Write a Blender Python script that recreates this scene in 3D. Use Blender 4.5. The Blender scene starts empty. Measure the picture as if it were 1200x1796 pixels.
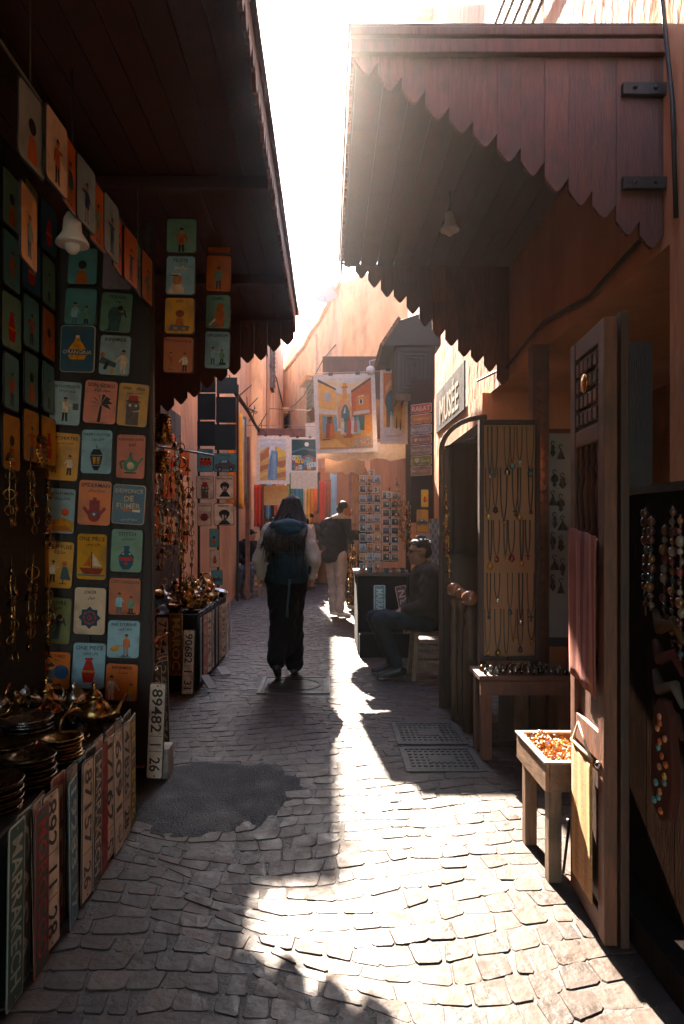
import bpy, bmesh, math, random
from mathutils import Vector, Matrix, Euler
RN = random.Random(11)
sc = bpy.context.scene
C = sc.collection
# ------------------------------------------------------------------ camera, sky, sun, exposure
FPX, VX, VY, EYE = 1200.0, 575.0, 925.0, 1.4
cam_data = bpy.data.cameras.new('camera'); cam = bpy.data.objects.new('camera', cam_data); C.objects.link(cam)
cam.location = (0, 0, EYE); cam.rotation_euler = (math.radians(90), 0, 0)
cam_data.sensor_fit = 'VERTICAL'; cam_data.sensor_height = 36; cam_data.lens = FPX/1796*36
cam_data.shift_x = 25/1796; cam_data.shift_y = 27/1796
cam_data.clip_start = 0.05; cam_data.clip_end = 2000
sc.camera = cam
SUN = Vector((-0.12, 1.0, 0.75)).normalized()
w = bpy.data.worlds.new('World'); sc.world = w; w.use_nodes = True
nt = w.node_tree; nt.nodes.clear()
sky = nt.nodes.new('ShaderNodeTexSky'); sky.sky_type = 'NISHITA'; sky.sun_disc = False
sky.sun_elevation = math.asin(SUN.z); sky.sun_rotation = math.atan2(SUN.x, SUN.y)
sky.dust_density = 1.0; sky.air_density = 1.4; sky.ozone_density = 4.0
bg = nt.nodes.new('ShaderNodeBackground'); bg.inputs[1].default_value = 0.15
wo = nt.nodes.new('ShaderNodeOutputWorld')
nt.links.new(sky.outputs[0], bg.inputs[0]); nt.links.new(bg.outputs[0], wo.inputs[0])
sl = bpy.data.lights.new('sun', 'SUN'); sl.energy = 4.6; sl.angle = math.radians(0.5); sl.color = (1.0, 0.84, 0.69)
so = bpy.data.objects.new('sun', sl); C.objects.link(so); so.location = (-2, 12, 14)
so.rotation_euler = (-SUN).to_track_quat('-Z', 'Y').to_euler()
sc.view_settings.view_transform = 'Standard'; sc.view_settings.look = 'None'
sc.view_settings.exposure = 3.7; sc.view_settings.gamma = 1.0; sc.view_settings.use_curve_mapping = False
sc.render.engine = 'CYCLES'
cy = sc.cycles
cy.use_denoising = True; cy.max_bounces = 10; cy.diffuse_bounces = 6; cy.glossy_bounces = 4; cy.volume_bounces = 0
cy.sample_clamp_indirect = 8; cy.caustics_reflective = False; cy.caustics_refractive = False
HAZE_DENSITY, HAZE_ANISO = 0.0019, 0.945

# ------------------------------------------------------------------ helpers
def at(px, py, Y): return Vector(((px-VX)*Y/FPX, Y, EYE-(py-VY)*Y/FPX))
def xz(px, py, Y): p = at(px, py, Y); return p.x, p.z
def shade(c, k): return tuple(min(1, max(0, v*k)) for v in c[:3])

def tag(o, label=None, cat=None, group=None, kind=None):
    if label: o['label'] = label
    if cat: o['category'] = cat
    if group: o['group'] = group
    if kind: o['kind'] = kind
    return o
def empty(name, loc, label=None, cat=None, group=None, rz=0.0):
    o = bpy.data.objects.new(name, None); C.objects.link(o); o.location = loc; o.rotation_euler = (0, 0, rz)
    o.empty_display_size = 0.1
    return tag(o, label, cat, group)
def link(name, me, parent=None, loc=(0, 0, 0), rot=(0, 0, 0)):
    o = bpy.data.objects.new(name, me); C.objects.link(o); o.location = loc; o.rotation_euler = rot
    if parent: o.parent = parent
    return o
def copy_tree(o, parent=None):
    c = o.copy(); C.objects.link(c); c.parent = parent
    for ch in o.children: copy_tree(ch, c)
    return c

WORK = bpy.data.scenes.new('workbench')     # an empty side scene, so that evaluating one helper mesh stays cheap
def evaluated_mesh(o):
    WORK.collection.objects.link(o); vl = WORK.view_layers[0]; vl.update(); dg = vl.depsgraph; dg.update()
    me = bpy.data.meshes.new_from_object(o.evaluated_get(dg)); WORK.collection.objects.unlink(o); return me

class MB:
    def __init__(s): s.v = []; s.f = []; s.c = []; s.s = []
    def add(s, vs, fs, col=(1, 1, 1), sm=False):
        b = len(s.v); s.v.extend([tuple(p) for p in vs])
        for f in fs: s.f.append([i+b for i in f]); s.c.append(col); s.s.append(sm)
        return s
    def box(s, c, d, rot=None, col=(1, 1, 1)):
        hx, hy, hz = d[0]/2, d[1]/2, d[2]/2
        vs = [Vector((x, y, z)) for z in (-hz, hz) for y in (-hy, hy) for x in (-hx, hx)]
        if rot is not None:
            m = rot if isinstance(rot, Matrix) else Euler(rot).to_matrix()
            vs = [m @ p for p in vs]
        c = Vector(c)
        return s.add([p+c for p in vs], [(0, 2, 3, 1), (4, 5, 7, 6), (0, 1, 5, 4), (2, 6, 7, 3), (0, 4, 6, 2), (1, 3, 7, 5)], col)
    def bb(s, lo, hi, col=(1, 1, 1)):
        return s.box([(a+b)/2 for a, b in zip(lo, hi)], [abs(b-a) for a, b in zip(lo, hi)], None, col)
    def bar(s, a, b, w, h, col=(1, 1, 1), up=(0, 0, 1)):
        a = Vector(a); b = Vector(b); d = (b-a); L = d.length; d.normalize()
        u = Vector(up)
        if abs(d.dot(u)) > 0.95: u = Vector((0, 1, 0))
        x = d.cross(u).normalized(); z = x.cross(d)
        m = Matrix((x, d, z)).transposed()
        return s.box((a+b)/2, (w, L, h), m, col)
    def tube(s, pts, r, n=6, closed=False, col=(1, 1, 1), sm=True):
        pts = [Vector(p) for p in pts]; k = len(pts)
        rr = r if isinstance(r, (list, tuple)) else [r]*k
        vs = []; prev = None
        for i, p in enumerate(pts):
            if closed: t = pts[(i+1) % k]-pts[i-1]
            else: t = pts[min(i+1, k-1)]-pts[max(i-1, 0)]
            if t.length < 1e-9: t = Vector((0, 0, 1))
            t.normalize()
            if prev is None:
                u = Vector((0, 0, 1)) if abs(t.z) < 0.9 else Vector((1, 0, 0))
                x = t.cross(u).normalized()
            else:
                x = (prev-t*prev.dot(t))
                x = x.normalized() if x.length > 1e-6 else t.orthogonal().normalized()
            prev = x; y = t.cross(x)
            for j in range(n):
                a = 2*math.pi*j/n; vs.append(p+(x*math.cos(a)+y*math.sin(a))*rr[i])
        fs = []
        for i in range(k if closed else k-1):
            i2 = (i+1) % k
            for j in range(n): fs.append((i*n+j, i*n+(j+1) % n, i2*n+(j+1) % n, i2*n+j))
        if not closed: fs += [tuple(range(n-1, -1, -1)), tuple((k-1)*n+j for j in range(n))]
        return s.add(vs, fs, col, sm)
    def lathe(s, prof, c=(0, 0, 0), n=16, m=None, col=(1, 1, 1), sm=True, caps=True):
        vs = []; c = Vector(c)
        for r, z in prof:
            for j in range(n):
                a = 2*math.pi*j/n; p = Vector((r*math.cos(a), r*math.sin(a), z))
                vs.append(c+(m @ p if m else p))
        fs = [(i*n+j, i*n+(j+1) % n, (i+1)*n+(j+1) % n, (i+1)*n+j) for i in range(len(prof)-1) for j in range(n)]
        if caps: fs += [tuple(range(n-1, -1, -1)), tuple((len(prof)-1)*n+j for j in range(n))]
        return s.add(vs, fs, col, sm)
    def ell(s, c, r, rot=None, n=12, k=8, col=(1, 1, 1)):
        m = Euler(rot).to_matrix() if rot else Matrix.Identity(3)
        m = m @ Matrix.Diagonal(Vector(r) if not isinstance(r, (int, float)) else Vector((r, r, r)))
        return s.lathe([(math.sin(math.pi*i/k)+1e-4, -math.cos(math.pi*i/k)) for i in range(k+1)], c, n, m, col)
    def cap(s, a, b, ra, rb, n=12, col=(1, 1, 1)):
        a = Vector(a); b = Vector(b); d = b-a; L = d.length
        m = d.to_track_quat('Z', 'Y').to_matrix() if L > 1e-6 else Matrix.Identity(3)
        pr = [(ra*math.cos(t)+1e-4, ra*math.sin(t)) for t in [-math.pi/2+i*math.pi/10 for i in range(6)]]
        pr += [(rb*math.cos(t)+1e-4, L+rb*math.sin(t)) for t in [i*math.pi/10 for i in range(6)]]
        return s.lathe(pr, a, n, m, col)
    def prism(s, poly, y0, y1, col=(1, 1, 1), f=None):
        """polygon in (x,z) extruded along y; f maps (x,y,z)"""
        f = f or (lambda x, y, z: (x, y, z)); n = len(poly)
        vs = [f(x, y0, z) for x, z in poly]+[f(x, y1, z) for x, z in poly]
        fs = [tuple(range(n)), tuple(range(2*n-1, n-1, -1))]+[(i, i+n, (i+1) % n+n, (i+1) % n) for i in range(n)]
        return s.add(vs, fs, col)
    def mesh(s, name, mat, org=(0, 0, 0), fix=True):
        if mat in (mSign, mPrint, mPlate) and not getattr(s, 'dim', 0): s.c = [tuple(max(0, min(1, 1.08*(sum(c)/3+(v-sum(c)/3)*1.22))) for v in c) for c in s.c]; s.dim = 1
        me = bpy.data.meshes.new(name); o = Vector(org)
        me.from_pydata([(p[0]-o.x, p[1]-o.y, p[2]-o.z) for p in s.v], [], s.f)
        ca = me.color_attributes.new('Col', 'FLOAT_COLOR', 'CORNER'); buf = []
        for f, c in zip(s.f, s.c): buf += [c[0], c[1], c[2], 1.0]*len(f)
        ca.data.foreach_set('color', buf)
        me.polygons.foreach_set('use_smooth', s.s)
        if fix:
            bm = bmesh.new(); bm.from_mesh(me); bmesh.ops.recalc_face_normals(bm, faces=bm.faces); bm.to_mesh(me); bm.free()
        me.materials.append(mat); me.update()
        return me
    def build(s, name, mat, parent=None, org=None, bevel=0, fix=True):
        """vertices are in world space; the parent (if any) is an unrotated Empty or object"""
        pl = Vector((0, 0, 0)); q = parent
        while q: pl += q.location; q = q.parent
        org = pl if parent else Vector(org or (0, 0, 0))
        o = link(name, s.mesh(name, mat, org, fix), parent, (0, 0, 0) if parent else org)
        if bevel:
            md = o.modifiers.new('edges', 'BEVEL'); md.width = bevel; md.segments = 2; md.limit_method = 'ANGLE'; md.harden_normals = False
        return o

# ------------------------------------------------------------------ materials (procedural)
MATS = {}
def M(name, base=None, rough=0.6, metal=0.0, nscale=6.0, namt=0.35, bscale=40.0, bump=0.15, stretch=(1, 1, 1), rnd=0.0,
      rough_var=0.12, spec=0.5, sss=0.0, trans=0.0, dirt=None, sheen=0.0, coat=0.0, bdist=0.01):
    m = bpy.data.materials.new(name); m.use_nodes = True; t = m.node_tree; N = t.nodes; L = t.links
    b = N['Principled BSDF']; tc = N.new('ShaderNodeTexCoord'); mp = N.new('ShaderNodeMapping'); mp.inputs['Scale'].default_value = stretch
    oi = N.new('ShaderNodeObjectInfo'); va = N.new('ShaderNodeVectorMath'); va.operation = 'MULTIPLY_ADD'
    cx = N.new('ShaderNodeCombineXYZ')
    for i in range(3): L.new(oi.outputs['Random'], cx.inputs[i])
    va.inputs[1].default_value = (17, 31, 23)
    L.new(cx.outputs[0], va.inputs[0]); L.new(tc.outputs['Object'], va.inputs[2]); L.new(va.outputs[0], mp.inputs[0])
    n1 = N.new('ShaderNodeTexNoise'); n1.inputs['Scale'].default_value = nscale; n1.inputs['Detail'].default_value = 7; n1.inputs['Roughness'].default_value = 0.62
    L.new(mp.outputs[0], n1.inputs['Vector'])
    mr = N.new('ShaderNodeMapRange'); mr.inputs[1].default_value = 0.28; mr.inputs[2].default_value = 0.72; mr.inputs[3].default_value = 1-namt; mr.inputs[4].default_value = 1+namt*0.6
    L.new(n1.outputs['Fac'], mr.inputs[0])
    if base is None:
        src = N.new('ShaderNodeAttribute'); src.attribute_name = 'Col'; so_ = src.outputs['Color']
    else:
        src = N.new('ShaderNodeRGB'); src.outputs[0].default_value = (*base, 1); so_ = src.outputs[0]
    mx = N.new('ShaderNodeVectorMath'); mx.operation = 'SCALE'; L.new(so_, mx.inputs[0]); L.new(mr.outputs[0], mx.inputs['Scale'])
    out = mx.outputs[0]
    if rnd:
        r2 = N.new('ShaderNodeMapRange'); r2.inputs[3].default_value = 1-rnd; r2.inputs[4].default_value = 1+rnd; L.new(oi.outputs['Random'], r2.inputs[0])
        m2 = N.new('ShaderNodeVectorMath'); m2.operation = 'SCALE'; L.new(out, m2.inputs[0]); L.new(r2.outputs[0], m2.inputs['Scale']); out = m2.outputs[0]
    if dirt:
        n3 = N.new('ShaderNodeTexNoise'); n3.inputs['Scale'].default_value = dirt[1]; n3.inputs['Detail'].default_value = 5; L.new(va.outputs[0], n3.inputs['Vector'])
        r3 = N.new('ShaderNodeMapRange'); r3.inputs[1].default_value = 0.5; r3.inputs[2].default_value = 0.68; r3.inputs[4].default_value = dirt[2]; L.new(n3.outputs['Fac'], r3.inputs[0])
        mm = N.new('ShaderNodeMix'); mm.data_type = 'RGBA'; L.new(r3.outputs[0], mm.inputs[0]); L.new(out, mm.inputs[6]); mm.inputs[7].default_value = (*dirt[0], 1); out = mm.outputs[2]
    L.new(out, b.inputs['Base Color'])
    b.inputs['Metallic'].default_value = metal; b.inputs['Specular IOR Level'].default_value = spec
    if trans: b.inputs['Transmission Weight'].default_value = trans
    if sheen: b.inputs['Sheen Weight'].default_value = sheen
    if coat: b.inputs['Coat Weight'].default_value = coat; b.inputs['Coat Roughness'].default_value = 0.2
    rr = N.new('ShaderNodeMapRange'); rr.inputs[1].default_value = 0.3; rr.inputs[2].default_value = 0.7
    rr.inputs[3].default_value = max(0.02, rough-rough_var); rr.inputs[4].default_value = min(1, rough+rough_var)
    n2 = N.new('ShaderNodeTexNoise'); n2.inputs['Scale'].default_value = bscale; n2.inputs['Detail'].default_value = 6; L.new(mp.outputs[0], n2.inputs['Vector'])
    L.new(n1.outputs['Fac'], rr.inputs[0]); L.new(rr.outputs[0], b.inputs['Roughness'])
    if bump:
        bp = N.new('ShaderNodeBump'); bp.inputs['Strength'].default_value = bump; bp.inputs['Distance'].default_value = bdist
        L.new(n2.outputs['Fac'], bp.inputs['Height']); L.new(bp.outputs[0], b.inputs['Normal'])
    MATS[name] = m
    return m
mWood = M('weathered wood', None, 0.62, nscale=9, namt=0.55, bscale=30, bump=0.35, stretch=(6, 6, 0.7), rnd=0.18, dirt=((0.03, 0.022, 0.016), 7, 0.5))
mWoodY = M('weathered wood along street', None, 0.62, nscale=9, namt=0.5, bscale=30, bump=0.3, stretch=(6, 0.7, 6), rnd=0.2, dirt=((0.03, 0.022, 0.016), 7, 0.5))
mPlaster = M('ochre plaster', None, 0.9, nscale=1.6, namt=0.34, bscale=9, bump=0.6, spec=0.2, stretch=(1, 1, .45), dirt=((0.36, 0.18, 0.10), 2.2, 0.45), bdist=0.04)
mStone = M('worn paving stone', None, 0.55, nscale=11, namt=0.38, bscale=34, bump=0.28, rnd=0.25, rough_var=0.22, spec=0.14, dirt=((0.05, 0.037, 0.03), 13, 0.6), bdist=0.016)
mBed = M('dirt joints', (0.042, 0.034, 0.028), 0.75, nscale=9, namt=0.5, bscale=60, bump=0.6)
mPatch = M('asphalt patch', (0.019, 0.018, 0.0175), 0.8, nscale=9, namt=0.6, bscale=110, bump=0.9, spec=0.3, dirt=((0.08, 0.07, 0.06), 4, 0.5))
mIron = M('cast iron', (0.04, 0.038, 0.036), 0.5, metal=0.6, nscale=12, namt=0.4, bscale=80, bump=0.3)
mSign = M('painted tin', None, 0.42, nscale=7, namt=0.24, bscale=14, bump=0.16, spec=0.45, rnd=0.15, dirt=((0.10, 0.07, 0.05), 11, 0.4))
mPrint = M('sign paint', None, 0.5, nscale=34, namt=0.45, bscale=60, bump=0.05, spec=0.3)
mPlate = M('plate enamel', None, 0.42, nscale=8, namt=0.3, bscale=24, bump=0.25, dirt=((0.07, 0.035, 0.02), 16, 0.55))
mBrass = M('old brass', None, 0.27, metal=1.0, nscale=14, namt=0.45, bscale=55, bump=0.3, rnd=0.2, rough_var=0.14)
mCloth = M('woven cloth', None, 0.9, nscale=9, namt=0.22, bscale=220, bump=0.3, spec=0.1, sheen=0.03)
mKnit = M('garment cloth', None, 0.88, nscale=5, namt=0.2, bscale=14, bump=0.5, spec=0.15, sheen=0.02, bdist=0.03)
mSkin = M('skin', None, 0.55, nscale=12, namt=0.1, bscale=90, bump=0.06)
mHair = M('hair', None, 0.7, nscale=16, namt=0.5, bscale=22, bump=0.9, stretch=(7, 7, 0.8), bdist=0.02)
mCanvas = M('painted canvas', None, 0.7, nscale=22, namt=0.22, bscale=60, bump=0.3, spec=0.25)
mPaper = M('paper and card', None, 0.8, nscale=5, namt=0.1, bscale=12, bump=0.15, spec=0.2)
mPaint = M('matte paint', None, 0.6, nscale=7, namt=0.2, bscale=50, bump=0.15)
mGlassy = M('polished amber', None, 0.16, nscale=9, namt=0.4, bscale=20, bump=0.1, rnd=0.3, coat=0.4)
mLeather = M('dark leather', None, 0.5, nscale=6, namt=0.4, bscale=60, bump=0.4)
mShadeWood = M('painted shade timber', None, 0.95, nscale=9, namt=0.5, bscale=30, bump=0.3, stretch=(6, 6, 0.7), rnd=0.2, spec=0.0)  # near black without gloss: shade painted into the cabinet planks and step
mWhite = M('white lamp shade', (0.75, 0.74, 0.72), 0.35, nscale=4, namt=0.06, bump=0)
mReed = M('woven reed', None, 0.75, nscale=30, namt=0.5, bscale=90, bump=0.6, stretch=(0.6, 1, 8))

# ------------------------------------------------------------------ lettering
FORMS = {'ا': ('FE8D', 0, 'FE8E', 0), 'ب': ('FE8F', 'FE91', 'FE90', 'FE92'), 'ت': ('FE95', 'FE97', 'FE96', 'FE98'), 'ج': ('FE9D', 'FE9F', 'FE9E', 'FEA0'),
 'ح': ('FEA1', 'FEA3', 'FEA2', 'FEA4'), 'خ': ('FEA5', 'FEA7', 'FEA6', 'FEA8'), 'د': ('FEA9', 0, 'FEAA', 0), 'ر': ('FEAD', 0, 'FEAE', 0), 'ز': ('FEAF', 0, 'FEB0', 0),
 'س': ('FEB1', 'FEB3', 'FEB2', 'FEB4'), 'ش': ('FEB5', 'FEB7', 'FEB6', 'FEB8'), 'ص': ('FEB9', 'FEBB', 'FEBA', 'FEBC'), 'ض': ('FEBD', 'FEBF', 'FEBE', 'FEC0'),
 'ط': ('FEC1', 'FEC3', 'FEC2', 'FEC4'), 'ع': ('FEC9', 'FECB', 'FECA', 'FECC'), 'ف': ('FED1', 'FED3', 'FED2', 'FED4'), 'ق': ('FED5', 'FED7', 'FED6', 'FED8'),
 'ك': ('FED9', 'FEDB', 'FEDA', 'FEDC'), 'ل': ('FEDD', 'FEDF', 'FEDE', 'FEE0'), 'م': ('FEE1', 'FEE3', 'FEE2', 'FEE4'), 'ن': ('FEE5', 'FEE7', 'FEE6', 'FEE8'),
 'ه': ('FEE9', 'FEEB', 'FEEA', 'FEEC'), 'و': ('FEED', 0, 'FEEE', 0), 'ي': ('FEF1', 'FEF3', 'FEF2', 'FEF4'), 'ة': ('FE93', 0, 'FE94', 0), 'غ': ('FECD', 'FECF', 'FECE', 'FED0')}
def arab(s):
    if not any(c in FORMS for c in s): return s
    out = []
    for i, ch in enumerate(s):
        if ch not in FORMS: out.append(ch); continue
        pv = i > 0 and s[i-1] in FORMS and FORMS[s[i-1]][1] != 0
        nx = i < len(s)-1 and s[i+1] in FORMS and FORMS[ch][1] != 0
        F = FORMS[ch]
        out.append(chr(int(F[3] if pv and nx else F[2] if pv else F[1] if nx else F[0], 16)))
    return ''.join(reversed(out))
TXT = {}
def text_geo(s):
    """2-D verts and faces of a line of lettering, normalised to a box of height 1"""
    if s in TXT: return TXT[s]
    cu = bpy.data.curves.new('lettering', 'FONT'); cu.body = s; cu.resolution_u = 2; cu.offset = 0.014
    o = bpy.data.objects.new('lettering', cu); me = evaluated_mesh(o)
    vs = [(v.co.x, v.co.y) for v in me.vertices]; fs = [tuple(p.vertices) for p in me.polygons]
    bpy.data.objects.remove(o); bpy.data.curves.remove(cu); bpy.data.meshes.remove(me)
    if not vs: vs = [(0, 0), (1, 0), (0, 1)]; fs = [(0, 1, 2)]
    x0 = min(v[0] for v in vs); x1 = max(v[0] for v in vs); y0 = min(v[1] for v in vs); y1 = max(v[1] for v in vs)
    h = max(y1-y0, 1e-3)
    vs = [((x-(x0+x1)/2)/h, (y-(y0+y1)/2)/h) for x, y in vs]
    TXT[s] = (vs, fs, (x1-x0)/h); return TXT[s]
def letter(mb, s, cx, cz, wmax, hmax, y, col, turn=0.0, wob=0.0, stretch=False):
    vs, fs, asp = text_geo(s)
    hh = min(hmax, wmax/asp); sx = hh
    if stretch: hh = hmax; sx = wmax/asp
    ca, sa = math.cos(turn), math.sin(turn)
    pts = []
    for x, z in vs:
        X, Z = x*sx, z*hh+wob*math.sin(x*2.1)*hh
        pts.append((cx+X*ca-Z*sa, y, cz+X*sa+Z*ca))
    mb.add(pts, [f for f in fs], col)
RED = (0.145, 0.048, 0.030)
# ------------------------------------------------------------------ ground and cobbles
OCH = (0.50, 0.26, 0.135); PINK = (0.86, 0.57, 0.41); PEACH = (0.86, 0.51, 0.27); DARKWD = (0.038, 0.022, 0.016)
g = MB(); g.add([(-60, -40, -0.0032), (60, -40, -0.0032), (60, 120, -0.0032), (-60, 120, -0.0032)], [(0, 1, 2, 3)])
street = tag(g.build('street', mBed), kind='structure')

def bow(k, x): return 0.13*math.sin(x*2.1+0.16*k)+0.04*math.sin(x*4.7+k*0.41)+0.010*math.sin(x*17+k*2.3)+0.008*math.sin(x*41+k*5.1)+0.005*math.sin(x*71+k*3.7)
def in_patch(x, y):
    u = (x+0.62)/(0.48+0.07*math.sin(y*9)); v = (y-3.62)/(0.5+0.06*math.sin(x*8)); return u*u+v*v < .80
def in_plate(x, y): return (0.44 < x < 0.92 and 3.9 < y < 4.92) or (-0.62 < x < 0.04 and 5.72 < y < 6.42)
def stone(mb, cor, zt, tilt):
    # cor: four corners ccw -> eight rounded points
    c = sum((Vector(p) for p in cor), Vector((0, 0)))/4
    pts = []
    for i in range(4):
        a = Vector(cor[i]); pv = Vector(cor[i-1]); nx = Vector(cor[(i+1) % 4]); pts.append(a.lerp(pv, RN.uniform(0.07, 0.15))); pts.append(a.lerp(nx, RN.uniform(0.07, 0.15)))
    def ring(k, z): return [(c.x+(p.x-c.x)*k, c.y+(p.y-c.y)*k, z+(p.x-c.x)*tilt[0]+(p.y-c.y)*tilt[1]) for p in pts]
    vs = ring(1.0, -0.028)+ring(0.995, zt-0.003)+ring(0.95, zt)+[(c.x, c.y, zt+RN.uniform(-0.001, 0.002))]
    fs = [(r*8+i, r*8+(i+1) % 8, (r+1)*8+(i+1) % 8, (r+1)*8+i) for r in range(2) for i in range(8)]
    fs += [(16+i, 16+(i+1) % 8, 24) for i in range(8)]
    k = RN.uniform(0.75, 1.2); t = RN.uniform(-0.015, 0.02)
    c_ = (0.066*k+t*.3, 0.050*k, 0.041*k-t*0.15)
    mb.add(vs, fs[:8], c_); b_ = len(mb.v)-len(vs)
    for f in fs[8:]: mb.f.append([i+b_ for i in f]); mb.c.append(c_); mb.s.append(False)
cells = []
S = 0.094
for k in range(8, 172):
    x = -2.3+RN.uniform(0, 0.15)
    while x < 2.2:
        wd = RN.uniform(0.07, 0.14); x2 = x+wd; j = 0.0017
        sk1, sk2 = RN.uniform(-0.03, 0.03), RN.uniform(-0.03, 0.03)
        cor = [(x+j+sk1*.3, k*S+bow(k, x)+j), (x2-j+sk2*.3, k*S+bow(k, x2)+j), (x2-j+sk2, (k+1)*S+bow(k+1, x2)-j), (x+j+sk1, (k+1)*S+bow(k+1, x)-j)]
        mx, my = (x+x2)/2, k*S+S/2+bow(k, (x+x2)/2); x = x2
        if in_plate(mx, my) or in_patch(mx, my) or RN.random() < 0.006: continue
        px = VX+mx*FPX/max(my, 0.1)
        if my < 0.9 or px < -260 or px > 1500: continue
        cells.append((my, mx, px, cor))
cells.sort(key=lambda c: c[0])
near, rest = [], []
for c in cells:
    py = VY+EYE*FPX/c[0]
    seen = 40 < c[2] < 1150 and py < 1810 and -0.98 < c[1] < 1.02
    (near if seen and len(near) < 300 else rest).append(c)
for my, mx, px, cor in near:
    m = MB(); stone(m, cor, RN.uniform(-0.0022, 0.0022), (RN.uniform(-.012, .012), RN.uniform(-.012, .012)))
    cx, cyy = mx, my
    link('cobblestone', m.mesh('cobblestone', mStone, (cx, cyy, 0), False), street, (cx, cyy, 0))
m = MB()
for my, mx, px, cor in rest: stone(m, cor, RN.uniform(-0.0022, 0.0022), (RN.uniform(-.012, .012), RN.uniform(-.012, .012)))
tag(m.build('cobbled_paving', mStone, street, fix=False), kind='stuff')
# asphalt repair
m = MB(); n = 64; rings_ = [1.12, 1.06, .98, .85, .65, .42, .2]; vs = []
for q_, k in enumerate(rings_):
    for i in range(n):
        a = 2*math.pi*i/n; r = k*(1+.07*math.sin(3*a)+.05*math.sin(7*a+1)+.03*math.sin(13*a+2)+(RN.uniform(-.035, .035) if q_ < 3 else 0)); x = -0.62+0.47*r*math.cos(a); y = 3.62+0.5*r*math.sin(a)
        vs.append((x, y, (-.03, -.008, .001)[q_] if q_ < 3 else .003+.004*math.sin(x*23)*math.sin(y*19+x*7)))
vs.append((-.62, 3.62, .004)); m.add(vs, [(q_*n+i, q_*n+(i+1) % n, (q_+1)*n+(i+1) % n, (q_+1)*n+i) for q_ in range(len(rings_)-1) for i in range(n)]+[((len(rings_)-1)*n+i, (len(rings_)-1)*n+(i+1) % n, len(vs)-1) for i in range(n)], (1, 1, 1), True)
tag(m.build('asphalt_patch', mPatch), kind='structure')
# drain and inspection covers
def cover(name, x0, x1, y0, y1, label, grid):
    e = empty(name, ((x0+x1)/2, (y0+y1)/2, 0), label, 'manhole cover', 'iron covers set in the paving')
    f = MB(); t = 0.035
    for lo, hi in (((x0, y0), (x1, y0+t)), ((x0, y1-t), (x1, y1)), ((x0, y0+t), (x0+t, y1-t)), ((x1-t, y0+t), (x1, y1-t))): f.bb((*lo, -0.03), (*hi, 0.008))
    f.build('frame', mIron, e, bevel=.003)
    p = MB(); p.bb((x0+t+.004, y0+t+.004, -0.03), (x1-t-.004, y1-t-.004, 0.0)); pl = p.build('plate', mIron, e)
    b = MB(); nx = int((x1-x0-2*t)/0.035); ny = int((y1-y0-2*t)/0.05)
    if grid:
        for i in range(nx):
            for j in range(ny):
                if abs(i-nx/2) < 2 and abs(j-ny/2) < 1.2: continue
                xx = x0+t+0.02+i*(x1-x0-2*t-.04)/(nx-1); yy = y0+t+0.025+j*(y1-y0-2*t-.05)/(ny-1)
                b.bb((xx-.011, yy-.016, 0), (xx+.011, yy+.016, 0.005))
        b.bb(((x0+x1)/2-.07, (y0+y1)/2-.05, 0), ((x0+x1)/2+.07, (y0+y1)/2+.05, .004))
    else:
        cx, cy_ = (x0+x1)/2, (y0+y1)/2
        b.tube([(cx+.22*math.cos(a*math.pi/16), cy_+.22*math.sin(a*math.pi/16), .002) for a in range(32)], .008, 5, True)
        for j in range(ny): b.bb((x0+.05, y0+.06+j*.05, 0), (x1-.05, y0+.075+j*.05, .003))
    tag(b.build('raised_pattern', mIron, pl), kind='stuff')
cover('drain_cover', 0.45, 0.91, 3.91, 4.34, 'rectangular iron drain cover with raised grid nearest the amber table', True)
cover('drain_cover', 0.45, 0.91, 4.40, 4.90, 'rectangular iron drain cover with raised grid, farther of the pair beside the long table', True)
cover('inspection_cover', -0.60, 0.02, 5.75, 6.40, 'square iron cover with raised ring beneath the feet of the walking woman', False)

# ------------------------------------------------------------------ buildings
def slab(mb, x0, x1, y0, y1, z0, z1, col): mb.bb((x0, y0, z0), (x1, y1, z1), col)
def rough_top(a, b, z, n=14, amp=.06): return [(a[0]+(b[0]-a[0])*i/n, a[1]+(b[1]-a[1])*i/n, z+RN.uniform(-amp, amp)) for i in range(n+1)]
# left shop building
e = empty('shop_building', (-2.6, 3, 0), 'shadowed ochre building behind the left stalls and under the left canopy', 'building')
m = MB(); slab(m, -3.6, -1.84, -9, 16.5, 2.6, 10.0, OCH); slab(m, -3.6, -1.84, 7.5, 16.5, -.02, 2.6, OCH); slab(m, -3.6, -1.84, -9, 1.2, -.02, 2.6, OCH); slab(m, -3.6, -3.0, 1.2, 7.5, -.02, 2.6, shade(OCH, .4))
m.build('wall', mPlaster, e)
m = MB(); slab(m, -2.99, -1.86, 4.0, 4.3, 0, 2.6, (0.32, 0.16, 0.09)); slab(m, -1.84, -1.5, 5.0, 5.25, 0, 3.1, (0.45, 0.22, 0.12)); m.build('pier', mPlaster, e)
# left tall building further on
e = empty('tall_building', (-2.6, 20, 0), 'tall ochre building on the left beyond the canopy with a narrow dark shutter', 'building')
m = MB(); slab(m, -4.5, -1.58, 16.5, 24.3, -.02, 10.4, PEACH); m.build('wall', mPlaster, e); m = MB(); slab(m, -4.5, -1.99, 24.305, 30.9, -.02, 10.3, PEACH); m.build('bounce_screen', mPlaster, e)  # unseen rear block added to keep sunlit-wall bounce off the corner house
p0 = at(466, 620, 20.0)
m = MB(); m.bb((-1.60, 18.6, 5.2), (-1.50, 19.3, 7.3), (0.10, 0.09, 0.08)); sh = m.build('shutter', mWood, e)
for i in range(14): 
    m = MB(); m.box((-1.49, 18.95, 5.35+i*.13), (.03, .6, .06), (0, .5, 0), (0.16, .14, .12)); m.build('slat', mWood, sh)
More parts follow.
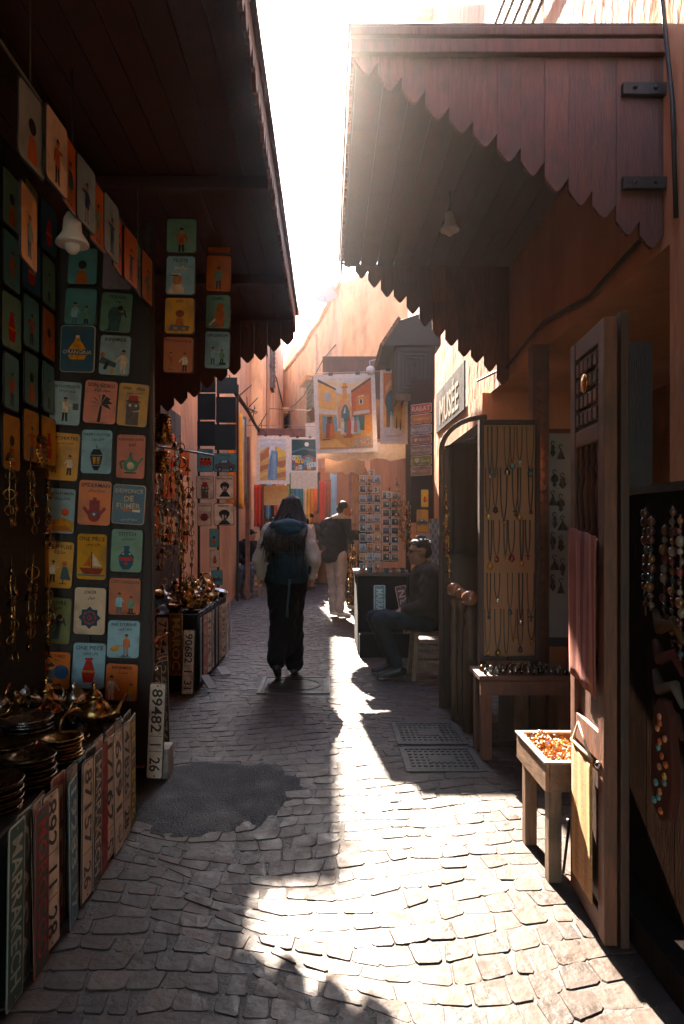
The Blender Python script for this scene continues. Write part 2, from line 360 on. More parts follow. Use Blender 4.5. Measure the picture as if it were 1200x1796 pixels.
# far-left low house that closes the gap
e = empty('low_house', (-2.4, 31, 0), 'small peach house seen in the gap past the tall left building', 'building')
pts = [at(490, 660, 31), at(500, 632, 31), at(512, 612, 31), at(527, 598, 31), at(545, 590, 31)]
poly = [(-6, -.02), (pts[-1].x+2, -.02), (pts[-1].x+2, pts[-1].z)]+[(p.x, p.z) for p in reversed(pts)]+[(-6, pts[0].z-.4)]
m = MB(); m.prism(poly, 31, 34, PINK); m.build('wall', mPlaster, e)
LX0 = -.26
# unseen roof added behind and over the camera to cut sky light
e = empty('sky_blocking_roof', (0, -4, 3.3), 'unseen timber roof added over the camera to block sky light', 'roof')
for i in range(22): m = MB(); m.bb((-1.84 if i < 19 else LX0, -9+i*.51, 3.36), (1.475, -9+i*.51+.49, 3.40), shade(RED, RN.uniform(.5, .9))); m.build('board', mWoodY, e)
# bent wall of the right-hand house that closes the view
A = Vector((0.375, 18, 0)); B = Vector((-1.92, 28.8, 0)); Cc = Vector((1.0, 16.4, 0)); D = Vector((2.3, 13.6, 0))
def wallstrip(mb, a, b, zt0, zt1, th, col, z0=-.02):
    d = (b-a).normalized(); nrm = Vector((-d.y, d.x, 0))*-th
    lo = [a, b, b+nrm, a+nrm]; vs = [(p.x, p.y, z0) for p in lo]+[(lo[i].x, lo[i].y, (zt0, zt1, zt1, zt0)[i]) for i in range(4)]
    mb.add(vs, [(0, 1, 5, 4), (1, 2, 6, 5), (2, 3, 7, 6), (3, 0, 4, 7), (4, 5, 6, 7)], col)
e = empty('corner_house', (0.4, 18, 0), 'pink plastered house where the street bends, with small shuttered windows', 'building')
m = MB()
for i in range(8):
    a = A.lerp(B, i/8); b = A.lerp(B, (i+1)/8); z = lambda t: 7.85-0.25*math.sin(t*3.1)+.05*math.sin(t*21)
    wallstrip(m, a, b, z(i/8), z((i+1)/8), 1.5, PINK)
wallstrip(m, Cc, A, 7.5, 7.85, 1.5, PEACH); wallstrip(m, D, Cc, 7.3, 7.5, 1.5, PEACH)
m.build('wall', mPlaster, e)
m = MB()
cop = [A.lerp(B, i/8)+Vector((-.03, 0, 7.85-0.25*math.sin(i/8*3.1)+.05*math.sin(i/8*21)+.03)) for i in range(9)]
m.tube(cop, .07, 6, col=(0.72, 0.36, 0.16)); m.build('coping', mPlaster, e)
dirB = (B-A).normalized(); nB = Vector((-dirB.y, dirB.x, 0)); nB = nB if nB.x < 0 else -nB
def house_window(t, z, wd, h):
    c = A.lerp(B, t)+nB*.02; rot = math.atan2(dirB.y, dirB.x)
    f = MB(); mt = Matrix.Rotation(rot, 3, 'Z')
    f.box(c+Vector((0, 0, z)), (wd, .06, h), mt, (0.10, .085, .07)); wn = f.build('window', mPaint, e)
    f = MB()
    for k in range(9): f.box(c+nB*.045+Vector((0, 0, z-h/2+.08+k*(h-.16)/8)), (wd-.12, .04, .045), mt, (.16, .14, .11))
    f.build('louvre', mWood, wn)
    f = MB(); f.box(c+nB*.1+Vector((0, 0, z+h/2+.14)), (wd+.5, .34, .12), mt, PEACH); f.box(c+nB*.16+Vector((0, 0, z+h/2+.03)), (wd+.3, .2, .1), mt, PEACH); f.build('hood', mPlaster, wn)
house_window(.40, 5.35, 1.0, 1.5); house_window(.855, 5.3, 1.0, 1.1)
e2 = empty('upper_house', (-.6, 30, 0), 'pale pink upper storey rising behind the parapet below the dish', 'building')
m = MB(); a0 = at(523, 546, 30); a1 = at(640, 546, 30); m.prism([(a0.x, 0), (a1.x, 0), (a1.x, a1.z), (a0.x+.25, a0.z), (a0.x, a0.z-.6)], 29.6, 33, (0.82, 0.42, 0.34)); m.build('wall', mPlaster, e2)
m = MB(); m.bb((a0.x-.05, 29.5, a0.z-.1), (a1.x, 33.1, a0.z+.05), (.8, .45, .34)); m.build('coping', mPlaster, e2)
# right-hand building over the stalls
e = empty('souk_building', (2.4, 5, 0), 'tall ochre building on the right above the wooden canopy', 'building')
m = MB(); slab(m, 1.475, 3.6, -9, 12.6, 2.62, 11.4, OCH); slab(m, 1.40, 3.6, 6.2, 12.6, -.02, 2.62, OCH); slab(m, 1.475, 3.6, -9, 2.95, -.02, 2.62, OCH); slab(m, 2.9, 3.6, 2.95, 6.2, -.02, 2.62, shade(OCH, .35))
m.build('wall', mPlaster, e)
m = MB(); slab(m, 1.30, 1.40, 2.95, 3.04, 0, 2.2, (.012, .010, .009)); m.build('door_post', mWood, e)
for i, (yy, zz) in enumerate(((6.0, 5.6), (8.6, 7.2), (9.6, 8.6))):
    m = MB(); m.box((1.30, yy, zz), (.42, .12, .12), None, (.5, .25, .12)); m.build('beam_end', mWood, e)
for i in range(5):
    pts = [(1.44-.02*i, 3.2+t*.9, 4.9+.12*i-.35*math.sin(t*math.pi/6)*.6+t*.12) for t in range(7)]
    m = MB(); m.tube(pts, .014, 5, col=(.02, .02, .02)); o = m.build('hanging_cable', mPaint, e)
m = MB(); m.tube([(1.455, 2.9, 5.2), (1.45, 2.88, 4.4), (1.40, 2.88, 3.7), (1.46, 2.9, 3.2), (1.46, 2.87, 2.7)], .01, 5, col=(.02, .02, .02)); m.build('wire', mPaint, e)
# MUSEE lettering on that wall
m = MB(); board = empty('museum_sign', (1.39, 7.65, 2.7), 'dark wall sign with pale letters MUSEE above the sunlit plaster', 'sign')
m.bb((1.385, 6.95, 2.60), (1.399, 8.75, 3.10), (.014, .012, .011)); pb = m.build('panel', mPaint, board, bevel=.003)  # panel colour darkened to read as shaded where the sun reaches it
lt = MB(); letter(lt, 'MUSÉE', 0, 0, 1.3, .38, 0, (.62, .56, .48))
lt.v = [(1.381, 7.85-x, 2.85+z) for x, y, z in lt.v]; lt.build('lettering', mPrint, board)
# beyond the museum wall: back walls of the far right stalls
e = empty('far_stall_wall', (1.3, 14, 0), 'brown and ochre wall behind the far right stalls', 'wall')
m = MB(); wallstrip(m, Vector((1.40, 12.6, 0)), Vector((1.0, 16.2, 0)), 4.2, 4.2, .3, OCH); m.build('wall', mPlaster, e)
# dish
c = at(574, 516, 18.6); e = empty('satellite_dish', (c.x, c.y, 7.75), 'pale round satellite dish on the parapet of the pink house', 'satellite dish')
mt = Euler((math.radians(70), 0, math.radians(-12))).to_matrix()
m = MB(); prof = [(0.01, 0), (.12, .008), (.24, .035), (.345, .085), (.35, .09), (.345, .10), (.24, .05), (.12, .022), (.01, .014)]
m.lathe(prof, c, 28, mt, (.20, .17, .16)); m.build('dish', mPaint, e, fix=True)
m = MB(); f_ = c+mt @ Vector((0, 0, .36)); m.tube([c+mt @ Vector((0, -.34, .09)), f_], .012, 5, col=(.4, .35, .32)); m.ell(f_, (.035, .035, .06), None, 8, 6, (.4, .36, .33)); m.build('receiver_arm', mPaint, e)
m = MB(); m.tube([(c.x+.05, c.y+.1, 7.7), (c.x+.05, c.y+.1, c.z)], .025, 6, col=(.35, .3, .27)); m.build('mast', mPaint, e)
# timber spout high on the right
m = MB(); a = at(552, 297, 10); m.bb((a.x, 9.94, a.z-.05), (1.475, 10.06, a.z+.05), (.28, .17, .12)); m.bb((a.x, 9.94, a.z+.05), (1.2, 9.96, a.z+.08), (.28, .17, .12)); m.bb((a.x, 10.04, a.z+.05), (1.2, 10.06, a.z+.08), (.28, .17, .12))
tag(m.build('roof_spout', mWood, org=(1.475, 10, a.z)), 'wooden rain spout sticking out over the street above the canopy', 'spout')

# ------------------------------------------------------------------ scalloped timber canopies
SC = [(0, .085), (.05, .08), (.08, .066), (.14, .06), (.17, .044), (.25, .036), (.28, .02), (.36, .012), (.42, -.002), (.5, -.004), (.58, -.002), (.64, .012), (.72, .02), (.75, .036), (.83, .044), (.86, .06), (.92, .066), (.95, .08), (1, .085)]
def board(name, parent, mat, u0, u1, zb0, zb1, ztop, f, th=.02, col=RED, sc=1.0):
    """one scalloped board between u0..u1; bottom goes from zb0 to zb1; f maps (u, t, z)"""
    wd = u1-u0; zb0 = zb1 = (zb0+zb1)/2+RN.uniform(-.009, .009)+(.03 if RN.random() < .06 else 0); bot = [(u0+.0006+(wd-.0012)*s, zb0+(zb1-zb0)*s+d*sc) for s, d in SC]
    poly = bot+[(u1-.0006, ztop), (u0+.0006, ztop)]
    # split into convex strips
    m = MB(); k = RN.uniform(.8, 1.15)
    for i in range(len(bot)-1):
        a, b = bot[i], bot[i+1]
        m.prism([a, b, (b[0], ztop), (a[0], ztop)], 0, th, shade(col, k), f)
    bm_v = m
    return bm_v.build(name, mat, parent)
# right canopy
e = empty('timber_canopy', (1.475, 4.5, 2.6), 'large red brown timber canopy with scalloped plank sides over the right stalls', 'canopy', 'scalloped timber canopies')
X0, X1, ZT = 0.118, 1.475, 3.57
nb = 13; wd = (X1-X0)/nb
for (yy, zA, zB, dirn) in ((3.0, 3.42, 2.60, 1), (5.55, 3.55, 2.52, 1)):
    for i in range(nb):
        u0 = X0+i*wd; s0 = i/nb; s1 = (i+1)/nb
        board('plank', e, mWood, u0, u0+wd, zA+(zB-zA)*s0, zA+(zB-zA)*s1, ZT-.03+RN.uniform(-.004, .004), lambda x, y, z, q=yy, g_=RN.uniform(0, .006): (x, q+y+g_, z), sc=.62+RN.uniform(-.06, .06))
m = MB(); m.bb((X0-.02, 2.965, ZT-.11), (X1, 2.998, ZT-.05), shade(RED, .9)); m.bb((X0-.02, 2.97, ZT-.03), (X1, 3.06, ZT+.008), shade(RED, .7)); m.build('top_rail', mWood, e, bevel=.004)
nv = 23; vw = 2.55/nv
for i in range(nv):
    y0 = 3.0+i*vw
    board('valance_board', e, mWood, y0, y0+vw, 3.42, 3.42, ZT-.01, lambda x, y, z: (X0-.02+y, x, z), .018, shade(RED, 1.05), .8)
for i in range(10):
    x0 = X0+.01+i*(X1-X0-.01)/10
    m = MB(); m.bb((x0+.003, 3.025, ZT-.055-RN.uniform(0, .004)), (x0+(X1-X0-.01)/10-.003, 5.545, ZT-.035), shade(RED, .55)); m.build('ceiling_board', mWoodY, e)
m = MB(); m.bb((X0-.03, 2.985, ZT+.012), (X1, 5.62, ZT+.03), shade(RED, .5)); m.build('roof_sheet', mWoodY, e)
for zz in (3.31, 2.90):
    m = MB(); m.bb((X1-.19, 2.972, zz-.025), (X1-.001, 2.998, zz+.025), (.05, .055, .055))
    for q in (.05, .14): m.lathe([(.009, 0), (.009, .008), (.004, .012)], (X1-q, 2.972, zz), 8, Matrix.Rotation(math.radians(90), 3, 'X'), (.12, .1, .08))
    m.build('iron_strap', mIron, e)
# left canopy
e = empty('timber_canopy', (-1.8, 3.5, 2.4), 'dark timber canopy with scalloped edge hanging over the sign stall on the left', 'canopy', 'scalloped timber canopies')
LX, LZ = -0.30, 3.30
nb = 13; wd = (LX+1.84)/nb
for i in range(nb):
    u0 = LX-(i+1)*wd; zA = 3.06-(i+1)*wd*.55; zB = 3.06-i*wd*.55
    board('plank', e, mWood, u0, u0+wd, zA, zB, LZ-.03, lambda x, y, z: (x, 6.08+y, z), .02, shade(RED, .8), .62+RN.uniform(-.06, .06))
nv = 46; vw = 5.1/nv
for i in range(nv):
    y0 = 1.0+i*vw
    board('valance_board', e, mWood, y0, y0+vw, 3.13, 3.13, LZ-.01, lambda x, y, z: (LX+y, x, z), .018, shade(RED, 1.1), .8)
for i in range(12):
    x0 = -1.84+i*(LX+1.84-.01)/12
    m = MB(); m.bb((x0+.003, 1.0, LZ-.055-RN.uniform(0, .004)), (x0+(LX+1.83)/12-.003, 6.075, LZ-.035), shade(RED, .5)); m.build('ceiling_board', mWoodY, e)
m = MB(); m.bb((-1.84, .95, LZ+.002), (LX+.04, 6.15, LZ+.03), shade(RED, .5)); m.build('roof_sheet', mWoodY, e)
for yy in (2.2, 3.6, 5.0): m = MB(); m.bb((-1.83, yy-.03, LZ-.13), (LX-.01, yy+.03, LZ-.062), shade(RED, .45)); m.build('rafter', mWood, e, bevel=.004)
# hanging lamps
def lamp(px, py, Y, ztop, label, s=1.0):
    p = at(px, py, Y); e = empty('hanging_lamp', (p.x, p.y, ztop), label, 'lamp', 'unlit lamps under the canopies')
    m = MB(); m.tube([(p.x, p.y, ztop), (p.x+.004, p.y, p.z+.06*s)], .004, 5, col=(.05, .05, .05)); m.build('cord', mPaint, e)
    m = MB(); m.lathe([(.02*s, .07*s), (.03*s, .05*s), (.035*s, .0), (.058*s, -.035*s), (.06*s, -.045*s), (.05*s, -.046*s)], p, 16); m.build('shade', mWhite, e)
    m = MB(); m.ell((p.x, p.y, p.z-.045*s), (.028*s, .028*s, .035*s), None, 10, 8); m.build('bulb', mWhite, e)
lamp(789, 392, 4.3, 3.56, 'white reflector lamp hanging under the right canopy')
lamp(127, 408, 2.75, 3.24, 'white bell shaped lamp hanging among the signs under the left canopy', 1.1)

for (name, pts, r, c_, own, lb) in (
  ('drain_pipe', [(-1.54, 17.6, 0), (-1.54, 17.6, 9.5)], .045, (.35, .2, .12), None, 'thin rusty drain pipe on the tall left building'),
  ('wall_cable', [(-1.56, 16.7, 6.0), (-1.55, 18.0, 5.7), (-1.55, 20.5, 5.9), (-1.55, 23.8, 5.6)], .02, (.05, .04, .03), None, 'black cable sagging along the tall left building'),
  ('wall_cable', [tuple(A.lerp(B, t)+nB*.05+Vector((0, 0, 6.3-.5*t+.15*math.sin(t*9)))) for t in (.05, .2, .35, .5, .65, .8, .95)], .02, (.08, .05, .04), None, 'cable stapled across the pink corner house'),
  ('drain_pipe', [tuple(A.lerp(B, .30)+nB*.06+Vector((0, 0, z))) for z in (0, 3, 7.4)], .04, (.6, .36, .25), None, 'painted drain pipe on the pink corner house'),
  ('wall_cable', [(1.46, 3.1, 2.75), (1.45, 3.8, 2.68), (1.45, 4.6, 2.78), (1.45, 5.5, 2.70), (1.38, 6.3, 2.75)], .012, (.03, .025, .02), None, 'black cable under the right canopy')):
    m = MB(); m.tube(pts, r, 6, col=c_); tag(m.build(name, mPaint, org=pts[0]), lb, 'pipe' if 'pipe' in name else 'cable')
# ------------------------------------------------------------------ painted tin signs
YEL = (0.50, 0.25, 0.05); ORA = (0.58, 0.17, 0.055); GRY = (0.28, 0.36, 0.38); PNK = (0.58, 0.22, 0.16); CRM = (0.66, 0.50, 0.36)
GRN = (0.15, 0.26, 0.18); NAV = (0.035, 0.085, 0.13); LBL = (0.30, 0.46, 0.52); TEA = (0.10, 0.23, 0.23); DOR = (0.42, 0.12, 0.045); OLV = (.20, .20, .09)
BKc = (0.012, 0.012, 0.014); SKc = (0.42, 0.19, 0.09); WHc = (0.62, 0.52, 0.42); RDc = (.38, .035, .02); BLc = (.03, .07, .14)
def disc(x, y, rx, ry=None, n=14, a0=0, a1=2*math.pi): ry = ry or rx; return [(x+rx*math.cos(a0+(a1-a0)*i/n), y+ry*math.sin(a0+(a1-a0)*i/n)) for i in range(n)]
def rect(x0, y0, x1, y1): return [(x0, y0), (x1, y0), (x1, y1), (x0, y1)]
def limb(x0, y0, x1, y1, w0, w1=None):
    w1 = w1 or w0; d = math.hypot(x1-x0, y1-y0) or 1; nx, ny = -(y1-y0)/d, (x1-x0)/d
    return [(x0+nx*w0, y0+ny*w0), (x0-nx*w0, y0-ny*w0), (x1-nx*w1, y1-ny*w1), (x1+nx*w1, y1+ny*w1)]
def pers(x, y, h, coat=WHc, legs=BKc, skin=SKc, hair=BKc, al=(-.16, .42), ar=(.16, .42), long=.36, lean=0.0):
    X = lambda u, v: (x+u*h+lean*v*h, y+v*h); o = []
    for s in (-1, 1):
        o.append((limb(*X(s*.055, .40), *X(s*.07, .03), .05*h, .04*h), legs)); o.append((disc(*X(s*.085, .02), .055*h, .025*h, 8), BKc))
    for a, s in ((al, -1), (ar, 1)):
        o.append((limb(*X(s*.10, .74), *X(*a), .045*h, .035*h), shade(coat, .85))); o.append((disc(*X(*a), .036*h, n=8), skin))
    o.append(([X(-.10, .79), X(-.125, long), X(.125, long), X(.10, .79)], coat)); o.append((rect(x-.006*h+lean*.6*h, y+long*h, x+.006*h+lean*.6*h, y+.76*h), shade(coat, .5)))
    o.append((limb(*X(0, .78), *X(0, .86), .03*h), skin)); o.append((disc(*X(0, .90), .075*h, .095*h), skin)); o.append((disc(*X(0, .915), .082*h, .09*h, 10, 0, math.pi*1.1), hair))
    for s in (-1, 1): o.append((disc(*X(s*.03, .895), .010*h, n=6), BKc))
    o.append((rect(*X(-.025, .85), *X(.025, .857)), RDc)); return o
def star(x, y, r, c1, c2):
    o = [([(x+r*math.cos(a+k*math.pi/4), y+r*math.sin(a+k*math.pi/4)) for a in (0, math.pi/2, math.pi, 1.5*math.pi)], c1) for k in (0, 1)]
    o += [(disc(x, y, r*.62), c2), (disc(x, y, r*.45), c1)]
    for k in range(8): a = k*math.pi/4+.39; o.append((disc(x+r*.53*math.cos(a), y+r*.53*math.sin(a), r*.07, n=6), c1))
    o += [([(x+r*.3*math.cos(a), y+r*.3*math.sin(a)) for a in (0, math.pi/2, math.pi, 1.5*math.pi)], c2), (disc(x, y, r*.1, n=8), c1)]
    return o
def bust(x, y, s, c=BKc, bg=CRM):
    o = [(disc(x, y+.12*s, .17*s, .20*s), c), (disc(x, y+.2*s, .24*s, .19*s, 18), c), ([(x-.3*s, y-.36*s), (x+.3*s, y-.36*s), (x+.1*s, y-.08*s), (x-.1*s, y-.08*s)], c)]
    o += [([(x-.11*s, y+.16*s), (x-.1*s, y-.0*s), (x-.02*s, y-.06*s), (x-.01*s, y+.16*s)], bg), ([(x+.04*s, y+.15*s), (x+.1*s, y+.14*s), (x+.08*s, y+.0*s), (x+.03*s, y+.01*s)], bg)]
    o += [(disc(x-.06*s, y+.1*s, .03*s, .015*s, 8), c), (rect(x-.09*s, y-.005*s, x-.01*s, y+.008*s), c)]; return o
def fig(kind):
    if kind == 'doctor': return pers(0, -.58, .78, CRM, BKc, ar=(.30, .60), al=(-.2, .74))+[(rect(.24, -.2, .42, .02), (.08, .08, .08))]
    if kind == 'patients': return pers(-.24, -.5, .58, DOR, (.25, .15, .06), al=(-.14, .92), ar=(.14, .92))+pers(.22, -.56, .62, CRM, BKc, al=(-.3, .5))
    if kind == 'fez': return [(rect(-.2, -.68, .2, -.05), (.10, .07, .055)), (disc(0, -.08, .22, .26), (.10, .07, .055)), ([(-.17, .12), (.17, .12), (.13, .3), (-.13, .3)], RDc), (rect(-.24, .09, .24, .13), (.03, .03, .03)), (disc(-.09, -.02, .045), WHc), (disc(.1, -.02, .045), WHc), (disc(-.09, -.02, .018, n=6), BKc), (disc(.1, -.02, .018, n=6), BKc), (limb(.02, -.22, .22, -.18, .015), WHc), (limb(.1, .29, .25, .24, .008), BKc)]
    if kind == 'hair': return pers(-.14, -.56, .7, CRM, BKc, ar=(.28, .62))+[([(.1, -.45), (.45, -.48), (.3, -.05), (.16, -.05)], (.05, .08, .09)), (disc(.22, .02, .075), SKc), (disc(.22, .05, .085, .08), DOR), (limb(.2, -.42, .2, -.6, .015), BKc), (limb(.08, -.6, .32, -.6, .012), BKc)]
    if kind == 'bent': return [(disc(-.05, -.1, .2, .28), (.05, .09, .09)), ([(-.22, -.6), (.12, -.6), (.18, -.05), (-.2, -.05)], (.05, .09, .09)), (limb(-.16, -.55, -.32, -.62, .04), BKc), (disc(.16, .1, .085), SKc), (disc(.12, .14, .09, .08), BKc), (limb(.24, .1, .32, -.15, .02), BKc), (limb(.05, -.05, .27, -.02, .045), (.04, .07, .08))]
    if kind == 'walker': return [(disc(.2, -.04, .24, .22, 20), BLc)]+pers(-.16, -.6, .8, (.12, .11, .1), BKc, lean=.08)+[(disc(-.1, .16, .1, .05), BKc)]
    if kind == 'couple': return pers(-.16, -.58, .7, LBL, (.08, .12, .14), ar=(.2, .55))+pers(.2, -.58, .6, GRN, BKc, al=(-.2, .55))+[(rect(.1, -.6, .36, -.5), BKc)]
    if kind == 'child': return pers(.08, -.5, .66, (.5, .16, .07), (.2, .2, .2), al=(-.1, .36), lean=.02)+[(disc(-.26, -.3, .13, .075), YEL), (disc(-.2, -.23, .08, .05), YEL), (disc(.08, -.55, .2, .04), BKc), (limb(-.02, -.2, -.12, -.2, .014), YEL)]
    if kind == 'nurse': return pers(-.3, -.6, .8, CRM, WHc, ar=(.32, .42))+pers(.26, -.6, .58, YEL, (.2, .35, .4), lean=.1, al=(-.3, .45))
    if kind == 'bottle': return [([(-.06, .3), (.06, .3), (.1, .2), (.25, 0), (.26, -.2), (.2, -.3), (-.2, -.3), (-.26, -.2), (-.25, 0), (-.1, .2)], (.62, .26, .03)), (rect(-.32, -.17, .32, -.02), (.03, .06, .1)), ([(-.06, .3), (.06, .3), (.05, .38), (-.05, .38)], CRM)]
    if kind == 'stretcher': return [(limb(-.45, -.15, .05, -.32, .11, .07), (.05, .08, .07)), (disc(-.38, .0, .08), SKc), (limb(-.2, -.2, -.3, -.45, .05), BKc)]+pers(.28, -.6, .78, CRM, WHc, al=(-.34, .5))+[(disc(-.05, -.5, .06, .09), YEL)]
    if kind == 'cigar': return [(rect(-.2, -.22, .12, -.15), DOR), (rect(.12, -.22, .36, -.15), WHc)]
    if kind == 'pilot': return [(disc(-.1, -.15, .16, .2), SKc), (rect(-.3, -.0, .02, .08), WHc), ([(-.42, -.68), (.15, -.68), (.1, -.3), (-.3, -.3)], CRM), (limb(-.2, .25, .3, .22, .035, .02), CRM), (limb(.0, .2, .1, .32, .03), CRM), (rect(-.34, -.02, -.06, .01), BKc)]
    if kind == 'dj': return [(disc(.02, -.0, .12, .14), SKc), (disc(.02, .07, .15, .12), (.2, .06, .03)), ([(-.14, -.4), (.18, -.4), (.12, -.1), (-.1, -.1)], DOR), ([(-.36, -.5), (.3, -.5), (.36, -.34), (-.28, -.3)], (.12, .12, .14)), (disc(-.12, -.42, .07, .04), YEL), (disc(.16, -.42, .07, .04), YEL)]
    if kind == 'camel': return [([(-.1, -.6), (.24, -.6), (.28, -.1), (.1, .3), (-.02, .25), (-.12, -.1)], DOR), (disc(.1, .22, .16, .11), DOR), (limb(-.1, -.3, -.34, -.55, .04), WHc)]
    if kind == 'bus': return [(rect(-.34, -.3, .4, -.02), RDc), (rect(-.3, -.02, .38, .18), (.45, .2, .1)), (rect(-.26, .0, -.12, .14), BKc), (rect(-.06, .0, .1, .14), BKc), (rect(.16, .0, .32, .14), BKc), (disc(-.2, -.3, .085), BKc), (disc(.24, -.3, .085), BKc), (disc(-.2, -.3, .04, n=8), WHc), (disc(.24, -.3, .04, n=8), WHc)]
    if kind == 'car': return [([(-.44, -.28), (.42, -.28), (.44, -.1), (.26, -.02), (.1, .14), (-.14, .14), (-.28, -.02), (-.44, -.08)], (.09, .08, .08)), ([(-.2, .0), (.06, .0), (.06, .11), (-.12, .11)], LBL), (disc(-.24, -.28, .1), BKc), (disc(.24, -.28, .1), BKc), (disc(-.24, -.28, .05, n=8), GRY), (disc(.24, -.28, .05, n=8), GRY)]
    if kind == 'bust': return bust(0, -.12, 1.05)
    if kind == 'bust2': return bust(.02, -.2, 1.1, (.02, .015, .015), CRM)+[(rect(-.24, .04, .28, .12), BKc)]
    if kind == 'lady': return [(disc(0, -.0, .1, .13), SKc), (disc(0, .05, .14, .14), BKc), ([(-.2, -.6), (.2, -.6), (.12, -.14), (-.12, -.14)], DOR)]
    if kind == 'vase': return [([(-.07, .2), (.07, .2), (.12, .05), (.2, -.2), (.14, -.5), (-.14, -.5), (-.2, -.2), (-.12, .05)], RDc), (rect(-.12, .18, .12, .24), RDc), (rect(-.18, -.2, .18, -.14), YEL)]
    if kind == 'dancer': return pers(0, -.6, .86, RDc, (.1, .12, .2), al=(-.28, .6), ar=(.26, .9), lean=.03)
    if kind == 'single': return pers(0, -.6, .85, RN.choice([CRM, DOR, BLc, GRN]), RN.choice([BKc, BLc, (.3, .2, .1)]), al=(RN.uniform(-.3, -.12), RN.uniform(.4, .8)), ar=(RN.uniform(.12, .3), RN.uniform(.4, .8)))
    if kind == 'palm': return [(limb(-.02, -.62, .03, -.1, .05, .03), BKc)]+[([(.03, -.08), (.03+.34*math.cos(a), -.06+.3*math.sin(a)), (.03+.2*math.cos(a+.25), -.0+.24*math.sin(a+.25))], (.02, .03, .02)) for a in (-.5, .1, .6, 1.2, 1.8, 2.4, 2.9, 3.5)]+[(disc(0, -.63, .3, .05), (.25, .07, .04))]
    if kind == 'lantern': return [(limb(0, .2, 0, .1, .012), BKc), ([(-.1, .08), (.1, .08), (.2, -.1), (-.2, -.1)], BKc), ([(-.2, -.12), (.2, -.12), (.14, -.42), (-.14, -.42)], (.03, .03, .04)), ([(-.12, -.16), (-.02, -.16), (-.02, -.38), (-.09, -.38)], YEL), ([(.02, -.16), (.12, -.16), (.09, -.38), (.02, -.38)], YEL), ([(-.14, -.44), (.14, -.44), (.06, -.58), (-.06, -.58)], BKc)]
    if kind == 'pot': return [(disc(0, -.3, .26, .22, 20), (.12, .22, .15)), ([(-.1, -.1), (.1, -.1), (.04, .06), (-.04, .06)], (.12, .22, .15)), (disc(0, .09, .045), (.06, .12, .08)), (limb(.2, -.28, .42, -.02, .06, .03), (.12, .22, .15)), (limb(-.2, -.14, -.36, -.2, .03), (.06, .12, .08)), (limb(-.36, -.2, -.28, -.42, .03), (.06, .12, .08)), (disc(0, -.3, .12), CRM), (rect(-.2, -.56, .2, -.52), BKc)]
    if kind == 'dune': return [([(-.45, -.68), (.45, -.68), (.45, -.36), (.1, -.2), (-.2, -.34), (-.45, -.24)], (.5, .24, .05)), (disc(.16, -.04, .13, .13), (.55, .10, .03)), ([(-.45, -.68), (.45, -.68), (.2, -.46), (-.1, -.52), (-.45, -.42)], (.42, .14, .04))]
    if kind == 'khamsa': return [(disc(0, -.34, .2, .24), (.22, .03, .03)), (limb(-.1, -.2, -.1, .08, .05), (.22, .03, .03)), (limb(0, -.2, 0, .16, .055), (.22, .03, .03)), (limb(.1, -.2, .1, .08, .05), (.22, .03, .03)), (limb(-.17, -.32, -.32, -.14, .05), (.22, .03, .03)), (limb(.17, -.32, .32, -.14, .05), (.22, .03, .03)), (disc(0, -.34, .1, .065), (.05, .08, .13)), (disc(0, -.34, .04), CRM)]
    if kind == 'boat': return [([(-.4, -.36), (.4, -.36), (.28, -.56), (-.26, -.56)], (.26, .05, .03)), (limb(0, -.36, 0, .16, .016), BKc), ([(.03, -.3), (.34, -.3), (.03, .14)], WHc), ([(-.03, -.3), (-.28, -.3), (-.03, .06)], (.5, .14, .05)), (rect(-.45, -.62, .45, -.57), (.06, .14, .17))]
    if kind == 'jar': return [([(-.08, .12), (.08, .12), (.07, .0), (.24, -.18), (.2, -.44), (.1, -.58), (-.1, -.58), (-.2, -.44), (-.24, -.18), (-.07, .0)], (.02, .07, .11)), (rect(-.21, -.3, .21, -.2), RDc), (rect(-.1, .1, .1, .15), (.02, .07, .11)), (disc(-.1, -.1, .03), CRM), (disc(.1, -.1, .03), CRM), (disc(0, -.4, .05), RDc)]
    if kind.startswith('star'):
        c = {'starb': ((.02, .02, .025), DOR), 'starr': ((.30, .04, .03), (.02, .03, .05)), 'staro': ((.5, .12, .03), CRM), 'starn': ((.02, .06, .10), (.3, .07, .05)), 'starg': ((.10, .18, .11), CRM)}[kind]
        return star(0, -.2, .34, *c)
    return []
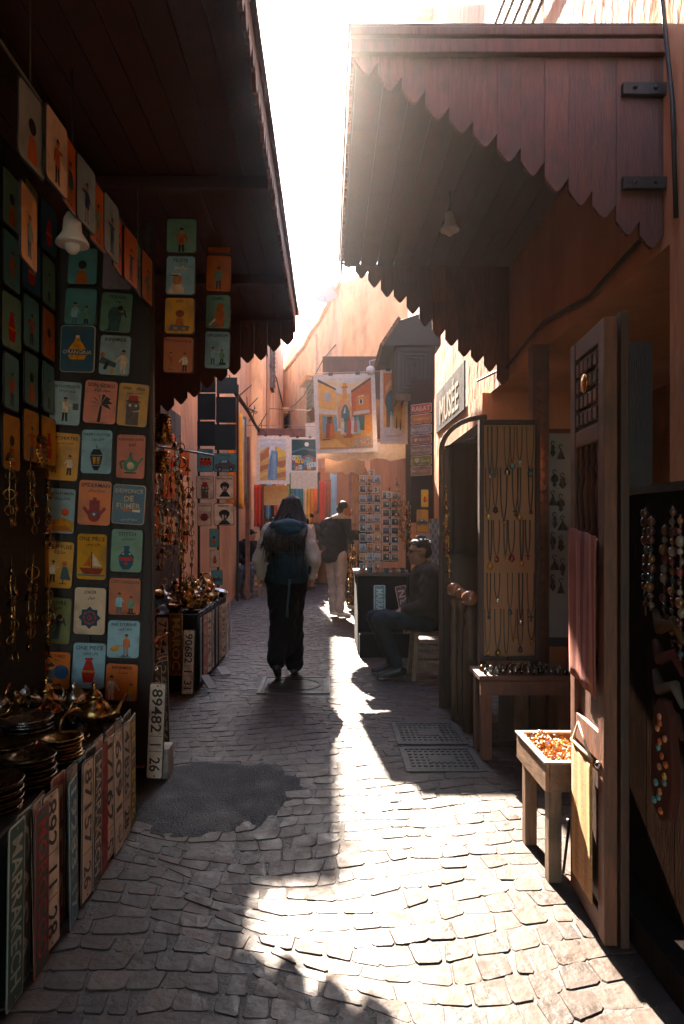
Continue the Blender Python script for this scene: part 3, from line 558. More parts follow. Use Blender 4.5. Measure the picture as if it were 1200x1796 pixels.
def sign_mesh_parts(bw, bh, bgc, title, ar, kind, rim=None, tcol=BKc, acol=None, y_title=.38, y_ar=.27):
    """returns (board MB, print MB, lettering MB) in sign space: x right, z up, facing -y"""
    r = .10*bw; b = MB(); pts = []
    for cx, cz, a0 in ((bw/2-r, bh/2-r, 0), (-bw/2+r, bh/2-r, 90), (-bw/2+r, -bh/2+r, 180), (bw/2-r, -bh/2+r, 270)):
        for k in range(4): a = math.radians(a0+k*30); pts.append((cx+r*math.cos(a), cz+r*math.sin(a)))
    rc = rim or BKc; ins = [(x*(1-.05), z*(1-.05*bw/bh)) for x, z in pts]; n = len(pts)
    vs = [(x, .004, z) for x, z in pts]+[(x, -.002, z) for x, z in pts]+[(x, -.004, z) for x, z in ins]
    b.add(vs, [tuple(range(n-1, -1, -1))], rc); b.add(vs, [(i, (i+1) % n, n+(i+1) % n, n+i) for i in range(n)]+[(n+i, n+(i+1) % n, 2*n+(i+1) % n, 2*n+i) for i in range(n)], rc)
    b.add([(x, -.004, z) for x, z in ins], [tuple(range(n))], bgc)
    p = MB(); k = 0
    for poly, c in fig(kind):
        y = -.0046-.00022*k; k += 1
        p.add([(x*bw, y, max(-bh*.46, z*bw*1.0)) for x, z in poly], [tuple(range(len(poly)))], c)
    if not kind or not p.v: p = None
    l = []; yy = -.0049
    if title:
        lines = title.split('|')
        for i, s in enumerate(lines): l.append(MB()); letter(l[-1], s, 0, bh*y_title-i*bh*.19, bw*.84, bh*(.085 if len(lines) == 1 else .14), yy, tcol, RN.uniform(-.03, .03), .05)
    if ar: l.append(MB()); letter(l[-1], arab(ar), bw*.04, bh*y_ar, bw*.5, bh*.085, yy, acol or tcol, RN.uniform(-.04, .04), .04)
    return b, p, l
def sign(loc, bw, bh, bgc, title, ar, kind, label, group, yaw=0.0, roll=0.0, pitch=0.0, **kw):
    b, p, l = sign_mesh_parts(bw, bh, bgc, title, ar, kind, **kw)
    o = link('painted_sign', b.mesh('painted_sign', mSign), None, loc, (pitch, roll, yaw)); tag(o, label, 'sign', group)
    if p: link('painted_figure', p.mesh('painted_figure', mPrint, (0, 0, 0), False), o)
    for q_ in l: link('lettering', q_.mesh('lettering', mPrint, (0, 0, 0), False), o)
    return o
GF = 'painted tin signs on the front panel'
def psign(x0, x1, y0, y1, Y, *a, **k):
    cx, cz = xz((x0+x1)/2, (y0+y1)/2, Y); return sign((cx, Y, cz), (x1-x0)*Y/FPX*RN.uniform(.92, .985), (y1-y0)*Y/FPX*RN.uniform(.93, .985), *a, **k)
YF = 3.78; rl = math.radians(3.2)
front = [
 (88, 143, 667, 748, GRY, 'ORTHOPEDISTE', 'طبيب العظام', 'doctor', 'grey blue sign of a white coated figure holding up a dark sheet'),
 (146, 207, 665, 746, PNK, 'SON GOKU', 'صون غوكو', 'palm', 'salmon pink sign with a black palm tree, top of the middle column'),
 (205, 262, 670, 751, YEL, 'chin   chin', 'حسن تشن', 'fez', 'yellow sign with a dark face smoking under a red fez, on the front panel'),
 (82, 140, 757, 845, YEL, 'PSYCHIATRE', 'طبيب نفسي', 'patients', 'mustard sign with one figure raising both arms beside a white coat'),
 (140, 200, 752, 833, LBL, 'HARRY POTTER', 'هاري بوتر', 'lantern', 'pale blue sign with a black lantern, second in the middle column'),
 (202, 258, 759, 843, PNK, 'RORONOA ZORO', 'زورو', 'pot', 'pink sign with a green teapot in the right column under the fez sign'),
 (78, 135, 853, 939, GRY, 'TINTIN ET MILOU', 'تانتان وميلو', 'dune', 'grey sign with orange dunes and a red sun in the left column'),
 (136, 197, 839, 925, ORA, 'SPIDERMAN', 'سبايدرمان', 'khamsa', 'bright orange sign with a dark red open hand emblem in the middle column'),
 (196, 256, 849, 921, NAV, 'DEFFONCE|DE|FUMER', 'ممنوع التدخين', 'cigar', 'navy sign with pale no smoking lettering and a cigarette'),
 (74, 130, 946, 1035, YEL, 'COIFFEUSE', 'حلاقة', 'hair', 'mustard sign with a hairdresser standing behind a seated customer'),
 (132, 191, 933, 1020, YEL, 'ONE PIECE', 'وان بيس', 'boat', 'yellow sign with a small red boat between the orange and cream signs'),
 (193, 252, 926, 1006, GRN, 'STITCH', 'ستيتش', 'jar', 'green sign with a dark blue and red jar under the navy sign'),
 (71, 127, 1045, 1132, OLV, 'PAUVRE', 'فقير', 'bent', 'olive brown sign with a stooping figure in a dark cloak'),
 (128, 188, 1028, 1115, CRM, 'JOKER', 'جوكر', 'starn', 'cream sign with blue and red star ornament in the middle column'),
 (190, 248, 1011, 1081, DOR, 'CIRCONSION', 'ختان', 'couple', 'dark orange sign with a blue robed figure and a green robed figure, right column'),
 (187, 247, 1086, 1156, LBL, "PAS D'URINE", 'ممنوع البول', 'child', 'light blue sign with a small figure over a yellow puddle'),
 (66, 127, 1140, 1211, ORA, 'ROUTARD', 'رحالة', 'walker', 'orange sign with a walker and a big blue ball, foot of the left column'),
 (126, 186, 1124, 1211, LBL, 'ONE PIECE', 'وان بيس', 'vase', 'pale blue sign with a dark red vase, foot of the middle column'),
 (184, 243, 1161, 1232, ORA, 'INFIRMIER', 'ممرضة', 'nurse', 'orange sign with a white nurse and a child in yellow, foot of the right column'),
 (105, 168, 569, 655, NAV, 'ORANGINA', '', 'bottle', 'navy sign with pale border and a round orange bottle'),
 (172, 232, 586, 661, GRY, 'INFIRMIER', '', 'stretcher', 'pale grey sign with a nurse bending over a patient, beside the navy bottle sign'),
 (112, 172, 504, 572, TEA, '', '', 'couple', 'dim teal sign with two standing figures directly above the navy bottle sign'),
 (174, 235, 512, 585, GRN, 'YOUGA', 'يوغا', 'bent', 'dim green sign with a crouching figure and the word yoga misspelt'),
 (116, 175, 433, 502, TEA, '', '', 'lady', 'dim teal sign with a red headed figure, top left of the front panel'),
 (178, 235, 436, 511, (.22, .17, .2), '', '', '', 'blank mauve grey sign above the crouching figure sign'),
]
for i, (x0, x1, y0, y1, c, t, ar_, kd, lb) in enumerate(front):
    kw = {}
    if kd == 'cigar': kw = dict(rim=(.45, .36, .28), tcol=(.5, .38, .26), y_title=.34, y_ar=-.38)
    if kd == 'bottle': kw = dict(rim=(.4, .36, .3), tcol=(.62, .55, .45), y_title=-.07)
    if kd in ('couple', 'nurse', 'child') and ar_: kw = dict(y_ar=.25 if kd != 'couple' else -.42)
    psign(x0, x1, y0, y1, YF+RN.uniform(-.012, .012), c, t, ar_, kd, lb, GF, roll=rl+RN.uniform(-.022, .022), yaw=RN.uniform(-.09, .09), pitch=RN.uniform(-.03, .03), **kw)
# two hanging columns of signs further along the canopy
GH = 'painted tin signs hung in two columns under the canopy'
for (x0, x1, y0, y1, c, t, ar_, kd, lb) in [
 (291, 347, 381, 447, GRN, '', '', 'single', 'dim green sign at the top of the nearer hanging column'),
 (289, 345, 448, 519, LBL, 'PILOTE', 'طيار', 'pilot', 'pale blue sign with a capped pilot and an aeroplane'),
 (287, 343, 521, 587, YEL, 'DIDJI', 'دي جي', 'dj', 'bright yellow sign with a figure at a mixing desk'),
 (285, 341, 588, 657, DOR, 'PSYCHOLOGUE', '', 'patients', 'dark orange sign of two figures at the foot of the nearer hanging column'),
 (363, 408, 374, 446, ORA, '', '', 'lady', 'hazy orange sign at the top of the farther hanging column'),
 (361, 407, 447, 513, ORA, '', '', 'single', 'orange sign second from the top of the farther hanging column'),
 (359, 406, 515, 579, GRN, 'CAMEL', '', 'camel', 'green sign with a big rust coloured animal neck, farther hanging column'),
 (357, 405, 580, 648, LBL, 'CIRCONSION', 'ختان', 'couple', 'pale blue sign with robed figures at the foot of the farther hanging column')]:
    kw = dict(y_ar=-.4) if kd in ('pilot', 'dj', 'couple') else {}
    psign(x0, x1, y0, y1, 3.95 if x0 < 350 else 4.5, c, t, ar_, kd, lb, GH, roll=math.radians(1.4), yaw=RN.uniform(-.04, .04), **kw)
# row hung edge-on along the canopy, facing the street
GR = 'painted tin signs hung in a slanting row along the canopy'
cols = [(.30, .32, .30), CRM, ORA, GRY, ORA, GRY, ORA, ORA, TEA, ORA]; nm = ['grey', 'cream', 'orange', 'pale grey', 'orange', 'grey', 'orange', 'orange', 'teal', 'orange']
ordn = ['nearest', 'second', 'third', 'fourth', 'fifth', 'sixth', 'seventh', 'eighth', 'ninth', 'tenth and farthest']
for i in range(10):
    y = 2.27+i*.158
    sign((-1.0+RN.uniform(-.006, .006)+.012*(i % 2), y+.05, 2.755+RN.uniform(-.01, .01)), .19, .265, cols[i], '', '', 'single' if i else 'lady', f'{nm[i]} sign facing the street, {ordn[i]} in the slanting row along the canopy', GR, yaw=math.radians(90+RN.uniform(-5, 4)))
m = MB(); m.tube([(-1.0, 2.0, 2.885), (-1.0, 3.75, 2.885)], .006, 5, col=(.1, .08, .06)); m.tube([(-1.0, 2.3, 2.885), (-1.0, 2.3, 3.26)], .003, 4, col=(.1, .08, .06)); m.tube([(-1.0, 3.6, 2.885), (-1.0, 3.6, 3.26)], .003, 4, col=(.1, .08, .06))
tag(m.build('hanging_rail', mPaint, org=(-1.0, 2.9, 2.885)), 'thin rail under the left canopy that carries the slanting row of signs', 'rail')
sign((-1.02, 2.33, 2.42), .17, .26, YEL, '', '', 'single', 'lone yellow sign hung below the near end of the slanting row', GR, yaw=math.radians(96))
# side panel of signs on the shop flank
GS = 'painted tin signs on the flank of the sign stall'
rown = ['top', 'second', 'third', 'fourth', 'lowest']; coln = ['nearest', 'second', 'third', 'farthest']
pal = [(GRY, 'grey'), (TEA, 'teal'), (OLV, 'olive'), (DOR, 'rust'), (TEA, 'teal'), (GRN, 'green'), (GRY, 'grey'), (NAV, 'navy')]
for r in range(5):
    for c_ in range(4):
        cc, cn = pal[(r*3+c_*5+r*c_) % 8]
        if r == 4: cc, cn = YEL, 'yellow orange'
        if r == 4 and c_ == 0: continue
        sign((-1.497, 3.02+c_*.215, 3.0-r*.285-.06*(c_ == 1)), .185, .262, cc, '', '', ['single', 'lady', 'single', 'vase'][(r+c_) % 4], f'{cn} sign seen edge-on on the shadowed flank, {rown[r]} row, {coln[c_]} column', GS, yaw=math.radians(90+RN.uniform(-5, 5)))
# panels carrying them
e = empty('display_panel', (-1.3, 3.84, 0), 'dark board that carries three columns of painted signs facing the camera', 'display panel')
m = MB()
for i in range(4): m.bb((-1.66+i*.17, 3.80, .08), (-1.66+i*.17+.166, 3.825, 3.05), shade(DARKWD, .6+.2*(i % 2)))
m.build('backing_board', mWood, e); m = MB(); m.bb((-1.68, 3.826, 0), (-1.62, 3.88, 3.1), DARKWD); m.bb((-1.02, 3.826, 0), (-.98, 3.88, 3.1), DARKWD); m.build('upright', mWood, e)
e = empty('flank_panel', (-1.55, 3.3, 0), 'dark flank wall of the sign stall covered with edge-on signs and brass trinkets', 'display panel')
m = MB()
for i in range(6): m.bb((-1.56, 2.3+i*.235, 0), (-1.53, 2.3+i*.235+.23, 3.24), shade(DARKWD, .5+.15*(i % 2)))
m.build('backing_board', mWoodY, e)
# second shop: six signs in pairs, backs of others above
GP = 'small painted signs in pairs on the second left stall'
for (x0, x1, y0, y1, c, t, ar_, kd, lb) in [
 (345, 375, 786, 829, TEA, 'VOLKSWAGEN', 'فولكس', 'bus', 'teal sign with a red camper van'),
 (374, 417, 794, 829, TEA, 'PORSCHE', 'بورش', 'car', 'teal sign with a low grey sports car'),
 (343, 376, 834, 876, CRM, 'chin chin', '', 'fez', 'cream sign with a black smoking figure in a red cap'),
 (377, 412, 834, 876, CRM, 'MARADONA', 'مارادونا', 'bust', 'cream sign with a curly haired black stencilled head'),
 (346, 371, 881, 924, CRM, 'ONE PIECE', '', 'starr', 'narrow cream sign with a red star ornament'),
 (375, 411, 881, 923, CRM, 'GUEVARA', '', 'bust2', 'cream sign with a bearded black stencilled head'),
 (367, 384, 926, 961, TEA, '', '', 'lady', 'little teal sign with a long haired figure in red'),
 (368, 386, 963, 996, CRM, '', '', 'vase', 'little cream sign with a dark red vase'),
 (370, 391, 999, 1027, TEA, '', '', 'car', 'lowest little teal sign with a red car')]:
    psign(x0, x1, y0, y1, 7.3, c, t, ar_, kd, lb+' on the second left stall', GP, roll=RN.uniform(-.02, .02))
e = empty('stall_awning_frame', (-1.2, 7.45, 0), 'dark cloth squares tied in pairs above the small painted signs', 'cloth screen')
for (x0, x1, y0, y1, k) in [(347, 378, 690, 736, .7), (379, 414, 696, 741, 1.0), (346, 377, 739, 782, .8), (377, 414, 744, 789, 1.2), (321, 378, 655, 688, .8), (380, 416, 662, 690, 1.6)]:
    a = at(x0, y1, 7.4); b = at(x1, y0, 7.4); m = MB(); m.bb((a.x, 7.40, a.z), (b.x, 7.415, b.z), (.03*k, .042*k, .04*k)); m.build('cloth_square', mCloth, e)
m = MB()
for x in (-1.40, -1.19, -.98): m.bb((x-.012, 7.42, .6), (x+.012, 7.45, 2.95), DARKWD)
m.build('upright', mWood, e)
# signs edge-on along the second shop
GE = 'signs seen edge-on along the second left stall'
k = 0
hc = ['upper', 'middle', 'lower']
for r in range(3):
    for i in range(6):
        cc, cn = [(LBL, 'pale blue'), (CRM, 'cream'), (TEA, 'teal'), (PNK, 'pink'), (GRY, 'grey'), (DOR, 'rust')][(i+r*2) % 6]
        sign((-1.52+.05*(i % 2), 5.35+i*.33, 2.12-r*.36+RN.uniform(-.05, .05)), .2, .27, cc, '', '', ['single', 'vase', 'lady'][(i+r) % 3], f'{cn} sign seen edge-on, {hc[r]} row and {ordn[i]} along the second left stall' if i else f'{cn} sign, nearest edge-on one in the {hc[r]} row, second left stall', GE, yaw=math.radians(90-RN.uniform(5, 28)))
e = empty('plank_partition', (-1.6, 6.2, 0), 'dark plank back of the second left stall behind the brass goods', 'stall wall')
for i in range(8): m = MB(); m.bb((-1.62, 5.0+i*.3, 0), (-1.585, 5.29+i*.3, 2.6), shade(DARKWD, RN.uniform(.6, 1.1))); m.build('plank', mWoodY, e)

# ------------------------------------------------------------------ licence plates
def plate(loc, text, bgc, tc, label, group, yaw=0.0, roll=0.0, pitch=0.0, L=.52, W=.11, upright=True, turn=-1, extra=None, rim=None):
    """upright plate with its text turned a quarter; origin at the foot"""
    b = MB(); w_, h_ = (W, L) if upright else (L, W); r = .008
    pts = [(-w_/2+r, 0), (w_/2-r, 0), (w_/2, r), (w_/2, h_-r), (w_/2-r, h_), (-w_/2+r, h_), (-w_/2, h_-r), (-w_/2, r)]
    ins = [(x*(1-.012/w_*1.2), .006+z*(1-.012/h_)) for x, z in pts]; n = 8; rc = rim or tc
    vs = [(x, -.0005, z) for x, z in pts]+[(x, -.003, z) for x, z in pts]
    b.add(vs, [tuple(range(n-1, -1, -1))]+[(i, (i+1) % n, n+(i+1) % n, n+i) for i in range(n)], shade(bgc, .7))
    b.add([(x, -.003, z) for x, z in pts]+[(x, -.0042, z) for x, z in ins], [(i, (i+1) % n, n+(i+1) % n, n+i) for i in range(n)], rc)
    b.add([(x, -.0042, z) for x, z in ins], [tuple(range(n))], bgc)
    o = link('licence_plate', b.mesh('licence_plate', mPlate), None, loc, (pitch, roll, yaw)); tag(o, label, 'licence plate', group)
    l = MB()
    if upright:
        segs = text.split('|'); tot = sum(max(1, len(s)) for s in segs)+.6*(len(segs)-1); z = L*.955 if turn < 0 else L*.045
        for i, s in enumerate(segs):
            ln = L*.9*max(1, len(s))/tot; mid = z+turn*ln/2
            letter(l, arab(s), 0, mid, ln*.92, W*.62, -.0052, tc, turn*math.pi/2, 0, True if len(s) > 2 else False); z += turn*ln
            if i < len(segs)-1: l.add([(x, -.0052, q) for x, q in rect(-W*.36, z+turn*L*.02-.0015, W*.36, z+turn*L*.02+.0015)], [(0, 1, 2, 3)], tc); z += turn*L*.9*.6/tot
        for q in (.018, L-.018): l.add([(x, -.0052, y) for x, y in disc(0, q, .005, n=8)], [tuple(range(8))], shade(tc, .8))
    else: letter(l, arab(text), 0, h_/2, w_*.86, h_*.6, -.0052, tc)
    if l.v: link('lettering', l.mesh('lettering', mPlate, (0, 0, 0), False), o)
    return o
WHP = (.66, .54, .44); DGR = (.03, .06, .055); GA = 'licence plates along the front of the nearest brass table'
rowA = [('MARRAKECH', (.03, .09, .075), (.42, .46, .40), 'dark green plate with pale letters, nearest on the left table'),
 ('MOROCCO', (.05, .06, .05), (.36, .05, .04), 'dark plate with red letters beside the wide dark gap of the left table'),
 ('892|11|28', WHP, BKc, 'white plate with black figures 892 on the left table'),
 ('19283|17', (.05, .14, .17), (.45, .5, .48), 'teal plate with pale figures on the left table'),
 ('87157|26', WHP, (.05, .05, .05), 'white plate between the teal and the black plate'),
 ('MARRAKECH', (.035, .035, .03), (.52, .46, .38), 'black plate with large pale letters beside the red plate'),
 ('TAXI', (.26, .025, .02), (.16, .02, .02), 'plain red plate on the left table'),
 ('17162|5', WHP, BKc, 'white plate just beyond the red plate'),
 ('6091|ب', WHP, (.06, .06, .06), 'off white plate, third from the far end of the left table'),
 ('47826|28', (.46, .4, .34), BKc, 'grey white plate, second from the far end of the left table'),
 ('BE1|B906', (.05, .05, .03), (.5, .36, .07), 'black plate with yellow letters at the far end of the left table')]
ys = [1.99, 2.16, 2.25, 2.42, 2.56, 2.66, 2.755, 2.85, 2.95, 3.07, 3.19]
for (t, c, tc, lb), y in zip(rowA, ys):
    plate((-.905+RN.uniform(-.01, .012), y, .0+RN.uniform(-.005, .02)), t, c, tc, lb, GA, yaw=math.radians(90+RN.uniform(-7, 7)), pitch=0, roll=RN.uniform(-.05, .05), W=.112)
for i in range(9):
    t = ['CASA', '4471|2', 'FES', '90 12', 'MAROC', '7|3318', 'AGADIR', '55120', 'RABAT'][i]; c, tc, cn = [((.05, .06, .055), (.3, .3, .27), 'dark'), (WHP, BKc, 'white'), ((.20, .04, .03), (.4, .3, .2), 'red'), ((.3, .26, .22), BKc, 'grey')][i % 4]
    plate((-.925, 2.06+i*.14, .02+RN.uniform(0, .03)), t, c, tc, f'{cn} plate tucked behind the front row of the nearest table, {ordn[i] if i else "closest"} from the camera', GA, yaw=math.radians(90+RN.uniform(-4, 4)), roll=RN.uniform(-.09, .09), W=.112)
p = at(272, 1365, 3.82)
plate((p.x, 3.80, 0.003), '89482|ا|26', WHP, BKc, 'clean white plate 89482 facing the camera at the corner of the second table', 'licence plates at the corner of the second table', roll=math.radians(2.4), W=.098, L=.535)
plate((-1.055, 3.815, .06), 'MAROC', (.28, .05, .02), (.45, .22, .05), 'red plate with yellow border left of the clean white plate', 'licence plates at the corner of the second table', roll=.01, W=.07, L=.46)
GB = 'licence plates along the front of the second brass table'
for i, (t, c, tc, lb, y, dx) in enumerate([('MOROCCO', (.07, .06, .05), (.45, .38, .3), 'dark plate with boxed pale letters on the second table', 4.0, 0), ('267|1976', (.02, .022, .022), (.34, .35, .32), 'black plate with thin figures at the far edge of the second table', 4.17, .02),
        ('ب|مغرب', (.05, .04, .035), (.45, .28, .08), 'dark plate with gilt script on the second table', 4.3, 0), ('MAROC', (.04, .05, .05), (.3, .3, .28), 'dull grey lettered plate at the back of the second table', 4.42, -.01)]):
    plate((-1.0+dx-.12*(y-4.0), y, .05), t, c, tc, lb, GB, yaw=math.radians(62), roll=-.03, L=.54)
GC = 'licence plates along the front of the third brass table'
p = at(341, 1217, 5.75); q = at(330, 1217, 5.75)
plate((q.x, 5.72, q.z), '90682|1|31', WHP, BKc, 'white plate 90682 facing the camera on the corner of the third table', GC, L=.545, W=.105, roll=.03)
for i in range(9):
    c, tc, cn = [((.05, .07, .07), (.3, .3, .28), 'dark'), ((.30, .06, .04), (.5, .4, .3), 'red'), (WHP, BKc, 'white'), ((.42, .36, .3), BKc, 'grey'), ((.36, .3, .24), BKc, 'drab'), ((.05, .045, .04), (.4, .3, .2), 'black'), ((.5, .42, .34), BKc, 'cream'), ((.4, .36, .3), BKc, 'pale grey'), ((.3, .27, .22), BKc, 'dusty')][i]
    plate((-1.085+.004*i, 5.84+i*.185, .09), ['MAROC', '1956|7', '41276|3', '78 A 21', '66120|1', 'FES 84', '3305|9', '2219|6', '7712|4'][i], c, tc, f'{cn} plate, {ordn[i] if i else "nearest"} along the side of the third table', GC, yaw=math.radians(88+RN.uniform(-8, 8)), L=.54, W=.15)
m = MB(); m.box((0, 0, 0), (.10, .010, .12), (math.radians(-62), 0, .6), (.26, .22, .19)); o = m.build('price_card', mPaper, org=None); o.location = (-.98, 6.45, .05); tag(o, 'pale card leaning on the ground by the far end of the third table', 'card')
m = MB(); m.box((0, 0, 0), (.09, .010, .15), (math.radians(-50), .1, .9), (.2, .19, .18)); o = m.build('price_card', mPaper); o.location = (-1.02, 5.85, .08); tag(o, 'grey card lying against the plates of the third table', 'card')
m = MB(); m.bb((-.95, 3.80, 0), (-.885, 3.93, .17), (.28, .25, .22)); tag(m.build('stone_block', mStone, org=(-.92, 3.86, 0), bevel=.008), 'small grey block on the paving beside the clean white plate', 'block')
# ------------------------------------------------------------------ brass tables on the left
BR = (0.33, 0.18, 0.06); BRD = (0.13, 0.08, 0.04); COP = (0.30, 0.12, 0.05); SIL = (0.36, 0.33, 0.30)
def table(name, label, x0, x1, y0, y1, zt, col=DARKWD, skirt=None):
    e = empty(name, ((x0+x1)/2, (y0+y1)/2, 0), label, 'table')
    m = MB(); m.bb((x0, y0, zt-.03), (x1, y1, zt), col); m.build('table_top', mWoodY, e, bevel=.004)
    for x in (x0+.05, x1-.05):
        for y in (y0+.06, y1-.06): m = MB(); m.bb((x-.03, y-.03, 0), (x+.03, y+.03, zt-.032), col); m.build('leg', mWood, e)
    if skirt:
        m = MB(); n = 40
        for (ax, ay, bx, by) in ((x1+.004, y0, x1+.004, y1), (x0, y0-.004, x1, y0-.004)):
            vs = []; nx, ny = (1, 0) if ax == bx else (0, -1)
            for i in range(n+1):
                t = i/n; f_ = .012*math.sin(t*50)+.006*math.sin(t*23)
                for z, k in ((zt+.004, .2), (.02, 1)): vs.append((ax+(bx-ax)*t+nx*f_*k*.6-nx*.004, ay+(by-ay)*t+ny*f_*k*.6, z))
            m.add(vs, [(2*i, 2*i+2, 2*i+3, 2*i+1) for i in range(n)], skirt, True)
        m.build('cloth_skirt', mCloth, e)
    return e
table('brass_table', 'dark cloth covered table nearest the camera loaded with brass plates', -1.52, -.945, 1.75, 3.24, .50, skirt=(.012, .013, .013))
table('brass_table', 'second low dark table of brass goods behind the plate 89482', -1.62, -1.06, 3.92, 4.55, .52, skirt=(.012, .013, .013))
table('brass_table', 'third dark table with brass trays far along the left side', -1.58, -1.105, 5.78, 7.45, .66, skirt=(.012, .013, .013))
def plate_prof(r, d=.02): return [(.005, 0), (r*.55, 0), (r*.62, .004), (r*.75, d*.6), (r, d), (r+.004, d+.002), (r, d+.004), (r*.75, d*.6+.005), (r*.60, .009), (.005, .007)]
def stack(x, y, z, r, n, dz, col, desc, group):
    m = MB(); m.lathe(plate_prof(r), (0, 0, 0), 22, None, col); me = m.mesh('metal_plate', mBrass)
    base = None; words_ = ['lowest', 'second', 'third', 'fourth', 'fifth', 'sixth', 'seventh', 'eighth']
    for i in range(n):
        lb = f'metal plate, topmost of {desc}' if i == n-1 else f'metal plate, {words_[i]} from the bottom of {desc}' if i else f'metal plate, lowest of {desc}'
        o = link('metal_plate', me, None, (x+RN.uniform(-.006, .006), y+RN.uniform(-.006, .006), z+i*dz), (RN.uniform(-.03, .03), RN.uniform(-.03, .03), RN.uniform(0, 6)))
        tag(o, lb, 'plate', group)
GST = 'stacked metal plates on the nearest table'
stack(-1.04, 2.12, .504, .088, 8, .013, BRD, 'the dark near edge stack', GST)
stack(-1.03, 2.36, .504, .085, 8, .013, BRD, 'the stack beside the teal plate', GST)
stack(-1.20, 2.25, .504, .08, 5, .013, BRD, 'the low stack set back from the near edge', GST)
stack(-1.02, 2.60, .504, .08, 7, .013, BR, 'the brass stack above the red plate', GST)
stack(-1.19, 2.56, .504, .09, 6, .013, BRD, 'the wide dark stack at mid table', GST)
stack(-1.26, 2.86, .504, .105, 7, .014, SIL, 'the pale silvery back stack', GST)
stack(-1.38, 2.45, .504, .09, 5, .014, BR, 'the stack at the left frame edge', GST)
stack(-1.40, 2.98, .504, .08, 6, .014, SIL, 'the silvery stack under the flank signs', GST)
def teapot(x, y, z, s, yaw, col, label, group):
    e = empty('teapot', (x, y, z), label, 'teapot', group, yaw)
    m = MB(); m.lathe([(.02*s, 0), (.045*s, .004*s), (.035*s, .014*s), (.062*s, .05*s), (.066*s, .075*s), (.05*s, .105*s), (.03*s, .118*s), (.033*s, .124*s)], (0, 0, 0), 18, None, col); link('body', m.mesh('body', mBrass), e)
    m = MB(); m.lathe([(.033*s, .125*s), (.028*s, .14*s), (.012*s, .155*s), (.006*s, .165*s), (.012*s, .176*s), (.002*s, .19*s)], (0, 0, 0), 14, None, col); link('lid', m.mesh('lid', mBrass), e)
    m = MB(); m.tube([(.055*s, 0, .05*s), (.085*s, 0, .06*s), (.1*s, 0, .09*s), (.125*s, 0, .125*s)], [.014*s, .012*s, .008*s, .006*s], 8, col=col); link('spout', m.mesh('spout', mBrass), e)
    m = MB(); m.tube([(-.04*s, 0, .115*s), (-.08*s, 0, .12*s), (-.1*s, 0, .085*s), (-.085*s, 0, .05*s), (-.06*s, 0, .045*s)], .007*s, 6, col=col); link('handle', m.mesh('handle', mBrass), e)
    return e
GT = 'brass teapots on the left tables'
teapot(-1.03, 3.02, .504, 1.15, .6, BR, 'brass teapot with open loop at the far corner of the nearest table', GT)
teapot(-1.16, 3.12, .504, 1.0, 2.2, SIL, 'silvery teapot in front of the orange walker sign', GT)
teapot(-1.30, 3.16, .504, 1.1, -.5, BR, 'brass teapot at the foot of the left sign column', GT)
teapot(-1.18, 4.12, .524, 1.1, 1.0, BR, 'brass teapot on the second table', GT)
teapot(-1.30, 4.30, .524, 1.2, -1.0, SIL, 'silvery teapot at the back of the second table', GT)
def ring_(name, x, y, z, r, t, rot, col, label, cat, group, mat=None):
    m = MB(); m.tube([(r*math.cos(a*math.pi/9), r*math.sin(a*math.pi/9), 0) for a in range(18)], t, 6, True, col); o = link(name, m.mesh(name, mat or mBrass), None, (x, y, z), rot); return tag(o, label, cat, group)
ring_('arched_handle', -1.085, 2.92, .56, .062, .009, (math.pi/2, .1, .9), BR, 'tall brass hoop standing at the nearest table end', 'hoop', None)
GBW = 'brass bowls and goblets on the left tables'
def bowl(x, y, z, r, h, col, label, yaw=0, tilt=0):
    m = MB(); m.lathe([(.004, 0), (r*.5, 0), (r*.42, .01), (r*.8, h*.45), (r, h), (r+.004, h+.002), (r*.95, h), (r*.74, h*.48), (r*.3, .016), (.004, .014)], (0, 0, 0), 18, None, col)
    tag(link('metal_bowl', m.mesh('metal_bowl', mBrass), None, (x, y, z), (tilt, 0, yaw)), label, 'bowl', GBW)
spots = [(-1.03, 2.80, .504, .05, .045), (-1.00, 3.17, .504, .045, .06), (-1.12, 2.75, .504, .06, .04), (-1.48, 2.15, .504, .08, .06), (-1.33, 2.70, .504, .05, .07), (-1.10, 4.25, .524, .06, .06), (-1.13, 4.02, .524, .05, .05), (-1.24, 4.45, .524, .07, .06), (-1.40, 4.1, .524, .08, .08)]
wh = ['brass bowl beside the middle stacks on the nearest table', 'small brass goblet at the far street corner of the nearest table', 'shallow brass bowl behind the red plate', 'brass bowl at the left frame edge', 'deep brass bowl between the silvery and dark stacks', 'brass bowl at the street edge of the second table', 'small brass bowl above the plate 89482', 'wide brass bowl at the far end of the second table', 'deep bowl at the back of the second table']
for (x, y, z, r, h), lb in zip(spots, wh): bowl(x, y, z, r, h, RN.choice([BR, BR, COP]), lb, RN.uniform(0, 6), RN.uniform(-.1, .1))
# bucket with pierced pattern by the corner
p = at(266, 1180, 4.0); m = MB(); m.lathe([(.052, 0), (.06, .16), (.064, .163), (.058, .163), (.05, .01)], (0, 0, 0), 20, None, SIL); o = link('metal_bucket', m.mesh('metal_bucket', mBrass), None, (-1.03, 3.90, .43)); tag(o, 'grey metal beaker with pierced pattern standing above the plate 89482', 'beaker')
m = MB()
for i in range(14):
    a = i*math.pi/7
    for z in (.05, .09, .13): m.ell(((.057+z*.03)*math.cos(a), (.057+z*.03)*math.sin(a), z), (.008, .008, .013), None, 6, 4, BRD)
link('pierced_pattern', m.mesh('pierced_pattern', mBrass), o)
m = MB(); m.bb((-1.11, 3.86, .0), (-.97, 3.97, .428), (.03, .03, .028)); tag(m.build('plinth', mWood, org=(-1.03, 3.9, 0), bevel=.004), 'dark box behind the plate 89482 that carries the metal beaker', 'box')
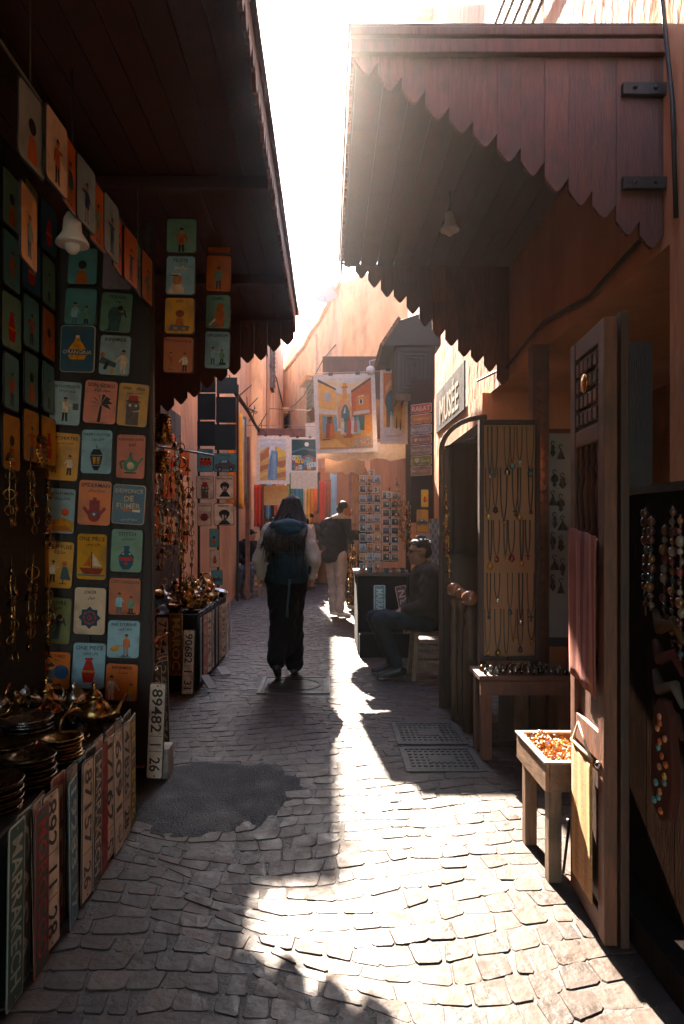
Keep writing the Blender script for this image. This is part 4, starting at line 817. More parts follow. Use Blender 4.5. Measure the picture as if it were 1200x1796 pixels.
# heap of brass on the second table and at the back of the first
GHP = 'jumbled brass pieces heaped on the left tables'
hw = ['first', 'second', 'third', 'fourth', 'fifth', 'sixth', 'seventh', 'eighth', 'ninth', 'tenth', 'eleventh', 'twelfth']
def goblet(s, col): m = MB(); m.lathe([(.03*s, 0), (.03*s, .005*s), (.008*s, .015*s), (.008*s, .05*s), (.03*s, .07*s), (.036*s, .11*s), (.033*s, .11*s), (.02*s, .07*s), (.003, .065*s)], (0, 0, 0), 14, None, col); return m
def oil_lamp(s, col): m = MB(); m.lathe([(.02*s, 0), (.025*s, .01*s), (.01*s, .02*s), (.045*s, .045*s), (.03*s, .065*s), (.006, .08*s), (.01, .09*s), (.002, .1*s)], (0, 0, 0), 14, None, col); m.tube([(.03*s, 0, .045*s), (.08*s, 0, .055*s), (.1*s, 0, .07*s)], [.014*s, .009*s, .006*s], 7, col=col); return m
def ewer(s, col): m = MB(); m.lathe([(.03*s, 0), (.05*s, .04*s), (.045*s, .07*s), (.016*s, .1*s), (.014*s, .14*s), (.028*s, .16*s), (.024*s, .16*s), (.008, .14*s)], (0, 0, 0), 14, None, col); m.tube([(.02*s, 0, .15*s), (.06*s, 0, .13*s), (.065*s, 0, .08*s), (.045*s, 0, .05*s)], .006*s, 6, col=col); return m
MK = [('brass_goblet', goblet, 'goblet'), ('oil_lamp', oil_lamp, 'oil lamp'), ('brass_ewer', ewer, 'ewer')]
WN = ['first', 'second', 'third', 'fourth', 'fifth', 'sixth', 'seventh', 'eighth', 'ninth', 'tenth', 'eleventh', 'twelfth', 'thirteenth', 'fourteenth']
def heap(n, x0, x1, y0, y1, z0, z1, s0, s1, where):
    got = []
    for i in range(n):
        nm_, fn, ct_ = MK[i % 3]; x = x0+(x1-x0)*((i*5+i//3) % n)/n; y = y0+(y1-y0)*((i*7) % n)/n
        col, cn = RN.choice([(BR, 'brass'), (BR, 'brass'), (COP, 'copper'), (SIL, 'silvery')])
        o = link(nm_, fn(RN.uniform(s0, s1), col).mesh(nm_, mBrass), None, (x, y, RN.uniform(z0, z1)), (RN.uniform(-.9, .9), RN.uniform(-.9, .9), RN.uniform(0, 6))); got.append((x/y, cn, ct_, o))
    cnt = {}
    for r, cn, ct_, o in sorted(got, key=lambda g: g[0]):
        k = cnt.get((cn, ct_), 0); cnt[cn, ct_] = k+1; tag(o, f'{WN[k]} {cn} {ct_} from the left of the jumble {where}', ct_, GHP)
heap(37, -1.56, -1.09, 3.97, 4.52, .53, .74, .9, 1.35, 'on the second left table')
heap(17, -1.50, -1.07, 3.0, 3.2, .51, .61, .8, 1.1, 'at the nearest table end')
heap(26, -1.54, -1.14, 5.84, 7.3, .68, .80, .9, 1.4, 'on the third left table')
# third table: trays and bowls
GTR = 'brass trays and bowls on the third table'
k = 0
wordsr = ['street edge', 'middle', 'back']
for i in range(8):
    for j in range(2):
        x = -1.17-.16*j+RN.uniform(-.02, .02); y = 5.92+i*.195+RN.uniform(-.03, .03); r = RN.uniform(.06, .085)
        m = MB(); col = RN.choice([BR, BR, COP, SIL])
        if (i+j) % 3 == 0: m.lathe(plate_prof(r, .02), (0, 0, 0), 20, None, col)
        else: m.lathe([(.004, 0), (r*.5, 0), (r*.9, .05), (r, .07), (r*.92, .07), (r*.4, .012), (.004, .01)], (0, 0, 0), 18, None, col)
        o = link('metal_tray' if (i+j) % 3 == 0 else 'metal_bowl', m.mesh('bowl', mBrass), None, (x, y, .664), (RN.uniform(-.25, .25), RN.uniform(-.25, .25), 0))
        tag(o, f"{'flat brass tray' if (i+j) % 3 == 0 else 'brass bowl'}, {ordn[i]} along the {wordsr[j]} of the third table", 'tray' if (i+j) % 3 == 0 else 'bowl', GTR)
teapot(-1.22, 5.95, .70, 1.25, .3, BR, 'brass teapot at the near end of the third table', GT)
# hanging brass strands: on the shadowed flank and behind the sign panel
def trinket(x, y, zt, n, label, group, seedcol=BR, big=1.0):
    e = empty('brass_trinket', (x, y, zt), label, 'hanging ornament', group)
    z = zt; pts = [(x, y, zt)]; m = MB()
    for i in range(n):
        dz = RN.uniform(.05, .10)*big; z -= dz; pts.append((x+RN.uniform(-.008, .008), y+RN.uniform(-.008, .008), z))
    m.tube(pts, .004*big, 5, col=seedcol)
    m.build('chain', mBrass, e)
    for i, p in enumerate(pts[1:]):
        q = MB(); c = RN.choice([BR, BR, BRD, COP]); kd = RN.random()
        if kd < .45:
            r = RN.uniform(.018, .04)*big; a0 = RN.uniform(0, 3)
            q.tube([(p[0]+r*math.cos(a)*math.cos(a0), p[1]+r*math.cos(a)*math.sin(a0), p[2]-r+r*math.sin(a)) for a in [b*math.pi/8 for b in range(16)]], .004*big, 5, True, c); q.build('ring', mBrass, e)
        elif kd < .7: q.lathe([(.003, .03), (.012, .022), (.02, 0), (.026, -.012), (.004, -.012)], p, 10, Matrix.Identity(3)*big, c); q.build('bell', mBrass, e)
        else: q.ell(p, (.014*big, .014*big, .022*big), None, 10, 6, c); q.build('bead', mBrass, e)
GF1 = 'brass trinkets hanging on the shadowed flank'
for i in range(9):
    for j in range(2):
        trinket(-1.50+.03*(i % 2), 2.86+i*.105, 1.72-.52*j+RN.uniform(-.08, .08), 5, f"brass trinket strand on the shadowed flank, {['upper', 'lower'][j]} tier, {ordn[i] if i else 'nearest the camera'}", GF1, big=RN.uniform(.75, 1.05))
GF2 = 'brass chains hanging between the sign panel and the third table'
for i in range(12):
    px = 258+i*7.2; Y = 4.6+.16*(i % 4)+.05*i; p = at(px, 800+RN.uniform(-60, 60), Y)
    trinket(p.x, Y, p.z, 8+int(RN.uniform(0, 5)), f"brass chain between sign panel and paired signs, {(ordn[i] if i < 9 else 'tenth') if 0 < i < 10 else ['leftmost', 0, 'second from the right', 'rightmost'][0 if i == 0 else i-8]}{' from the left' if 0 < i < 9 else ' from the left' if i == 9 else ''}", GF2, big=1.0)
m = MB(); m.tube([(-1.6, 4.6, 2.02), (-.98, 5.9, 2.02)], .01, 5, col=(.06, .05, .04)); m.tube([(-1.6, 5.1, 2.02), (-1.6, 5.1, 3.2)], .008, 5, col=(.06, .05, .04)); tag(m.build('hanging_rail', mPaint, org=(-1.3, 5.2, 2.02)), 'dark rail behind the sign panel from which the brass chains hang', 'rail')
# pierced brass wall lamps
def sconce(px, y0, y1, Y, r0, r1, label):
    t = at(px, y0, Y); b = at(px, y1, Y); H = t.z-b.z; e = empty('brass_lantern', (t.x, Y, b.z), label, 'lantern', 'pierced brass lanterns')
    m = MB(); m.lathe([(r1, 0), (r0, H), (r0*.9, H), (r1*.93, .003)], (t.x, Y, b.z), 20, None, (.5, .27, .08)); m.build('shade', mBrass, e)
    m = MB()
    for k in range(int(H/.022)):
        z = .012+k*.022; r = r1+(r0-r1)*z/H
        for i in range(14): a = i*math.pi/7+.2*(k % 2); m.ell((t.x+r*math.cos(a), Y+r*math.sin(a), b.z+z), .0065, None, 6, 4, (.16, .08, .03))
    m.build('pierced_dots', mBrass, e)
sconce(286, 727, 778, 4.9, .045, .068, 'upper brass lantern widening downwards beside the sign panel')
sconce(285, 792, 830, 4.9, .048, .05, 'lower cylindrical brass lantern beside the sign panel')
p = at(66, 815, 3.3); sconce(66, 765, 820, 3.55, .04, .045, 'dim cylindrical brass lantern on the shadowed flank')
for i in range(3):
    p = at(258+i*13, 1140-8*i, 5.70); plate((-1.50+i*.115, 5.735, .10+.03*i), ['FES 84', '7|4471', 'MAROC'][i], [(.06, .07, .07), WHP, (.12, .05, .03)][i], [(.35, .34, .3), BKc, (.45, .3, .1)][i], ['dark', 'dirty white', 'maroon'][i]+' plate facing the camera on the near end of the third table', GC, L=.52)
# curved post standing by the brass, and cap-like crate
m = MB(); a = at(300, 1000, 5.6); m.tube([at(318, 832, 5.4), at(322, 900, 5.4), at(318, 985, 5.4), at(316, 1040, 5.4)], .012, 6, col=BR); tag(m.build('brass_rod', mBrass, org=at(316, 1040, 5.4)), 'thin upright brass rod behind the third table', 'rod')

# ------------------------------------------------------------------ textiles
def scarf(x, y, zt, wd, h, yaw, cols, label, group, cat='scarf', folds=3, amp=.025, th=.008):
    m = MB(); nx, nz = 14, 10; ph = RN.uniform(0, 6); ca, sa = math.cos(yaw), math.sin(yaw)
    def pt(i, j, side):
        u = i/nx; v = j/nz; X = (u-.5)*wd*(1-.12*v*math.sin(v*3)); D = amp*(.3+v)*math.sin(u*folds*6.28+ph+v*.8)+(th/2 if side else -th/2); Z = -v*h-(.012*math.sin(u*9+ph) if j == nz else 0)
        return (X*ca-D*sa, X*sa+D*ca, Z)
    n = (nx+1)*(nz+1)
    vs = [pt(i, j, s) for s in (0, 1) for j in range(nz+1) for i in range(nx+1)]
    for i in range(nx):
        c = cols[(i*len(cols))//nx % len(cols)]
        fs = []
        for j in range(nz):
            a = j*(nx+1)+i; fs.append((a, a+1, a+nx+2, a+nx+1)); fs.append((n+a, n+a+nx+1, n+a+nx+2, n+a+1))
        a = nz*(nx+1)+i; fs.append((a, a+1, n+a+1, n+a)); fs.append((i, n+i, n+i+1, i+1))
        if i == 0: fs += [(j*(nx+1), (j+1)*(nx+1), n+(j+1)*(nx+1), n+j*(nx+1)) for j in range(nz)]
        if i == nx-1: fs += [(j*(nx+1)+nx, n+j*(nx+1)+nx, n+(j+1)*(nx+1)+nx, (j+1)*(nx+1)+nx) for j in range(nz)]
        m.add(vs if i == 0 else [], [[q-(0 if i == 0 else 0) for q in f] for f in fs], c, True) if i == 0 else [m.f.append(list(f)) or m.c.append(c) or m.s.append(True) for f in fs]
    o = link('hanging_scarf' if cat == 'scarf' else 'hanging_textile', m.mesh('scarf', mCloth), None, (x, y, zt)); return tag(o, label, cat, group)
FC = {'orange': (.62, .22, .04), 'saffron': (.7, .36, .05), 'red': (.45, .05, .03), 'blue': (.08, .18, .32), 'sky blue': (.25, .42, .5), 'cream': (.7, .56, .4), 'pink': (.6, .28, .28), 'rust': (.4, .13, .05), 'green': (.12, .24, .13), 'brown': (.2, .09, .05), 'teal': (.06, .2, .22), 'charcoal': (.04, .04, .045)}
fk = list(FC)
GSC = 'scarves hanging on the left wall behind the paired signs'
for i in range(13):
    Y = 8.6+i*.42; k1, k2, k3 = fk[(i*5) % 12], fk[(i*5+7) % 12], fk[(i*3+1) % 12]
    zt = 1.4+(925-RN.uniform(716, 730)-i*3.2)*Y/FPX
    scarf(-1.14-.048*i+RN.uniform(-.02, .02), Y, zt, .34, RN.uniform(1.0, 1.2)*1.0+.02*i, math.radians(66), [FC[k1], FC[k2], FC[k1], FC[k3]], f'{k1} and {k2} scarf, {ordn[i] if 0 < i < 9 else ["nearest", "tenth", "eleventh", "twelfth", "farthest"][max(0, i-8)] if i else "nearest"} on the pole along the left wall', GSC)
m = MB(); m.tube([at(414, 690, 8.4), at(436, 722, 10), at(446, 742, 12), at(458, 762, 14)], .03, 6, col=(.03, .025, .02))
for i in range(16):
    t = i/15; p = at(414+44*t, 692+68*t, 8.4+5.6*t); m.tube([p, p+Vector((RN.uniform(-.1, .25), RN.uniform(-.2, .2), RN.uniform(-.15, .3)))], .008, 4, col=(.04, .03, .025))
tag(m.build('gnarled_pole', mWood, org=at(436, 722, 10)), 'gnarled dark pole with twigs and wires that carries the left wall scarves', 'pole')
# distant stall goods closing the street
GFR = 'scarves and rugs hanging at the far stalls'
FY = 16.2
wdl = ['left', 'middle', 'right']
for i in range(15):
    px = 452+i*9.5; Y = 15.2+.25*(i % 3)+(.8 if i > 9 else 0); p = at(px, 838+RN.uniform(-14, 16), Y); k1, k2 = fk[(i*7+2) % 12], fk[(i*5+4) % 12]
    scarf(p.x, Y, p.z, .16, RN.uniform(.9, 1.5), RN.uniform(-.5, .5), [FC[k1], FC[k2]] if i % 2 else [FC[k1]], f'{k1}{" and "+k2 if i % 2 else ""} textile hanging in the far stalls, {["first", "second", "third", "fourth", "fifth", "sixth", "seventh", "eighth", "ninth", "tenth", "eleventh", "twelfth", "thirteenth", "fourteenth", "fifteenth"][i]} from the left', GFR, 'textile', 2, .02)
e = empty('far_stall', (-.3, 16.6, 0), 'far stall with red brown beam and shelves that closes the street behind the walkers', 'stall')
a = at(452, 765, 13.2); b = at(536, 752, 13.2); m = MB(); m.bb((a.x, 13.15, a.z), (b.x, 13.3, b.z), (.22, .07, .05)); m.build('beam', mWood, e)
m = MB(); m.bb((-1.85, 17.3, 0), (1.2, 17.5, 2.9), (.36, .15, .07)); m.build('back_wall', mPlaster, e)
for i, zz in enumerate((.5, 1.0, 1.5)): m = MB(); m.bb((-1.3, 16.9, zz), (.9, 17.29, zz+.04), (.25, .12, .07)); m.build('shelf', mWood, e)
for x in (-1.55, -.55, .55): m = MB(); m.bb((x-.04, 13.2 if x < -1 else 16.6, 0), (x+.04, 13.28 if x < -1 else 16.7, 3.15), (.2, .09, .06)); m.build('post', mWood, e)
GBX = 'goods standing on the far stall shelves'
for i in range(18):
    x = -1.2+(i % 9)*.23+RN.uniform(-.03, .03); zz = (.54, 1.04)[i//9]; k1 = fk[(i*5+1) % 12]; hh = RN.uniform(.2, .36)
    m = MB(); m.box((0, 0, hh/2), (RN.uniform(.1, .18), .05, hh), (RN.uniform(-.1, .1), 0, RN.uniform(-.2, .2)), FC[k1]); m.box((0, -.028, hh/2), (.07, .006, hh*.6), None, CRM)
    tag(link('framed_print', m.mesh('framed_print', mPaper), None, (x, 17.02, zz)), f'small {k1} framed print on the {["lower", "upper"][i//9]} far shelf, {ordn[i % 9] if i % 9 else "first"} from the left', 'print', GBX)

# ------------------------------------------------------------------ hanging paintings
def painting(px0, px1, py0, py1, Y, polys, label, bw=.055, roll=0.0, frame=(.72, .6, .5), yaw=0.0, clips=True):
    a = at(px0, py1, Y); b = at(px1, py0, Y); W, H = b.x-a.x, b.z-a.z; c = (a+b)/2
    e = empty('canvas_painting', (c.x, Y, c.z), label, 'painting', 'painted canvases hung across the street'); e.rotation_euler = (0, roll, yaw)
    m = MB(); m.bb((-W/2, -.006, -H/2), (W/2, .012, H/2), frame); link('canvas', m.mesh('canvas', mCanvas), e)
    m = MB(); iw, ih = W-2*bw, H-2*bw
    for k, (pl, col) in enumerate(polys): m.add([(x*iw, -.0068-.0003*k, z*ih) for x, z in pl], [tuple(range(len(pl)))], col)
    link('painted_scene', m.mesh('painted_scene', mCanvas, (0, 0, 0), False), e)
    if clips:
        for x in (-.22, .22):
            m = MB(); m.box((x*W, -.012, H/2), (.05, .016, .03), None, (.05, .05, .05)); m.tube([(x*W-.015, -.01, H/2+.01), (x*W, -.01, H/2+.06), (x*W+.015, -.01, H/2+.01)], .003, 4, col=(.3, .3, .3)); link('clip', m.mesh('clip', mIron), e)
    return e
def q(*v): return [(v[i]-.5, v[i+1]-.5) for i in range(0, len(v), 2)]
def small_person(x, y, h, c): return [(q(x-.2*h, y, x+.2*h, y, x+.13*h, y+.75*h, x-.13*h, y+.75*h), c), ([(px-.5, py-.5) for px, py in disc(x, y+.85*h, .1*h, .13*h, 8)], shade(c, .7))]
OR1, OR2, OR3 = (.62, .26, .06), (.75, .38, .10), (.5, .10, .02); SKY1 = (.62, .55, .46)
s1 = [(q(0, 0, 1, 0, 1, 1, 0, 1), SKY1), (q(0, .8, .3, .9, .7, .84, 1, .93, 1, .98, .6, .92, .2, .97, 0, .9), (.75, .5, .25)), (q(0, .62, .4, .72, .7, .66, .7, .72, .3, .8, 0, .7), (.45, .47, .45)),
 (q(0, .3, .33, .3, .33, .86, 0, 1), OR2), (q(0, 1, .33, .86, .34, .83, 0, .96), (.08, .05, .04)), (q(.34, .5, .6, .5, .6, .78, .45, .76, .34, .8), OR2), (q(.46, .7, .54, .7, .54, .93, .46, .93), OR1), (q(.44, .86, .56, .86, .56, .88, .44, .88), OR3),
 (q(.62, .35, 1, .3, 1, 1, .62, .82), OR3), (q(.62, .82, 1, 1, 1, .97, .63, .79), (.1, .04, .02)), (q(.7, .4, .95, .4, .95, .75, .7, .72), (.58, .16, .02)), (q(.76, .62, .84, .62, .84, .7, .76, .7), CRM), (q(.78, .63, .82, .63, .82, .69, .78, .69), BKc), (q(.73, .71, .86, .73, .86, .76, .75, .74), OR2),
 (q(.12, .68, .22, .68, .22, .8, .12, .8), (.4, .42, .42)), (q(0, .5, .36, .48, .34, .54, 0, .58), (.62, .5, .4)), (q(0, .2, .33, .2, .33, .48, 0, .5), (.62, .28, .04)), (q(.06, .22, .14, .22, .14, .47, .06, .48), (.18, .3, .34)), (q(.26, .24, .34, .24, .34, .45, .26, .46), (.2, .34, .36)), (q(.15, .24, .25, .24, .25, .46, .15, .46), (.03, .04, .04)),
 (q(.36, .28, .62, .28, .62, .58, .57, .68, .49, .71, .41, .68, .36, .58), (.66, .3, .12)), (q(.42, .28, .58, .28, .58, .52, .54, .6, .5, .63, .46, .6, .42, .52), (.07, .13, .12)), (q(.46, .5, .5, .6, .5, .5), SKY1),
 (q(.64, .47, .96, .5, .96, .54, .66, .52), (.5, .45, .38)), (q(.64, .24, .98, .22, .98, .48, .64, .46), (.06, .1, .07)), (q(.84, .2, 1, .2, 1, .48, .86, .46), (.6, .2, .02)), (q(0, 0, 1, 0, 1, .22, .6, .28, .3, .24, 0, .22), (.55, .25, .06)), (q(.55, 0, 1, 0, 1, .18, .7, .14), (.42, .26, .16)), (q(0, .02, .5, .02, .3, .14, 0, .12), (.7, .36, .1))]
for i in range(46): x = RN.uniform(.58, .99); y = RN.uniform(.01, .15); s1.append(([(x-.5+.013*math.cos(a), y-.5+.009*math.sin(a)) for a in (0, 1.2, 2.5, 3.8, 5)], RN.choice([(.3, .12, .06), (.62, .45, .32), (.45, .2, .09)])))
for x, y, h, c in ((.17, .15, .28, (.30, .05, .03)), (.24, .15, .28, (.55, .14, .02)), (.56, .17, .28, (.42, .07, .03)), (.44, .2, .24, CRM), (.5, .22, .2, (.1, .16, .12)), (.64, .2, .25, (.55, .5, .44)), (.72, .2, .25, (.2, .34, .34)), (.68, .22, .2, (.4, .12, .08))): s1 += small_person(x, y, h, c)
s1 += [(q(.05, .12, .2, .125, .2, .14, .05, .135), (.08, .04, .03)), (q(.45, .15, .62, .155, .62, .165, .45, .165), (.12, .05, .03))]
painting(552, 660, 656, 794, 8.0, s1, 'large street scene painting of orange houses and robed figures', .05, roll=math.radians(-2.0))
s2 = [(q(0, 0, 1, 0, 1, 1, 0, 1), (.62, .16, .03)), (q(.1, .78, .9, .9, .9, .95, .2, .86), (.72, .32, .12)), (q(.12, .7, .4, .86, .8, .86, .7, .9, .3, .9, .1, .8), (.72, .3, .12)), (q(0, .2, .14, .2, .12, .5, 0, .6), (.75, .38, .1)), (q(.86, .2, 1, .2, 1, .6, .88, .5), (.75, .4, .12)),
 ([(px-.5, py-.5) for px, py in disc(.5, .58, .42, .18, 24)], (.03, .09, .10)), (q(.16, .2, .84, .2, .84, .55, .16, .55), (.03, .09, .10)), (q(.5, .2, .84, .2, .84, .55, .9, .6, .82, .7, .5, .76), (.52, .3, .05)), (q(.44, .84, .54, .84, .54, .89, .44, .89), (.1, .15, .2)), (q(0, 0, 1, 0, 1, .2, 0, .2), (.6, .5, .44)), (q(.1, .05, .9, .07, .9, .09, .1, .08), (.4, .36, .34))]
for x, y, h, c in ((.25, .2, .2, (.2, .12, .06)), (.36, .2, .24, CRM), (.45, .2, .22, (.5, .4, .28)), (.62, .18, .18, BKc), (.8, .16, .16, BKc)): s2 += small_person(x, y, h, c)
painting(667, 715, 649, 779, 7.7, s2, 'tall narrow painting of an orange keyhole arch', .035)
s3 = [(q(0, 0, 1, 0, 1, 1, 0, 1), (.5, .5, .52)), (q(0, .86, .5, .92, 1, .88, 1, .93, .4, .97, 0, .93), (.6, .58, .58)), (q(0, 0, 1, 0, 1, .66, .8, .78, .64, .84, .5, .76, .3, .84, .14, .76, 0, .7), (.62, .34, .10)), (q(.5, .5, 1, .6, 1, .7, .66, .82), (.72, .45, .1)), (q(0, .45, .4, .6, .5, .74, .3, .8, .1, .66, 0, .66), (.42, .16, .07)), (q(0, .2, .5, .36, .9, .3, 1, .4, 1, .5, .5, .44, 0, .34), (.4, .15, .07)), (q(.4, 0, 1, .1, 1, .22, .6, .16), (.45, .18, .08)), (q(0, .06, .4, .16, .3, .22, 0, .16), (.72, .45, .14)), (q(.6, .22, 1, .26, 1, .32, .6, .28), (.75, .45, .08)),
 (q(.28, .02, .5, .0, .66, .03, .68, .66, .62, .74, .42, .76, .36, .6), (.17, .27, .36)), (q(.5, .02, .58, .02, .64, .6, .52, .7), (.24, .34, .42)), (q(.62, .35, .7, .32, .68, .7, .62, .72), (.12, .2, .3)), (q(.34, .7, .36, .52, .44, .74, .6, .7, .56, .82, .48, .85, .38, .82), (.6, .58, .55)), (q(.34, .1, .38, .1, .46, .6, .42, .6), (.1, .16, .26))]
painting(450, 508, 764, 849, 12.9, s3, 'painting of a blue robed figure walking among yellow dunes', .07)
s4 = [(q(0, 0, 1, 0, 1, 1, 0, 1), (.03, .07, .07)), (q(0, .55, .5, .68, 1, .6, 1, .66, .5, .74, 0, .62), (.1, .16, .17)), ([(px-.5, py-.5) for px, py in disc(.62, .84, .09, .07, 14)], (.7, .68, .62)), (q(0, .36, .2, .5, .45, .44, .7, .52, 1, .4, 1, 0, 0, 0), (.25, .1, .08))]
for i in range(22):
    x = RN.uniform(0, .84); y = RN.uniform(0, .34); a_, b_ = RN.uniform(.1, .2), RN.uniform(.1, .2); cc = RN.choice([(.7, .38, .05), (.75, .5, .1), (.1, .2, .26), (.5, .55, .55), (.2, .36, .4)])
    s4.append((q(x, y, x+a_, y, x+a_, y+b_, x, y+b_), cc)); s4.append((q(x+.04, y+.05, x+.07, y+.05, x+.07, y+.09, x+.04, y+.09), BKc))
painting(508, 558, 767, 829, 13.1, s4, 'night painting of stacked yellow and blue houses under a moon', .04)
for (x0, x1, y0, y1, Y, c, nm_, lb) in [
 (566, 692, 625, 700, 8.15, (.15, .06, .045), 'hanging_board', 'dark red brown board behind the big street scene painting'),
 (557, 712, 776, 806, 8.1, (.66, .5, .38), 'cloth_banner', 'pale cloth hanging below the two right hand paintings'),
 (570, 640, 795, 830, 8.3, (.42, .27, .19), 'cloth_banner', 'shaded cloth flap under the pale hanging cloth'),
 (510, 557, 828, 857, 13.05, (.66, .52, .38), 'blank_canvas', 'blank canvas hanging below the night houses painting'),
 (463, 506, 852, 886, 13.3, (.62, .36, .14), 'blank_canvas', 'plain ochre canvas behind the walking woman'),
 (536, 560, 742, 800, 13.3, (.5, .42, .36), 'blank_canvas', 'grey blank canvas edge left of the big street scene painting'),
 (617, 648, 808, 930, 9.6, (.34, .2, .13), 'hanging_board', 'tall brown board with rounded top behind the postcard racks')]:
    a = at(x0, y1, Y); b = at(x1, y0, Y); m = MB(); n = 12; pb = [(a.x+(b.x-a.x)*i/n, a.z+.02*math.sin(i*1.7)) for i in range(n+1)] if nm_ == 'cloth_banner' else [(a.x, a.z), (b.x, a.z)]
    top = [(b.x, b.z), (a.x, b.z)] if y1-y0 < 110 else [(b.x, b.z-.2), (b.x-.08, b.z-.05), (b.x-.2, b.z), (a.x+.08, b.z-.03), (a.x, b.z-.2)]
    for i in range(len(pb)-1): m.prism([pb[i], pb[i+1], (pb[i+1][0], top[0][1]), (pb[i][0], top[0][1])], Y, Y+.02, c) if len(top) == 2 else None
    if len(top) > 2: m.prism(pb+top, Y, Y+.02, c)
    tag(m.build(nm_, mCanvas if nm_ != 'hanging_board' else mWood, org=((a.x+b.x)/2, Y, a.z)), lb, 'board' if nm_ == 'hanging_board' else 'cloth' if nm_ == 'cloth_banner' else 'canvas')
p = at(650, 650, 8.0); e = empty('round_lamp', (p.x, 8.0, p.z), 'white round spotlight with a bent arm beside the big painting', 'lamp')
m = MB(); m.lathe([(.02, .03), (.05, .01), (.055, -.01), (.045, -.012), (.018, .004)], (p.x, 7.98, p.z), 18, Matrix.Rotation(math.radians(90), 3, 'X'), (.7, .6, .52)); m.build('shade', mPaint, e)
m = MB(); m.tube([(p.x, 8.02, p.z), (p.x-.01, 8.04, p.z+.12), (p.x+.05, 8.05, p.z+.14), (p.x+.3, 8.05, p.z+.15)], .006, 5, col=(.55, .45, .38)); m.build('arm', mPaint, e)
for pa, pb, r, c_, lb in ((at(300, 742, 13), at(560, 748, 13), .006, (.1, .08, .06), 'thin cable strung across the street above the blue robe painting'), (at(552, 655, 8.02), at(720, 648, 8.02), .008, (.35, .25, .18), 'cord that carries the big street scene painting'), (at(440, 715, 18), at(600, 722, 18), .01, (.2, .13, .1), 'high thin cable in front of the tall left building')):
    m = MB(); m.tube([pa, pa.lerp(pb, .5)-Vector((0, 0, .01)), pb], r, 5, col=c_); tag(m.build('cable', mPaint, org=pa), lb, 'cable')
# ------------------------------------------------------------------ right side: far stall, racks, carved awning
e = empty('cloth_awning', (.7, 10.6, 3.1), 'cloth awning stretched over the right stalls behind the paintings', 'awning')
m = MB(); nx, ny = 8, 12; vs = []
for s_ in (0, .02):
    for j in range(ny+1):
        for i in range(nx+1):
            y = 8.75+j*.32; x0 = -.16+.14*math.sin(j*.9)+.03*j*(j > 7); xr = 1.16 if y < 10.4 else 1.38; vs.append((x0+(xr-x0)*i/nx, y, 3.12-.08*math.sin(i/nx*3.14)-.03*math.sin(j*1.3)-s_))
n = (nx+1)*(ny+1)
for j in range(ny):
    for i in range(nx): a = j*(nx+1)+i; m.f += [[a, a+1, a+nx+2, a+nx+1], [n+a, n+a+nx+1, n+a+nx+2, n+a+1]]; m.c += [(.55, .40, .28)]*2; m.s += [True]*2
m.v = vs; m.build('cloth', mCloth, e, fix=False)
m = MB()
for y in (8.8, 12.55): m.bar((-.2, y, 3.15), (1.15 if y < 9 else 1.4, y, 3.15), .04, .04, DARKWD)
m.build('pole', mWood, e)
# carved pent roof
e = empty('carved_awning', (1.4, 7.7, 2.85), 'dark carved wooden awning with a small pitched roof and fretted edge beside the museum sign', 'awning')
Y0, Y1 = 7.25, 8.3
p1 = at(672, 606, Y0); p2 = at(701, 562, Y0); ct = (.012, .015, .014)
m = MB(); m.prism([(p1.x, p1.z), (1.20, p1.z), (1.20, p2.z+.15), (p2.x, p2.z)], Y0, Y1, ct); m.build('roof', mWood, e, bevel=.004)
for i in range(9):
    t = i/8; m = MB(); x = p1.x+(p2.x-p1.x)*t; z = p1.z+(p2.z-p1.z)*t; m.box((x-.012, Y0+.5, z+.012), (.03, 1.06, .035), (0, -.9, 0), (.16, .085, .05)); m.build('shingle', mWood, e)
xb = at(694, 640, Y0).x; zb = at(694, 690, Y0).z; m = MB(); m.bb((xb, Y0+.03, zb), (1.14, Y1-.03, p1.z-.003), ct); m.build('carved_box', mWood, e)
for k in range(5):
    f = .03+k*.045; m = MB(); x0, x1, z0, z1 = xb+f, 1.12-f, zb+f*.8, p1.z-.02-f*.8
    if z1-z0 < .03: break
    for lo, hi in (((x0, z0), (x1, z0+.016)), ((x0, z1-.016), (x1, z1)), ((x0, z0+.017), (x0+.016, z1-.017)), ((x1-.016, z0+.017), (x1, z1-.017))): m.bb((lo[0], Y0+.012, lo[1]), (hi[0], Y0+.029, hi[1]), (.028, .036, .033))
    m.build('carved_frame', mWood, e)
for i in range(12):
    x = xb+.03+i*(1.12-xb)/12; m = MB(); m.prism([(x-.022, zb), (x-.02, zb-.05), (x, zb-.085), (x+.02, zb-.05), (x+.022, zb)], Y0+.03, Y0+.05, (.10, .07, .045)); m.build('fret', mWood, e)
for i in range(9):
    y = Y0+.08+i*.11; m = MB(); m.prism([(y-.04, zb+.0), (y-.035, zb-.05), (y, zb-.09), (y+.035, zb-.05), (y+.04, zb+.0)], 0, .02, (.12, .07, .04), lambda a, t, z: (xb+.003+t, a, z)); m.build('fret', mWood, e)
